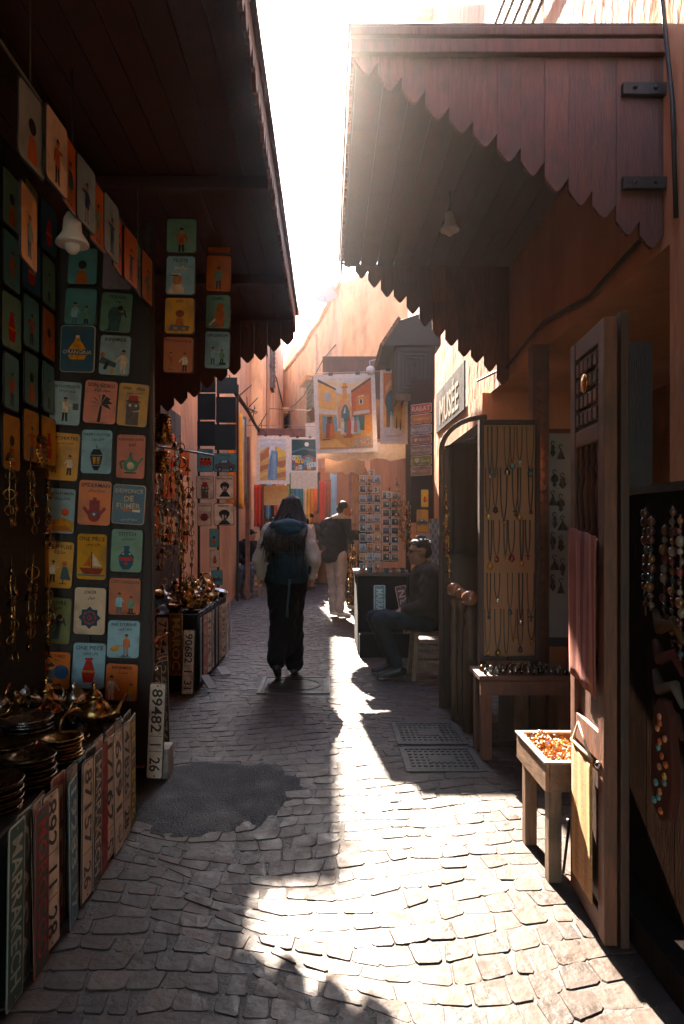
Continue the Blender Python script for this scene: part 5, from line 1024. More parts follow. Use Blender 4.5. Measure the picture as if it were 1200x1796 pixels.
# name plates in a column
GN = 'souvenir name plates in a column by the sunlit plaster'
names = [('RABAT', (.40, .12, .08), 'red brown'), ('CASABLANCA', (.45, .20, .09), 'rust'), ('MAROC', (.25, .25, .28), 'grey'), ('I ♥ MAROC', (.26, .15, .12), 'brown'), ('MARRAKECH', (.30, .22, .18), 'drab'), ('I ♥ Souk', (.24, .26, .07), 'olive green'), ('MARRAKECH', (.33, .2, .13), 'tan')]
for i, (t, c, cn) in enumerate(names):
    p = at(739, 716+i*18.2+9, 7.15)
    plate((p.x, 7.15, p.z), t, c, (.55, .48, .4), f'{cn} name plate, {["topmost", "second", "third", "fourth", "fifth", "sixth", "lowest"][i]} of the column beside the sunlit plaster', GN, yaw=math.radians(-38), upright=False, L=.25, W=.10)
m = MB(); p = at(739, 780, 7.2); m.box((p.x+.01, 7.19, 2.2), (.27, .02, 1.5), (0, 0, math.radians(-38)), DARKWD); tag(m.build('plate_board', mWood, org=(p.x, 7.2, 1.45)), 'dark board behind the column of name plates', 'board')
for (x0, x1, y0, y1, c, t, kd, lb) in [(730, 752, 893, 934, YEL, '', 'car', 'yellow sign with a dark blue car above the seated man'), (738, 752, 858, 890, (.5, .33, .06), '', 'vase', 'narrow yellow sign above the car sign on the right'), (732, 752, 936, 966, LBL, 'MAROC', '', 'pale blue sign just above the head of the seated man'), (724, 734, 936, 966, ORA, '', '', 'orange sliver of a sign left of the pale blue one')]:
    psign(x0, x1, y0, y1, 7.1, c, t, '', kd, lb, 'small signs above the seated man')
e = empty('tile_panel', (1.2, 7.0, 1.2), 'grey patterned panel of small tiles behind the seated man', 'tile panel')
for i in range(4):
    for j in range(9): 
        p = at(755.5+i*4.3, 914+j*9, 7.0); m = MB(); k = .6+.5*((i+j) % 2); m.bb((p.x-.012, 7.0, p.z-.025), (p.x+.012, 7.01, p.z+.025), (.2*k, .24*k, .26*k)); m.build('tile', mPlate, e)
m = MB(); m.bb((.90, 7.85, 0), (.955, 7.92, 2.9), (.05, .035, .03)); tag(m.build('timber_post', mWood, org=(.93, 7.88, 0)), 'dark timber post between the postcard racks and the name plates', 'post')
# black draped counter with a ledge
e = empty('draped_counter', (.62, 7.9, 0), 'black draped counter under the postcard racks', 'counter')
m = MB(); m.bb((.33, 7.55, 0), (.90, 8.5, .86), (.012, .013, .014)); m.build('counter_body', mCloth, e, bevel=.01)
m = MB(); m.bb((.31, 7.53, .862), (.92, 8.52, .89), (.05, .04, .035)); m.build('counter_top', mWood, e)
m = MB(); m.bb((.34, 7.36, 0), (.92, 7.545, .25), (.012, .013, .014)); m.build('ledge', mCloth, e, bevel=.008)
p = at(666, 1027, 7.42); plate((p.x, 7.44, .252), 'MARRAKECH', (.12, .24, .26), (.5, .55, .54), 'blue green plate with pale letters standing on the ledge behind the seated man', 'plates on the black ledge', W=.125, L=.52, turn=-1, roll=0)
p = at(702, 1025, 7.42); plate((p.x+.1, 7.43, .255), 'BAYERN', (.16, .05, .05), (.5, .45, .42), 'leaning dark red plate lettered BAYERN beside the blue green plate', 'plates on the black ledge', W=.12, L=.52, turn=1, roll=math.radians(-11))
for i in range(12):
    x = .38+.045*i; y = 7.58+.05*(i % 3); m = MB(); c = [(.30, .08, .04), (.36, .24, .1), (.08, .12, .14), (.4, .33, .26)][i % 4]
    if i % 2: m.lathe([(.012, 0), (.022, .006), (.028, .03), (.024, .03), (.004, .012)], (0, 0, 0), 12, None, c); nm_ = 'trinket_bowl'
    else: m.bb((-.02, -.02, 0), (.02, .02, .045), c); m.bb((-.022, -.022, .046), (.022, .022, .056), shade(c, .6)); nm_ = 'trinket_box'
    tag(link(nm_, m.mesh(nm_, mPaint), None, (x, y, .892), (0, 0, RN.uniform(0, 3))), f'small {["rust", "gilt", "slate", "cream"][i % 4]} {nm_[8:]} on the black counter, {["first", "second", "third", "fourth", "fifth", "sixth", "seventh", "eighth", "ninth", "tenth", "eleventh", "twelfth"][i]} from the left', nm_[8:], 'trinkets on the black counter')
def rack(px0, px1, py0, py1, Y, rows, ncol, label, cols_):
    a = at(px0, py1, Y); b = at(px1, py0, Y); cx = (a.x+b.x)/2
    e = empty('postcard_rack', (cx, Y+.1, a.z), label, 'postcard rack', 'postcard racks on the black counter')
    m = MB(); m.tube([(cx, Y+.1, a.z), (cx, Y+.1, b.z+.05)], .012, 6, col=(.25, .24, .22)); m.lathe([(.1, 0), (.1, .012), (.02, .02)], (cx, Y+.1, a.z), 14, None, (.2, .19, .18)); m.build('pole', mIron, e)
    cw = (b.x-a.x)/ncol; rh = (b.z-a.z)/rows
    for r in range(rows):
        z = a.z+r*rh+.01; m = MB()
        for y in (Y-.02, Y+.01): m.tube([(a.x, y, z+.01), (b.x, y, z+.01)], .003, 4, col=(.4, .38, .35))
        m.tube([(a.x, Y-.02, z+.01), (a.x, Y+.1, z+.02)], .003, 4, col=(.4, .38, .35)); m.tube([(b.x, Y-.02, z+.01), (b.x, Y+.1, z+.02)], .003, 4, col=(.4, .38, .35))
        m.build('wire_shelf', mIron, e)
        for c in range(ncol):
            m = MB(); k = RN.choice(cols_); x = a.x+(c+.5)*cw; hh = rh*RN.uniform(.78, .92); mt = Euler((math.radians(-14), RN.uniform(-.05, .05), RN.uniform(-.15, .15))).to_matrix()
            cc = Vector((x, Y+.005, z+hh/2)); m.box(cc, (cw*.9, .004, hh), mt, (.6, .54, .46)); m.box(cc+mt @ Vector((0, -.0035, 0)), (cw*.74, .003, hh*.82), mt, k); m.box(cc+mt @ Vector((0, -.006, -hh*.18)), (cw*.74, .002, hh*.3), mt, shade(k, .45))
            m.box(cc+mt @ Vector((cw*.12, -.0075, hh*.05)), (cw*.2, .002, hh*.35), mt, RN.choice([(.6, .3, .1), (.5, .5, .48), (.3, .08, .04)])); m.build('postcard', mPaper, e)
CPS = [(.20, .26, .30), (.4, .18, .08), (.34, .33, .3), (.12, .16, .16), (.5, .30, .14), (.2, .1, .08), (.3, .4, .44)]
rack(630, 668, 832, 1003, 7.75, 10, 3, 'tall revolving rack of postcards with pale borders, left of the pair', CPS)
rack(670, 700, 862, 985, 7.85, 8, 2, 'shorter rack of dark postcards beside the timber post', [shade(c, .6) for c in CPS])
for px, py, Y, t, w_ in ((659, 859, 7.62, '3', 'on the front of'), (683, 868, 7.75, '5', 'on the lower of'), (652, 829, 7.62, '2', 'topping the taller of')):
    if t == '?': t = '5'
    p = at(px, py, Y); m = MB(); m.box((p.x, Y, p.z), (.075, .004, .07), None, (.55, .45, .33)); l = MB(); letter(l, t, p.x, p.z, .05, .045, Y-.0027, BKc); o = tag(m.build('price_tag', mPaper, org=p), f'small price tag {t} {w_} the postcard racks', 'price tag', 'price tags on the postcard racks'); l.build('lettering', mPrint, o)
GK = 'keyrings and bead strings beside the postcard racks'
for i in range(7):
    p = at(694+i*4, 838+i*9+RN.uniform(-8, 8), 7.9); trinket(p.x, 7.78, p.z, 7, f'string of keyrings, {["first", "second", "third", "fourth", "fifth", "sixth", "seventh"][i]} from the postcard racks towards the timber post', GK, (.3, .28, .26), 1.0)
for i in range(4):
    p = at(612+i*5, 955, 9.0); trinket(p.x, 9.0+.1*i, p.z, 8, f'string of bright beads beyond the black counter, {["first", "second", "third", "fourth"][i]} from the left', 'bead strings beyond the counter', (.5, .3, .12), 1.2)

# ------------------------------------------------------------------ right side: museum door, necklaces, tables
e = empty('arched_door', (1.05, 5.35, 0), 'dark arched door hung with leather, standing open before the museum wall', 'door')
ar = [(.89, 0), (1.235, 0), (1.235, 2.26)]+[(1.235-.345*(1-math.cos(t*math.pi/16))*1.0, 2.0+.26*math.cos(t*math.pi/16)) for t in range(1, 9)]
m = MB(); m.prism(ar, 5.33, 5.38, (.03, .022, .018)); m.build('door_leaf', mWood, e)
m = MB(); arc = [(.885, 5.325, 0), (.885, 5.325, 1.0)]+[(1.235-.35*math.sin(t*math.pi/16), 5.325, 2.0+.26*math.cos(t*math.pi/16)) for t in range(8, -1, -1)]
m.tube(arc, .022, 6, col=(.06, .04, .03)); m.build('arched_frame', mWood, e)
m = MB(); m.tube([(.90, 5.30, 2.02), (1.23, 5.28, 2.12)], .008, 6, col=(.6, .58, .55)); m.build('rod', mIron, e)
o = scarf(1.09, 5.28, 2.05, .27, .86, 0, [(.025, .02, .018), (.03, .024, .02)], 'dark leather hide hanging from the pale rod on the arched door', None, 'textile', 2, .015)
for i in range(3): 
    p = at(783+i*3, 850+i*40, 5.2); trinket(p.x, 5.24, p.z, 6, f'gilt chain at the street edge of the arched door, {["upper", "middle", "lower"][i]} of three', 'gilt chains on the arched door', (.5, .34, .1), .9)
GP2 = 'turned wooden posts with round knobs'
for i, (px, py, pyb, Y) in enumerate(((797, 1034, 1285, 4.95), (809, 1041, 1290, 4.85), (824, 1049, 1330, 4.7))):
    t = at(px, py, Y); e = empty('turned_post', (t.x, Y, 0), ['slim turned post with a round knob, nearest the seated man', 'turned post with a small knob between its two neighbours', 'stout turned post with a round knob beside the long table'][i], 'post', GP2)
    r = (.056, .042, .058)[i]; m = MB(); m.ell(t, (r, r, r*.95), None, 16, 12, (.22, .10, .055)); m.build('knob', mGlassy, e)
    m = MB(); h = t.z-r*.8; m.lathe([(.02, 0), (.024, h*.3), (.03, h*.45), (.022, h*.55), (.028, h*.75), (.018, h*.9), (.03, h*.95), (.016, h)] if i < 2 else [(.045, 0), (.045, h*.8), (.03, h*.86), (.04, h*.92), (.018, h)], (t.x, Y, 0), 12, None, (.10, .055, .035)); m.build('shaft', mWood, e)
# necklace board
YB = 4.42; a = at(848, 1150, YB); b = at(938, 745, YB)
e = empty('necklace_board', ((a.x+b.x)/2, YB, a.z), 'tall tan display board framed in dark wood and hung with rows of necklaces', 'display board')
m = MB(); m.bb((a.x, YB, a.z), (b.x, YB+.02, b.z), (.36, .20, .11)); m.build('backing', mPaper, e)
for lo, hi in (((a.x-.03, a.z-.03), (a.x-.001, b.z+.03)), ((b.x+.001, a.z-.03), (b.x+.03, b.z+.03)), ((a.x, a.z-.03), (b.x, a.z-.001)), ((a.x, b.z+.001), (b.x, b.z+.03))): m = MB(); m.bb((lo[0], YB-.02, lo[1]), (hi[0], YB+.03, hi[1]), (.06, .035, .028)); m.build('frame_bar', mWood, e)
for zz in (0, 1): m = MB(); m.bb((a.x-.02+zz*(b.x-a.x), YB+.03, 0), (a.x+.02+zz*(b.x-a.x), YB+.07, a.z+.1), DARKWD); m.build('leg', mWood, e)
GNK = 'necklaces hung in rows on the tan board'
rowsn = [('first', 748, 815, 6), ('second', 820, 905, 6), ('third', 912, 990, 6), ('fourth', 1005, 1070, 5), ('fifth', 1068, 1135, 6)]
pend = ['silver', 'red', 'black', 'turquoise', 'amber', 'gold']
pcol = {'silver': (.45, .43, .4), 'red': (.3, .04, .03), 'black': (.02, .02, .02), 'turquoise': (.05, .13, .13), 'amber': (.5, .2, .03), 'gold': (.45, .26, .07)}
wd6 = ['leftmost', 'second', 'third', 'fourth', 'fifth', 'rightmost']
for r, (rn, y0, y1, n_) in enumerate(rowsn):
    for i in range(n_):
        px = 857+i*(72/(n_-1))+RN.uniform(-4, 4); t = at(px, y0, YB-.012); z1 = at(px, y1+RN.uniform(-22, 18), YB).z; hw = RN.uniform(.009, .024); H = t.z-z1
        pn = 'gold' if r == 4 and i < 3 else pend[(r*5+i*3) % 6]; cc = RN.choice([(.03, .025, .02), (.06, .04, .03), (.1, .08, .06)])
        pts = [(t.x+hw*(1 if s > 0 else -1)*(1-(1-abs(s))**3), YB-.012, t.z-H*(1-abs(s)**1.4)) for s in [k/7-1 for k in range(15)]]
        m = MB(); m.tube(pts, RN.uniform(.0026, .0045), 5, col=cc); o = tag(m.build('necklace', mPaint, org=(t.x, YB-.012, z1)), f'necklace with {pn} pendant, {wd6[i] if i < n_-1 else "rightmost"} in the {rn} row of the tan board', 'necklace', GNK)
        m = MB(); s_ = RN.uniform(.8, 1.3)
        if (r+i) % 3 == 0: m.ell((t.x, YB-.018, z1-.014*s_), (.013*s_, .008, .017*s_), None, 10, 6, pcol[pn])
        elif (r+i) % 3 == 1: m.bb((t.x-.014*s_, YB-.022, z1-.012*s_), (t.x+.014*s_, YB-.014, z1-.005*s_), pcol[pn]); m.bb((t.x-.004*s_, YB-.0225, z1-.034*s_), (t.x+.004*s_, YB-.0135, z1+.002), pcol[pn])
        else: m.lathe([(.004, .0), (.012*s_, -.012*s_), (.016*s_, -.03*s_), (.006, -.04*s_), (.002, -.042*s_)], (t.x, YB-.018, z1), 10, None, pcol[pn])
        m.build('pendant', mBrass if pn in ('silver', 'gold') else mGlassy, o)
# carved jamb and white earring board
e = empty('carved_jamb', (1.40, 4.6, 0), 'reddish carved jamb between the necklace board and the white earring board', 'door jamb')
m = MB(); m.bb((1.365, 4.56, 0), (1.475, 4.66, 2.62), (.10, .035, .02)); m.build('jamb', mWood, e)
for i in range(24): m = MB(); m.box((1.42, 4.553, .62+i*.075), (.05, .02, .05), (0, math.pi/4, 0), (.13, .045, .025)); m.build('carved_diamond', mWood, e)
YW = 4.64; a = at(962, 1118, YW); b = at(1003, 760, YW)
e = empty('earring_board', ((a.x+b.x)/2, YW, a.z), 'white display board with dark silver ornaments behind the open door leaf', 'display board')
m = MB(); m.bb((a.x, YW, a.z), (b.x, YW+.02, b.z), (.30, .32, .32)); m.build('backing', mPaper, e)
m = MB(); m.bb((a.x, YW-.01, b.z+.002), (b.x, YW+.03, b.z+.03), (.2, .07, .04)); m.bb((a.x, YW-.01, a.z-.06), (b.x, YW+.03, a.z-.002), (.03, .04, .045)); m.build('frame_bar', mWood, e)
for wv in range(2): m = MB(); m.bb((a.x+wv*(b.x-a.x)-.015, YW+.03, 0), (a.x+wv*(b.x-a.x)+.015, YW+.06, a.z), DARKWD); m.build('leg', mWood, e)
for i, py in enumerate((785, 835, 872, 910, 945, 985, 1020)):
    for j in range(2):
        p = at(970+j*14+(i % 2)*3, py+j*6, YW-.012); sc_ = RN.uniform(.8, 1.2); m = MB()
        m.tube([(p.x+.012*math.cos(t), YW-.008, p.z+.03+.014*math.sin(t)) for t in [k*.5 for k in range(10)]], .003, 4, col=(.03, .03, .03)); m.lathe([[(.004, .02), (.016*sc_, .0), (.010*sc_, -.012), (.022*sc_, -.035), (.012*sc_, -.05), (.003, -.062)], [(.003, .02), (.006, .0), (.028*sc_, -.05), (.03*sc_, -.055), (.003, -.056)], [(.003, .015), (.02*sc_, -.005), (.024*sc_, -.03), (.008, -.045), (.014*sc_, -.06), (.003, -.075)]][(i*2+j) % 3], (p.x, YW-.012, p.z), 10, None, (.04, .04, .04))
        tag(m.build('earring', mPaint, org=p), f'dark ornament on the white board, {["left", "right"][j]} column, {["first", "second", "third", "fourth", "fifth", "sixth", "seventh"][i]} from the top', 'earring', 'dark ornaments on the white board')
# long table
tb = table('long_table', 'red brown wooden table with glass and silver trinkets below the necklace board', .905, 1.47, 4.08, 4.38, .515, (.13, .05, .03))
m = MB(); m.bb((.91, 4.075, .40), (1.46, 4.095, .483), (.13, .05, .03)); m.build('apron', mWood, tb)
GJ = 'little jars and trinkets on the long table'
for i in range(14):
    for j in range(2):
        x = .95+i*.037; m = MB(); h = RN.uniform(.03, .06); r = RN.uniform(.011, .016); c = RN.choice([SIL, BR, (.3, .3, .28), (.1, .13, .13)])
        m.lathe([(r*.8, 0), (r, .004), (r, h*.7), (r*.6, h*.8), (r*.7, h), (.003, h+.004)], (0, 0, 0), 10, None, c)
        tag(link('small_jar', m.mesh('small_jar', mBrass), None, (x, 4.14+j*.1+RN.uniform(-.02, .02), .516)), f'little metal jar, {wd6[i] if i in (1, 2, 3, 4) else ["leftmost", 0, 0, 0, 0, "sixth", "seventh", "eighth", "ninth", "tenth", "eleventh", "twelfth", "thirteenth", "rightmost"][i]} in the {["front", "back"][j]} row on the long table', 'jar', GJ)
e = empty('back_crate', (1.25, 4.75, 0), 'stacked dark boards and crates leaning under the long table', 'crate')
for i, x in enumerate((1.03, 1.17, 1.27)): m = MB(); m.box((x, 4.46+.02*i, .26), (.10 if i else .08, .02, .5), (.05, 0, 0), [(.13, .08, .05), (.05, .035, .03), (.17, .11, .07)][i]); m.build('board', mWood, e)
# small sunlit table of amber
e = empty('amber_table', (1.06, 2.87, 0), 'small worn wooden tray table of amber bangles standing in the sun', 'table')
WT = (.24, .14, .08); x0, x1, y0, y1, zt = .85, 1.28, 2.67, 3.08, .475
m = MB(); m.bb((x0+.012, y0+.012, zt-.085), (x1-.012, y1-.012, zt-.07), WT); m.build('tray_bottom', mWood, e)
for nm_, lo, hi in (('tray_side', (x0, y0, zt-.11), (x0+.016, y1, zt)), ('tray_side', (x1-.016, y0, zt-.11), (x1, y1, zt)), ('tray_side', (x0+.017, y0, zt-.11), (x1-.017, y0+.016, zt)), ('tray_side', (x0+.017, y1-.016, zt-.11), (x1-.017, y1, zt))):
    m = MB(); m.bb(lo, hi, shade(WT, RN.uniform(.85, 1.15))); m.build(nm_, mWoodY, e, bevel=.003)
m = MB()
for lo, hi in (((x0-.006, y0-.006), (x0+.02, y1+.006)), ((x0+.021, y0-.006), (x1, y0+.02)), ((x0+.021, y1-.02), (x1, y1+.006))): m.bb((*lo, zt+.001), (*hi, zt+.010), (.42, .34, .27))
m.build('rim', mWoodY, e, bevel=.002)
for (x, y) in ((x0+.045, y0+.045), (x0+.045, y1-.045), (x1-.045, y0+.045), (x1-.045, y1-.045)): m = MB(); m.bb((x-.026, y-.026, 0), (x+.026, y+.026, zt-.112), shade(WT, RN.uniform(.8, 1.1))); m.build('leg', mWood, e, bevel=.004)
m = MB(); m.tube([(x0+.3, y1-.05, .01), (x0+.2, 3.0, .12), (x0+.14, 2.8, .2), (x0+.09, y0+.06, .02)], .006, 5, col=(.03, .03, .03)); m.build('cord', mPaint, e)
GAB = 'amber bangles heaped on the small sunlit table'
me_b = []
for k in range(4):
    m = MB(); r = .028+.004*k; cc = [(.62, .24, .03), (.55, .16, .02), (.72, .38, .08), (.42, .10, .012)][k]; nb_ = 15+k
    for a in range(nb_): m.ell((r*(1+.15*math.sin(a*1.7+k))*math.cos(a*6.283/nb_), r*math.sin(a*6.283/nb_), .004*math.sin(a*2.1)), (.0062, .0062, .0058), None, 6, 4, shade(cc, RN.uniform(.6, 1.3)))
    m.box((r+.008, 0, .004), (.016, .012, .001), (0, .3, .4), (.6, .55, .48)); me_b.append(m.mesh('amber_bangle', mGlassy))
for i in range(10):
    for j in range(8):
        o = link('amber_bangle', me_b[RN.randrange(4)], None, (x0+.05+i*.037+RN.uniform(-.012, .012), y0+.05+j*.045+RN.uniform(-.01, .01), zt-.045+RN.uniform(0, .04)), (RN.uniform(-.9, .9), RN.uniform(-.9, .9), RN.uniform(0, 6)))
        tag(o, 'amber bangle lying in the glossy heap on the small sunlit table', 'bangle', GAB)
# carved door leaf standing open
e = empty('door_leaf', (.94, 2.46, 0), 'tall carved open door leaf hung with a striped cloth and a reed mat', 'door')
DL = lambda u, t, z: (.917+.07*u+t, 2.27+u, z)
WD = (.15, .055, .026)
def dbox(name, u0, u1, t0, t1, z0, z1, col, bev=.004, mat=None):
    m = MB(); vs = [DL(u, t, z) for z in (z0, z1) for t in (t0, t1) for u in (u0, u1)]
    m.add(vs, [(0, 2, 3, 1), (4, 5, 7, 6), (0, 1, 5, 4), (2, 6, 7, 3), (0, 4, 6, 2), (1, 3, 7, 5)], col); return m.build(name, mat or mWood, e, bevel=bev)
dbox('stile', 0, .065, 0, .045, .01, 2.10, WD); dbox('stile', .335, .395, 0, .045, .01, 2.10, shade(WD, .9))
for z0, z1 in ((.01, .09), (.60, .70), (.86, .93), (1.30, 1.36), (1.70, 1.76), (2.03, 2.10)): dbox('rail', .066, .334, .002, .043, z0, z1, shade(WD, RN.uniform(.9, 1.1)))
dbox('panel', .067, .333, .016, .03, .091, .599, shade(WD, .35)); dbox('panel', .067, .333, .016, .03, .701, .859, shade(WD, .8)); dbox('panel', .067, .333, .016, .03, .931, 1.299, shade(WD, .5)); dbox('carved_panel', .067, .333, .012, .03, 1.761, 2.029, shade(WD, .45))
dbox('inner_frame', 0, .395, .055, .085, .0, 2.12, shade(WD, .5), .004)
for i in range(4):
    u = .10+i*.066; b0 = DL(u, .022, 1.361); m = MB(); m.lathe([(.012, 0), (.02, .02), (.012, .04), (.016, .1), (.02, .17), (.012, .22), (.02, .25), (.012, .27), (.016, .31), (.012, .338)], b0, 10, None, shade(WD, 1.1)); m.build('spindle', mWood, e)
    u = .10+i*.066; b0 = DL(u, .012, 0.95); m = MB(); m.lathe([(.012, 0), (.018, .04), (.013, .2), (.018, .32), (.012, .345)], b0, 10, None, shade(WD, .9)); m.build('spindle', mWood, e)
for i in range(5):
    for j in range(4): dbox('carved_tile', .08+i*.05, .115+i*.05, -.002, .011, 1.775+j*.063, 1.82+j*.063, shade(WD, RN.uniform(.5, 1.6)), .003)
m = MB(); c = DL(.2, -.006, 1.92); m.ell(c, (.006, .03, .035), None, 12, 8, (.75, .36, .08)); m.build('brass_boss', mBrass, e)
m = MB(); c = DL(.035, -.008, .60); m.ell(c, (.012, .014, .014), None, 10, 6, (.5, .45, .38)); m.build('handle', mBrass, e)
def hang(name, u0, u1, z0, z1, stripes, mat, label, cat, t=-.012, wav=.006, skew=0.0):
    m = MB(); nu, nz = 12, 16; vs = []
    for s_ in (0, .006):
        for j in range(nz+1):
            for i in range(nu+1): u = u0+(u1-u0)*i/nu; vs.append(DL(u, t-s_-wav*math.sin(i*1.1+j*.15)*(1-j/nz*.5), z1+(z0-z1)*j/nz+skew*(i/nu)))
    n = (nu+1)*(nz+1)
    for i in range(nu):
        c = stripes[i*len(stripes)//nu]
        for j in range(nz): a = j*(nu+1)+i; m.f += [[a, a+1, a+nu+2, a+nu+1], [n+a, n+a+nu+1, n+a+nu+2, n+a+1]]; m.c += [c]*2; m.s += [True]*2
        for a in (i, nz*(nu+1)+i): m.f.append([a, a+1, n+a+1, n+a]); m.c.append(c); m.s.append(False)
    for j in range(nz):
        for i in (0, nu): a = j*(nu+1)+i; m.f.append([a, a+nu+1, n+a+nu+1, n+a]); m.c.append(stripes[0]); m.s.append(False)
    m.v = vs; return tag(m.build(name, mat, org=DL((u0+u1)/2, t, z0)), label, cat)
hang('striped_cloth', .04, .345, .82, 1.37, [(.26, .08, .06), (.36, .14, .11), (.40, .14, .05), (.24, .09, .10), (.38, .15, .13), (.20, .07, .06), (.34, .12, .10), (.28, .07, .05), (.4, .17, .13), (.25, .08, .08), (.36, .12, .06), (.3, .1, .09)], mCloth, 'pink and orange striped cloth hanging on the upper door leaf, half in sun', 'cloth', skew=.03)
o = hang('reed_mat', .075, .30, .11, .60, [(.55, .28, .09), (.42, .19, .05), (.55, .28, .09), (.55, .28, .09), (.42, .19, .05), (.55, .28, .09)], mReed, 'long woven reed mat hung by a string on the lower door leaf', 'mat', t=-.014, wav=.002)
m = MB(); m.tube([DL(.075, -.02, .60), DL(.19, -.03, .70), DL(.30, -.02, .60)], .004, 5, col=(.6, .52, .42)); s_ = m.build('string', mCloth, o); m = MB(); m.tube([DL(.07, -.02, .605), DL(.305, -.02, .605)], .007, 6, col=(.35, .2, .1)); m.build('top_rod', mWood, o)
# dark cabinet and hanging things at the right edge
e = empty('shop_cabinet', (1.3, 2.1, 0), 'dark wooden cabinet front at the right edge of the frame', 'cabinet')
for i in range(7): m = MB(); m.bb((1.14, 1.25+i*.2, .0), (1.165, 1.25+i*.2+.195, 1.52), shade(DARKWD, RN.uniform(.18, .34))); m.build('plank', mShadeWood, e)  # shade put into the plank colour, so sunlit boards stay dark
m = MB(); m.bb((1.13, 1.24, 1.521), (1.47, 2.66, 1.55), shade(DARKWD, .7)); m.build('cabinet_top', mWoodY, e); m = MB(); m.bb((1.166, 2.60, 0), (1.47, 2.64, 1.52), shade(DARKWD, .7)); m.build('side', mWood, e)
m = MB(); m.bb((1.02, 1.2, 0), (1.138, 2.68, .10), (.014, .012, .011)); m.build('step', mShadeWood, e, bevel=.006)  # step coloured near black, standing partly for shade on the ground
GBE = 'bead strings hanging at the right edge'
for i in range(6):
    y = 2.42-i*.07; e = empty('bead_string', (1.11, y, 1.46), f'string of coloured beads at the right frame edge, {ordn[i] if i else "first"} from the door leaf', 'bead string', GBE)
    m = MB(); z = 1.47-.03*(i % 3); x = 1.11+RN.uniform(-.015, .015); L = RN.uniform(.25, .5); m.tube([(x, y, z), (x, y, z-L)], .003, 4, col=(.2, .12, .06)); m.build('cord', mPaint, e)
    k = int(L/.032)
    for b_ in range(k): m = MB(); s_ = RN.uniform(.009, .016); m.ell((x+RN.uniform(-.004, .004), y+RN.uniform(-.004, .004), z-.02-b_*.032), (s_, s_, s_*1.2), None, 8, 6, RN.choice([(.16, .025, .018), (.2, .08, .02), (.03, .05, .06), (.2, .16, .12), (.12, .04, .02), (.1, .03, .02)])); m.build('bead', mGlassy, e)
e = empty('embroidered_pouch', (1.09, 2.2, .45), 'long rust coloured embroidered pouch with round medallions hanging at the right edge', 'pouch')
pr = [(0, .0), (.05, .03), (.075, .12), (.07, .25), (.05, .36), (.02, .40)]; m = MB(); poly = [(1.0*p[0], p[1]) for p in pr]+[(-p[0], p[1]) for p in reversed(pr[1:])]
m.prism(poly, 0, .03, (.07, .02, .013), lambda a, t, z: (1.09+t*1.0-.02, 2.2-a, .45+z)); m.build('cloth', mCloth, e, bevel=.008)
for i in range(16):
    z = .04+.02*i; u = RN.uniform(-.045, .045)*(1 if z < .3 else .5); m = MB(); m.lathe([(.012, 0), (.012, .004), (.006, .007)], (1.07, 2.2-u, .45+z), 10, Matrix.Rotation(math.radians(-90), 3, 'Y'), RN.choice([(.4, .12, .05), (.1, .25, .26), (.5, .3, .1), (.45, .2, .12)])); m.build('medallion', mPlate, e)
for i in range(4):
    z = 1.12-.1*i; m = MB(); m.tube([(1.10, 2.3, z), (1.09, 2.24, z-.05), (1.10, 2.17, z-.02), (1.1, 2.12, z-.08)], [.01, .022, .018, .006], 7, col=[(.09, .045, .015), (.07, .015, .01), (.11, .085, .065), (.06, .022, .012)][i]); tag(m.build('hanging_tassel', mCloth, org=(1.1, 2.2, z)), ['gilt', 'red', 'pale', 'rust'][i]+' twisted tassel hanging above the embroidered pouch', 'tassel', 'tassels above the pouch')
# ------------------------------------------------------------------ people
import numpy as np
def blend(mb, name, mat, voxel=.012, it=4, col=(1, 1, 1), loc=(0, 0, 0), parent=None, colf=None, lump=0.0):
    """fuse overlapping volumes into one continuous surface"""
    me = mb.mesh('tmp', mat); o = bpy.data.objects.new('tmp', me)
    r = o.modifiers.new('r', 'REMESH'); r.mode = 'VOXEL'; r.voxel_size = voxel
    s = o.modifiers.new('s', 'SMOOTH'); s.iterations = it; s.factor = .5
    nm = evaluated_mesh(o); nm.name = name
    bpy.data.objects.remove(o); bpy.data.meshes.remove(me)
    nv = len(nm.vertices); co = np.empty(nv*3, dtype=np.float32); nm.vertices.foreach_get('co', co); co = co.reshape(-1, 3)
    if lump:
        no = np.empty(nv*3, dtype=np.float32); nm.vertices.foreach_get('normal', no); no = no.reshape(-1, 3); x, y, z = co.T
        f_ = np.sin(x*31+np.sin(z*17)*2.2)*np.sin(y*29+z*11)+.7*np.sin(z*43+np.sin(x*25+y*19)*2.5)+.5*np.sin(x*67+y*53-z*47)
        co += no*(f_*lump*.55)[:, None]; nm.vertices.foreach_set('co', co.ravel())
    for a in list(nm.color_attributes): nm.color_attributes.remove(a)
    ca = nm.color_attributes.new('Col', 'FLOAT_COLOR', 'POINT'); buf = np.ones((nv, 4), dtype=np.float32)
    if colf: buf[:, :3] = [colf(Vector(p)) for p in co]
    else: buf[:, :3] = col
    ca.data.foreach_set('color', buf.ravel())
    nm.polygons.foreach_set('use_smooth', [True]*len(nm.polygons))
    nm.materials.clear(); nm.materials.append(mat)
    return link(name, nm, parent, loc)
V = Vector
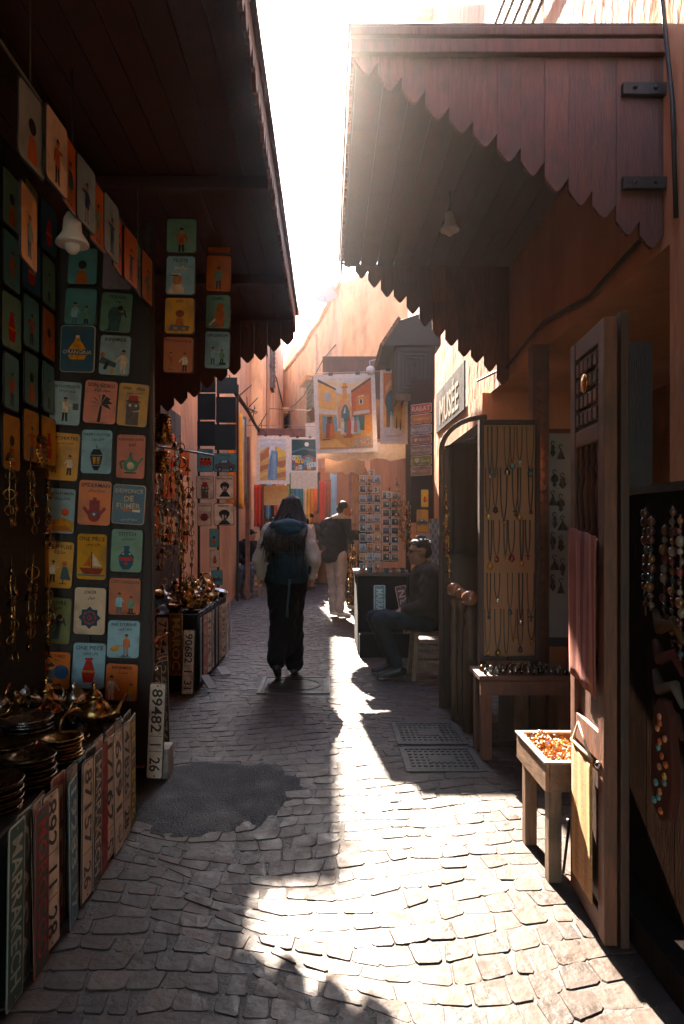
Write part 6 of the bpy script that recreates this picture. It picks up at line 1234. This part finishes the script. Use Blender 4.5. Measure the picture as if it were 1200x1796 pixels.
def head_prims(m, h, fwd, sc_=1.0):
    """h = head centre, fwd = unit facing vector (horizontal)"""
    f = V(fwd).normalized(); r = V((f.y, -f.x, 0)); u = V((0, 0, 1))
    def P_(x, y, z): return h+(r*x+f*y+u*z)*sc_
    ang = (0, 0, math.atan2(f.y, f.x)-math.pi/2)
    m.ell(P_(0, -.012, .03), (.074*sc_, .094*sc_, .088*sc_), ang); m.ell(P_(0, .018, -.035), (.060*sc_, .072*sc_, .082*sc_), ang)
    m.ell(P_(0, .062, -.088), (.028*sc_, .026*sc_, .024*sc_), ang); m.cap(P_(0, .085, .012), P_(0, .108, -.022), .011*sc_, .015*sc_)
    m.ell(P_(0, .088, -.056), (.024*sc_, .012*sc_, .012*sc_), ang); m.ell(P_(0, .078, .032), (.05*sc_, .018*sc_, .014*sc_), ang)
    for s in (-1, 1): m.ell(P_(s*.078, -.012, -.005), (.012*sc_, .022*sc_, .032*sc_), ang)
    m.cap(P_(0, -.022, -.06), P_(0, -.04, -.17), .052*sc_, .056*sc_)
    return P_
def face(P_, e, eyes=True):
    if eyes:
        for s in (-1, 1): m = MB(); m.ell(P_(s*.031, .078, .012), .0115, None, 8, 6, (.03, .02, .015)); m.build('eye', mGlassy, e)
    m = MB(); m.tube([P_(-.022, .096, -.056), P_(0, .101, -.058), P_(.022, .096, -.056)], .003, 5, col=(.2, .06, .05)); m.build('mouth', mSkin, e)
def hand(m, w_, d, n_, s=1.0, curl=.5, thumb=1):
    """palm and five fingers; w_ wrist, d direction of fingers, n_ palm normal"""
    d = V(d).normalized(); n_ = V(n_).normalized(); sd = d.cross(n_).normalized()
    m.cap(w_, w_+d*.045*s, .026*s, .030*s, 10)
    for k, (o_, L) in enumerate(((-.027, .058), (-.009, .068), (.009, .064), (.027, .05))):
        a = w_+d*.07*s+sd*o_*s; b = a+(d*math.cos(curl)+n_*math.sin(curl))*L*.55*s; c = b+(d*math.cos(curl*2)+n_*math.sin(curl*2))*L*.5*s
        m.cap(w_+d*.04*s+sd*o_*.8*s, a, .011*s, .0095*s, 8); m.cap(a, b, .0092*s, .0085*s, 8); m.cap(b, c, .0085*s, .007*s, 8)
    t0 = w_+d*.02*s-sd*.022*s*thumb; t1 = t0+(d*.6-sd*.8*thumb+n_*.3)*.035*s; m.cap(t0, t1, .012*s, .010*s, 8); m.cap(t1, t1+(d*.85-sd*.3*thumb+n_*.4)*.03*s, .010*s, .008*s, 8)
def person(loc, label, J, C_, group=None, vox=.013, extra=None, hairs=None, headf=(0, 1, 0), hs=1.0, kt=.0):
    """J: joint positions in metres relative to loc; C_: colours"""
    L0 = V(loc); e = empty('person', loc, label, 'person', group)
    j = {k: L0+V(v) for k, v in J.items()}
    b = MB(); P_ = head_prims(b, j['head'], headf, hs)
    nb_ = P_(0, -.04, -.17); b.cap(nb_, j['chest'], .055, .13); b.cap(j['chest'], j['pelvis'], .13, .12)
    for s in 'lr':
        b.cap(j['chest'].lerp(j['sh'+s], .5), j['sh'+s], .08, .055); b.cap(j['sh'+s], j['el'+s], .05, .038); b.cap(j['el'+s], j['wr'+s], .038, .027)
        b.cap(j['pelvis'].lerp(j['hip'+s], .5), j['hip'+s], .09, .085); b.cap(j['hip'+s], j['kn'+s], .082, .052); b.cap(j['kn'+s], j['an'+s], .05, .036); b.cap(j['an'+s], j['to'+s], .036, .03)
        d = (j['wr'+s]-j['el'+s]).normalized(); hd = J.get('hd'+s); hn = J.get('hn'+s, (0, -1 if s == 'l' else -1, 0))
        hand(b, j['wr'+s]+d*.01, hd or d, hn, 1.0, .55, 1 if s == 'r' else -1)
    blend(b, 'body', mSkin, vox, 3, C_['skin'], parent=e).location = (0, 0, 0)
    body = e.children[-1]
    fix(body, L0)
    t = MB(); tk = C_.get('tk', 1.0)
    t.cap(j['chest']+V((0, 0, .06)), j['pelvis']+V((0, 0, .02)), .155*tk, .165*tk)
    mid = (j['shl']+j['shr'])/2; t.cap(j['shl'].lerp(mid, .15), j['shr'].lerp(mid, .15), .085*tk, .085*tk)
    t.cap(mid+V((0, 0, .06)), mid, .06, .1)
    for s in 'lr':
        sl_ = C_.get('sleeve', 1.0); t.cap(j['sh'+s], j['el'+s], .078*tk, .066*tk*sl_); t.cap(j['el'+s], j['wr'+s].lerp(j['el'+s], .06), .064*tk*sl_, .044*sl_)
    if extra: extra(t, j, P_)
    fix(blend(t, C_.get('topname', 'jacket'), mKnit, .014, 3, C_['top'], parent=e, lump=.010, colf=C_.get('topf') and (lambda co: C_['topf'](co-L0))), L0)
    q_ = MB(); lw = C_.get('leg', 1.0)
    q_.cap(j['pelvis']+V((0, 0, .05)), j['pelvis']-V((0, 0, .02)), .15, .15)
    for s in 'lr':
        q_.cap(j['pelvis'].lerp(j['hip'+s], .6), j['hip'+s], .12, .105*lw); q_.cap(j['hip'+s], j['kn'+s], .10*lw, .07*lw); q_.cap(j['kn'+s], j['an'+s].lerp(j['kn'+s], .1), .068*lw, C_.get('hem', .058))
    fix(blend(q_, 'trousers', mKnit, .014, 3, C_['legs'], parent=e, lump=.009), L0)
    for s in 'lr':
        sh = MB(); a, tt = j['an'+s], j['to'+s]; d = (tt-a); d.z = 0; d.normalize()
        sh.cap(a+V((0, 0, -.01)), tt, .046, .036); sh.cap(a-d*.03-V((0, 0, .02)), tt+V((0, 0, -.008)), .04, .036)
        lo = min(a.z, tt.z)-.03
        fix(blend(sh, 'shoe', mLeather if not C_.get('sneaker') else mKnit, .011, 2, C_['shoe'], parent=e, colf=(lambda co, lo=lo: C_.get('sole', C_['shoe']) if co.z < lo+.012 else C_['shoe'])), L0)
    return e, j, P_
def fix(o, L0):
    """the mesh was made in world space; move it into the space of its parent Empty"""
    o.data.transform(Matrix.Translation(-L0)); o.location = (0, 0, 0); return o
def hair_cap(e, P_, L0, prims, col, name='hair', mat=None, vox=.010, lump=.006):
    h_ = MB()
    for a, r in prims: h_.ell(P_(*a), r)
    fix(blend(h_, name, mat or mHair, vox, 3, col, parent=e, lump=lump), L0)

# --- the walking woman
L0 = V((-.39, 6.46, 0))
J = dict(head=(.055, .03, 1.575), chest=(.0, .0, 1.24), pelvis=(.0, .0, .94), shl=(-.165, 0, 1.37), shr=(.175, 0, 1.37), ell=(-.255, -.05, 1.09), elr=(.265, -.05, 1.09), wrl=(-.225, .09, .92), wrr=(.235, .09, .92),
 hipl=(-.075, 0, .92), hipr=(.08, 0, .92), knl=(-.07, -.02, .49), knr=(.065, .10, .50), anl=(-.075, -.26, .16), anr=(.07, .02, .075), tol=(-.07, -.10, .04), tor=(.075, .18, .035))
def slouch(t, j, P_):
    for s in 'lr': t.cap(j['el'+s]+V((0, 0, .03)), j['el'+s].lerp(j['wr'+s], .55), .060, .056)
    t.ell(j['pelvis']+V((0, 0, .08)), (.185, .15, .12))
e, j, P_ = person(tuple(L0), 'woman walking away in a pale loose jumper and long black trousers', J, dict(skin=(.35, .15, .09), top=(.40, .33, .29), legs=(.007, .007, .008), shoe=(.02, .018, .018), tk=.96, sleeve=1.03, leg=1.25, hem=.088, topname='jumper', sole=(.20, .06, .035)), hs=1.02, extra=slouch)
m = MB(); m.cap(L0+V((0, 0, .93)), L0+V((0, -.06, .30)), .142, .10); m.cap(L0+V((-.04, -.06, .6)), L0+V((-.07, -.12, .24)), .11, .10); m.cap(L0+V((.05, .02, .6)), L0+V((.065, .0, .22)), .11, .10); fix(blend(m, 'trouser_drape', mKnit, .014, 3, (.007, .007, .008), parent=e, lump=.010), L0)
hair_cap(e, P_, L0, [((0, -.015, .04), (.088, .104, .096)), ((0, -.04, -.02), (.098, .095, .11)), ((0, -.06, -.09), (.108, .085, .10)), ((-.02, -.085, -.16), (.118, .075, .10)), ((-.03, -.15, -.20), (.115, .08, .07))], (.016, .010, .007), lump=.008, vox=.012)
m = MB()
for i in range(190):
    a = RN.uniform(-.16, .14); v0 = RN.uniform(-.03, .10); up = math.sqrt(max(0, 1-(a/.17)**2)); L_ = RN.uniform(.30, .50)-max(0, a)*.8; d_ = RN.uniform(-.03, .03); k_ = RN.uniform(.0, .035); wv = RN.uniform(.008, .022); w0 = RN.uniform(0, 6)
    pts = [P_(a*.25, -.055, .125*up+.005), P_(a*.55, -.105, .06+v0*.3), P_(a*.8, -.135-k_*.3, -.04), P_(a*.95-.01+wv*math.sin(w0), -.17-k_, -.12), P_(a*1.08-.03+wv*math.sin(w0+1.8), -.28-k_, -.18), P_(a*1.15-.04+wv*math.sin(w0+3.4), -.365-k_, -.25), P_(a*1.2-.055+wv*math.sin(w0+5), -.385-k_, -.32), P_(a*1.22-.06+d_+wv*math.sin(w0+6.4), -.37-k_, -L_)]
    m.tube(pts, [.004, .006, .007, .0075, .0075, .007, .0055, .0015], 4, col=RN.choice([(.02, .012, .008), (.04, .022, .013), (.012, .008, .006), (.055, .03, .017)]))
m.build('hair_strand', mHair, e); tag(e.children[-1], kind='stuff')
for s in 'lr':
    c_ = j['wr'+s].lerp(j['el'+s], .12); d_ = (j['wr'+s]-j['el'+s]).normalized(); u_ = d_.orthogonal().normalized(); v_ = d_.cross(u_); m = MB(); m.tube([c_+(u_*math.cos(t*.449)+v_*math.sin(t*.449))*.047 for t in range(14)], .012, 6, True, (.34, .28, .25)); m.build('cuff', mKnit, e)
# backpack carried by the woman
bx = L0+V((.03, -.25, 0)); e = empty('backpack', tuple(bx+V((0, 0, .90))), 'teal hiking backpack worn by the walking woman', 'backpack')
TEAL = (.012, .030, .040)
m = MB(); m.ell(bx+V((0, .02, 1.16)), (.150, .115, .27)); m.ell(bx+V((0, .0, 1.05)), (.155, .125, .17)); m.cap(bx+V((-.10, .03, 1.38)), bx+V((.10, .03, 1.38)), .085, .085); m.cap(bx+V((-.11, .03, .96)), bx+V((.11, .03, .96)), .075, .075)
LB = V((0, 0, 0))+e.location
fix(blend(m, 'main_bag', mKnit, .012, 3, TEAL, parent=e, lump=.006), LB)
m = MB(); m.ell(bx+V((0, .0, 1.41)), (.14, .12, .07)); m.ell(bx+V((0, -.05, 1.37)), (.13, .085, .06)); fix(blend(m, 'top_lid', mKnit, .011, 3, (.016, .045, .06), parent=e, lump=.006), LB)
m = MB(); m.box(bx+V((0, -.105, 1.06)), (.20, .05, .24)); m.ell(bx+V((0, -.115, 1.05)), (.10, .045, .12)); fix(blend(m, 'front_pocket', mKnit, .011, 3, shade(TEAL, .8), parent=e, lump=.005), LB)
for s in (-1, 1):
    m = MB(); m.ell(bx+V((s*.145, .0, 1.02)), (.04, .075, .10)); fix(blend(m, 'side_pocket', mKnit, .012, 3, shade(TEAL, .7), parent=e), LB)
    m = MB(); m.tube([bx+V((s*.10, .08, 1.44)), bx+V((s*.155, .24, 1.475)), bx+V((s*.165, .40, 1.35)), bx+V((s*.20, .36, 1.10)), bx+V((s*.19, .10, .98))], [.02, .026, .026, .02, .014], 8, col=shade(TEAL, .6)); m.build('shoulder_strap', mKnit, e)
    m = MB(); m.tube([bx+V((s*.16, -.02, 1.36)), bx+V((s*.15, -.10, 1.2)), bx+V((s*.13, -.13, 1.0))], .007, 6, col=(.01, .015, .017)); m.build('compression_strap', mKnit, e)
m = MB(); m.tube([bx+V((.02, -.12, .94)), bx+V((.015, -.13, .82)), bx+V((.0, -.12, .70)), bx+V((.0, -.125, .60))], [.012, .011, .011, .014], 6, col=(.03, .06, .07)); m.build('hanging_strap', mKnit, e)
m = MB(); m.tube([bx+V((.05, -.165, 1.26)), bx+V((.06, -.165, 1.12)), bx+V((.04, -.16, 1.0))], .005, 5, col=(.12, .17, .18)); m.build('zip', mIron, e)
m = MB(); m.tube([bx+V((-.03, .06, 1.48)), bx+V((0, .06, 1.53)), bx+V((.03, .06, 1.48))], .008, 6, col=(.01, .015, .017)); m.build('haul_loop', mKnit, e)

# --- the man at the racks
L0 = V((.13, 10.7, 0))
J = dict(head=(.13, .05, 1.69), chest=(.02, .0, 1.32), pelvis=(.0, .0, .97), shl=(-.17, .12, 1.46), shr=(.19, -.12, 1.46), ell=(-.18, .16, 1.17), elr=(.29, -.13, 1.18), wrl=(.02, .30, 1.05), wrr=(.36, .02, 1.02),
 hipl=(-.07, .06, .95), hipr=(.08, -.06, .95), knl=(-.05, .10, .52), knr=(.07, -.03, .52), anl=(-.04, .06, .085), anr=(.05, -.10, .085), tol=(.10, .12, .035), tor=(.20, -.08, .035))
def hood(t, j, P_): t.ell(j['pelvis']+V((0, 0, .0)), (.205, .175, .12)); t.cap(j['pelvis']+V((-.10, .03, -.02)), j['pelvis']+V((.10, -.03, -.02)), .13, .13); t.ell(P_(0, -.10, -.15), (.13, .10, .075)); t.ell(P_(0, -.06, -.13), (.11, .12, .05))
e, j, P_ = person(tuple(L0), 'standing man in dark padded vest, pale hood and light grey trousers browsing the racks', J,
  dict(skin=(.34, .16, .10), top=(.02, .022, .028), legs=(.40, .33, .28), shoe=(.62, .55, .5), tk=1.08, leg=1.15, hem=.075, topname='padded_vest', sneaker=True, topf=lambda c: (.34, .31, .29) if ((c.z > 1.535 and abs(c.x-.07) < .13) or (abs(c.x) > .27 and c.z < 1.2)) else (.018, .02, .026)), headf=(.85, .25, 0), extra=hood, vox=.016)
hair_cap(e, P_, L0, [((0, -.02, .05), (.082, .102, .085)), ((0, -.055, .0), (.078, .06, .075))], (.015, .011, .009))
# companion half hidden beyond him
L0 = V((.42, 11.5, 0))
J2 = dict(J); J2 = {k: (v[0]*.8, v[1], v[2]*.99) for k, v in J.items()}
e, j, P_ = person(tuple(L0), 'person in dark trousers half hidden behind the man in the padded vest', J2, dict(skin=(.34, .16, .10), top=(.03, .032, .04), legs=(.02, .026, .035), shoe=(.25, .2, .17), tk=1.05, leg=1.1), headf=(.5, .8, 0), vox=.02)
hair_cap(e, P_, L0, [((0, -.02, .05), (.082, .1, .085)), ((0, -.05, .0), (.078, .06, .075))], (.012, .01, .01))

# --- the seated stall keeper on the right
L0 = V((.72, 6.4, 0))
J = dict(head=(.135, .0, 1.165), chest=(.20, .0, .86), pelvis=(.22, .0, .56), shl=(.20, -.19, .98), shr=(.20, .19, .98), ell=(.16, -.25, .70), elr=(.16, .25, .70), wrl=(-.02, -.08, .625), wrr=(-.0, .10, .625),
 hipl=(.18, -.10, .53), hipr=(.18, .10, .53), knl=(-.25, -.10, .555), knr=(-.29, .13, .545), anl=(-.06, -.12, .10), anr=(-.10, .12, .10), tol=(-.24, -.12, .04), tor=(-.27, .12, .04), hdl=(-.7, .6, -.3), hdr=(-.7, -.6, -.3), hnl=(0, 0, -1), hnr=(0, 0, -1))
def coll(t, j, P_): t.ell(P_(0, -.07, -.17), (.10, .10, .06)); t.ell(j['pelvis']+V((-.02, 0, .06)), (.19, .20, .13)); t.ell(j['chest']+V((.06, 0, -.05)), (.14, .20, .2))
e, j, P_ = person(tuple(L0), 'man with glasses and grey brown jacket seated on a low wooden stool', J, dict(skin=(.30, .14, .085), top=(.05, .042, .034), legs=(.016, .024, .03), shoe=(.018, .018, .02), sole=(.36, .32, .28), tk=1.05, leg=1.0, hem=.055, sleeve=1.1), headf=(-1, -.12, 0), extra=coll, hs=1.03)
face(P_, e)
hair_cap(e, P_, L0, [((0, -.025, .055), (.095, .080, .08)), ((0, -.062, .005), (.06, .075, .07)), ((0, .03, .09), (.055, .065, .035))], (.012, .010, .009))
m = MB()
for i in range(170):
    th = RN.uniform(-2.6, 2.6); ph = RN.uniform(.05, 1.25); d_ = V((math.sin(th)*math.sin(ph)*.083, -math.cos(th)*math.sin(ph)*.095-.018, math.cos(ph)*.10+.045)); o_ = V((math.sin(th)*math.sin(ph), -math.cos(th)*math.sin(ph), math.cos(ph))); sw = V((RN.uniform(-.6, .6), RN.uniform(-.2, .9), -.3))
    m.tube([P_(*d_), P_(*(d_+o_*.012+sw*.006)), P_(*(d_+o_*.016+sw*.02))], [.005, .0045, .001], 4, col=RN.choice([(.012, .010, .009), (.02, .016, .014), (.008, .007, .006)]))
m.build('hair_strand', mHair, e); tag(e.children[-1], kind='stuff')
for s in 'lr':
    c_ = j['wr'+s].lerp(j['el'+s], .10); d_ = (j['wr'+s]-j['el'+s]).normalized(); u_ = d_.orthogonal().normalized(); v_ = d_.cross(u_); m = MB(); m.tube([c_+(u_*math.cos(t*.449)+v_*math.sin(t*.449))*.046 for t in range(14)], .010, 6, True, (.05, .042, .035)); m.build('cuff', mKnit, e)
m = MB(); m.tube([j['chest']+V((-.165, 0, .10)), j['chest']+V((-.185, 0, -.05)), j['pelvis']+V((-.19, 0, .12))], .008, 6, col=(.02, .02, .02)); m.build('zip', mIron, e)
m = MB()
for s in (-1, 1):
    m.tube([P_(s*.033+.024*math.cos(a), .093, .012+.02*math.sin(a)) for a in [k*math.pi/7 for k in range(14)]], .0028, 5, True, (.01, .01, .01)); m.tube([P_(s*.058, .09, .016), P_(s*.078, .04, .016), P_(s*.08, -.02, .01)], .0028, 5, col=(.01, .01, .01))
m.tube([P_(-.009, .098, .015), P_(.009, .098, .015)], .0028, 5, col=(.01, .01, .01)); m.build('glasses', mPaint, e)
m = MB(); m.ell(P_(0, -.10, -.16), (.10, .11, .075)); m.ell(P_(0, -.03, -.19), (.09, .10, .05)); fix(blend(m, 'hood', mKnit, .012, 3, (.03, .028, .026), parent=e, lump=.006), L0)
def stool(name, cx, cy, w_, h, label, col):
    e = empty(name, (cx, cy, 0), label, 'stool', 'low wooden stools'); 
    for sx in (-1, 1):
        for sy in (-1, 1): m = MB(); m.bar((cx+sx*w_*.56, cy+sy*w_*.56, 0), (cx+sx*w_*.46, cy+sy*w_*.46, h), .042, .042, shade(col, RN.uniform(.8, 1.1))); m.build('leg', mWood, e, bevel=.005)
    for k, z in enumerate((.14, .28)):
        for s in (-1, 1): f = .54-.1*z; m = MB(); m.bar((cx-w_*f, cy+s*w_*f, z*h/.42), (cx+w_*f, cy+s*w_*f, z*h/.42), .022, .03, col); m.build('rung', mWood, e); m = MB(); m.bar((cx+s*w_*f, cy-w_*f, (z+.045)*h/.42), (cx+s*w_*f, cy+w_*f, (z+.045)*h/.42), .022, .03, col); m.build('rung', mWood, e)
    m = MB(); m.box((cx, cy, h+.006), (w_*1.12, w_*1.12, .035), None, shade(col, .9)); m.build('seat', mReed, e, bevel=.012)
stool('wooden_stool', .95, 6.4, .30, .42, 'wooden stool under the seated man in glasses', (.22, .13, .075))

# --- the seated man far left and the distant passers-by
L0 = V((-1.62, 14.0, 0))
J = dict(head=(.05, -.02, 1.24), chest=(.0, .02, .92), pelvis=(.02, .05, .58), shl=(-.16, -.06, 1.04), shr=(.14, .10, 1.04), ell=(-.20, -.16, .76), elr=(.22, -.04, .74), wrl=(.0, -.32, .70), wrr=(.14, -.28, .70),
 hipl=(-.08, .02, .55), hipr=(.12, .06, .55), knl=(-.12, -.38, .56), knr=(.10, -.40, .56), anl=(-.14, -.34, .09), anr=(.08, -.36, .09), tol=(-.16, -.48, .035), tor=(.08, -.5, .035))
def hood2(t, j, P_): t.ell(P_(0, -.10, -.15), (.12, .09, .08))
e, j, P_ = person(tuple(L0), 'man in black hoodie and cap seated by the left wall', J, dict(skin=(.34, .16, .1), top=(.012, .012, .013), legs=(.07, .085, .10), shoe=(.05, .05, .05), tk=1.1, leg=1.05), headf=(.95, -.3, 0), extra=hood2, vox=.02)
hair_cap(e, P_, L0, [((0, -.01, .055), (.088, .1, .075)), ((0, .10, .05), (.06, .06, .012))], (.014, .014, .015), 'cap', mKnit, .012, .001)
stool('wooden_stool', -1.58, 14.08, .34, .44, 'pale wooden stool under the seated man in the black hoodie', (.42, .26, .15))
def walker_J(sway=.0): return dict(head=(0, .02, 1.60), chest=(0, 0, 1.27), pelvis=(0, 0, .94), shl=(-.19, 0, 1.39), shr=(.19, 0, 1.39), ell=(-.25, .03, 1.12), elr=(.25, -.03, 1.12), wrl=(-.24, -.10, .90), wrr=(.24, -.05, .90), hipl=(-.09, 0, .92), hipr=(.09, 0, .92), knl=(-.09, -.10+sway, .50), knr=(.09, .06, .50), anl=(-.09, -.04, .085), anr=(.09, .16, .10), tol=(-.09, -.2, .035), tor=(.09, .02, .04))
for (x, y, lb, tc, lc, hc, f) in ((-.40, 15.6, 'distant man in black cap and T shirt with an orange print', (.014, .014, .016), (.03, .035, .045), (.012, .012, .012), (.1, -1, 0)), (-.56, 15.1, 'distant person with a tan cap partly hidden by the walking woman', (.3, .2, .1), (.12, .1, .09), (.36, .2, .10), (-.4, -.8, 0)), (.46, 12.6, 'distant person with reddish hair beside the hooded man', (.25, .2, .17), (.05, .05, .06), (.16, .06, .03), (.3, -.8, 0))):
    L0 = V((x, y, 0)); e, j, P_ = person(tuple(L0), lb, walker_J(), dict(skin=(.36, .18, .11), top=tc, legs=lc, shoe=(.06, .05, .05), tk=1.0), 'distant passers-by', .022, headf=f)
    hair_cap(e, P_, L0, [((0, -.012, .055), (.088, .1, .075)), ((0, .09, .05), (.06, .06, .012))] if ' cap' in lb else [((0, -.02, .05), (.088, .1, .085)), ((0, -.05, -.03), (.085, .06, .09))], hc, 'cap' if ' cap' in lb else 'hair', mKnit, .012, .002)
    if 'orange' in lb: m = MB(); m.prism(q(.4, .3, .6, .35, .65, .6, .5, .75, .38, .6), 0, .012, (.55, .12, .03), lambda a, t, z: (x+.04+a*.5, y-.19+t, 1.18+z*.4)); m.build('shirt_print', mPrint, e)

# ------------------------------------------------------------------ thin haze volume added for a glow around the sun
if HAZE_DENSITY > 0:
    hz = bpy.data.materials.new('glow haze'); hz.use_nodes = True; t = hz.node_tree; t.nodes.clear()
    pv = t.nodes.new('ShaderNodeVolumePrincipled'); oo = t.nodes.new('ShaderNodeOutputMaterial')
    pv.inputs['Density'].default_value = HAZE_DENSITY; pv.inputs['Color'].default_value = (.95, .90, .86, 1); pv.inputs['Anisotropy'].default_value = HAZE_ANISO
    t.links.new(pv.outputs[0], oo.inputs['Volume'])
    m = MB(); m.bb((-70, -45, -1.0), (70, 130, 12.5)); o = m.build('haze', hz); tag(o, kind='stuff')
bpy.data.scenes.remove(WORK)
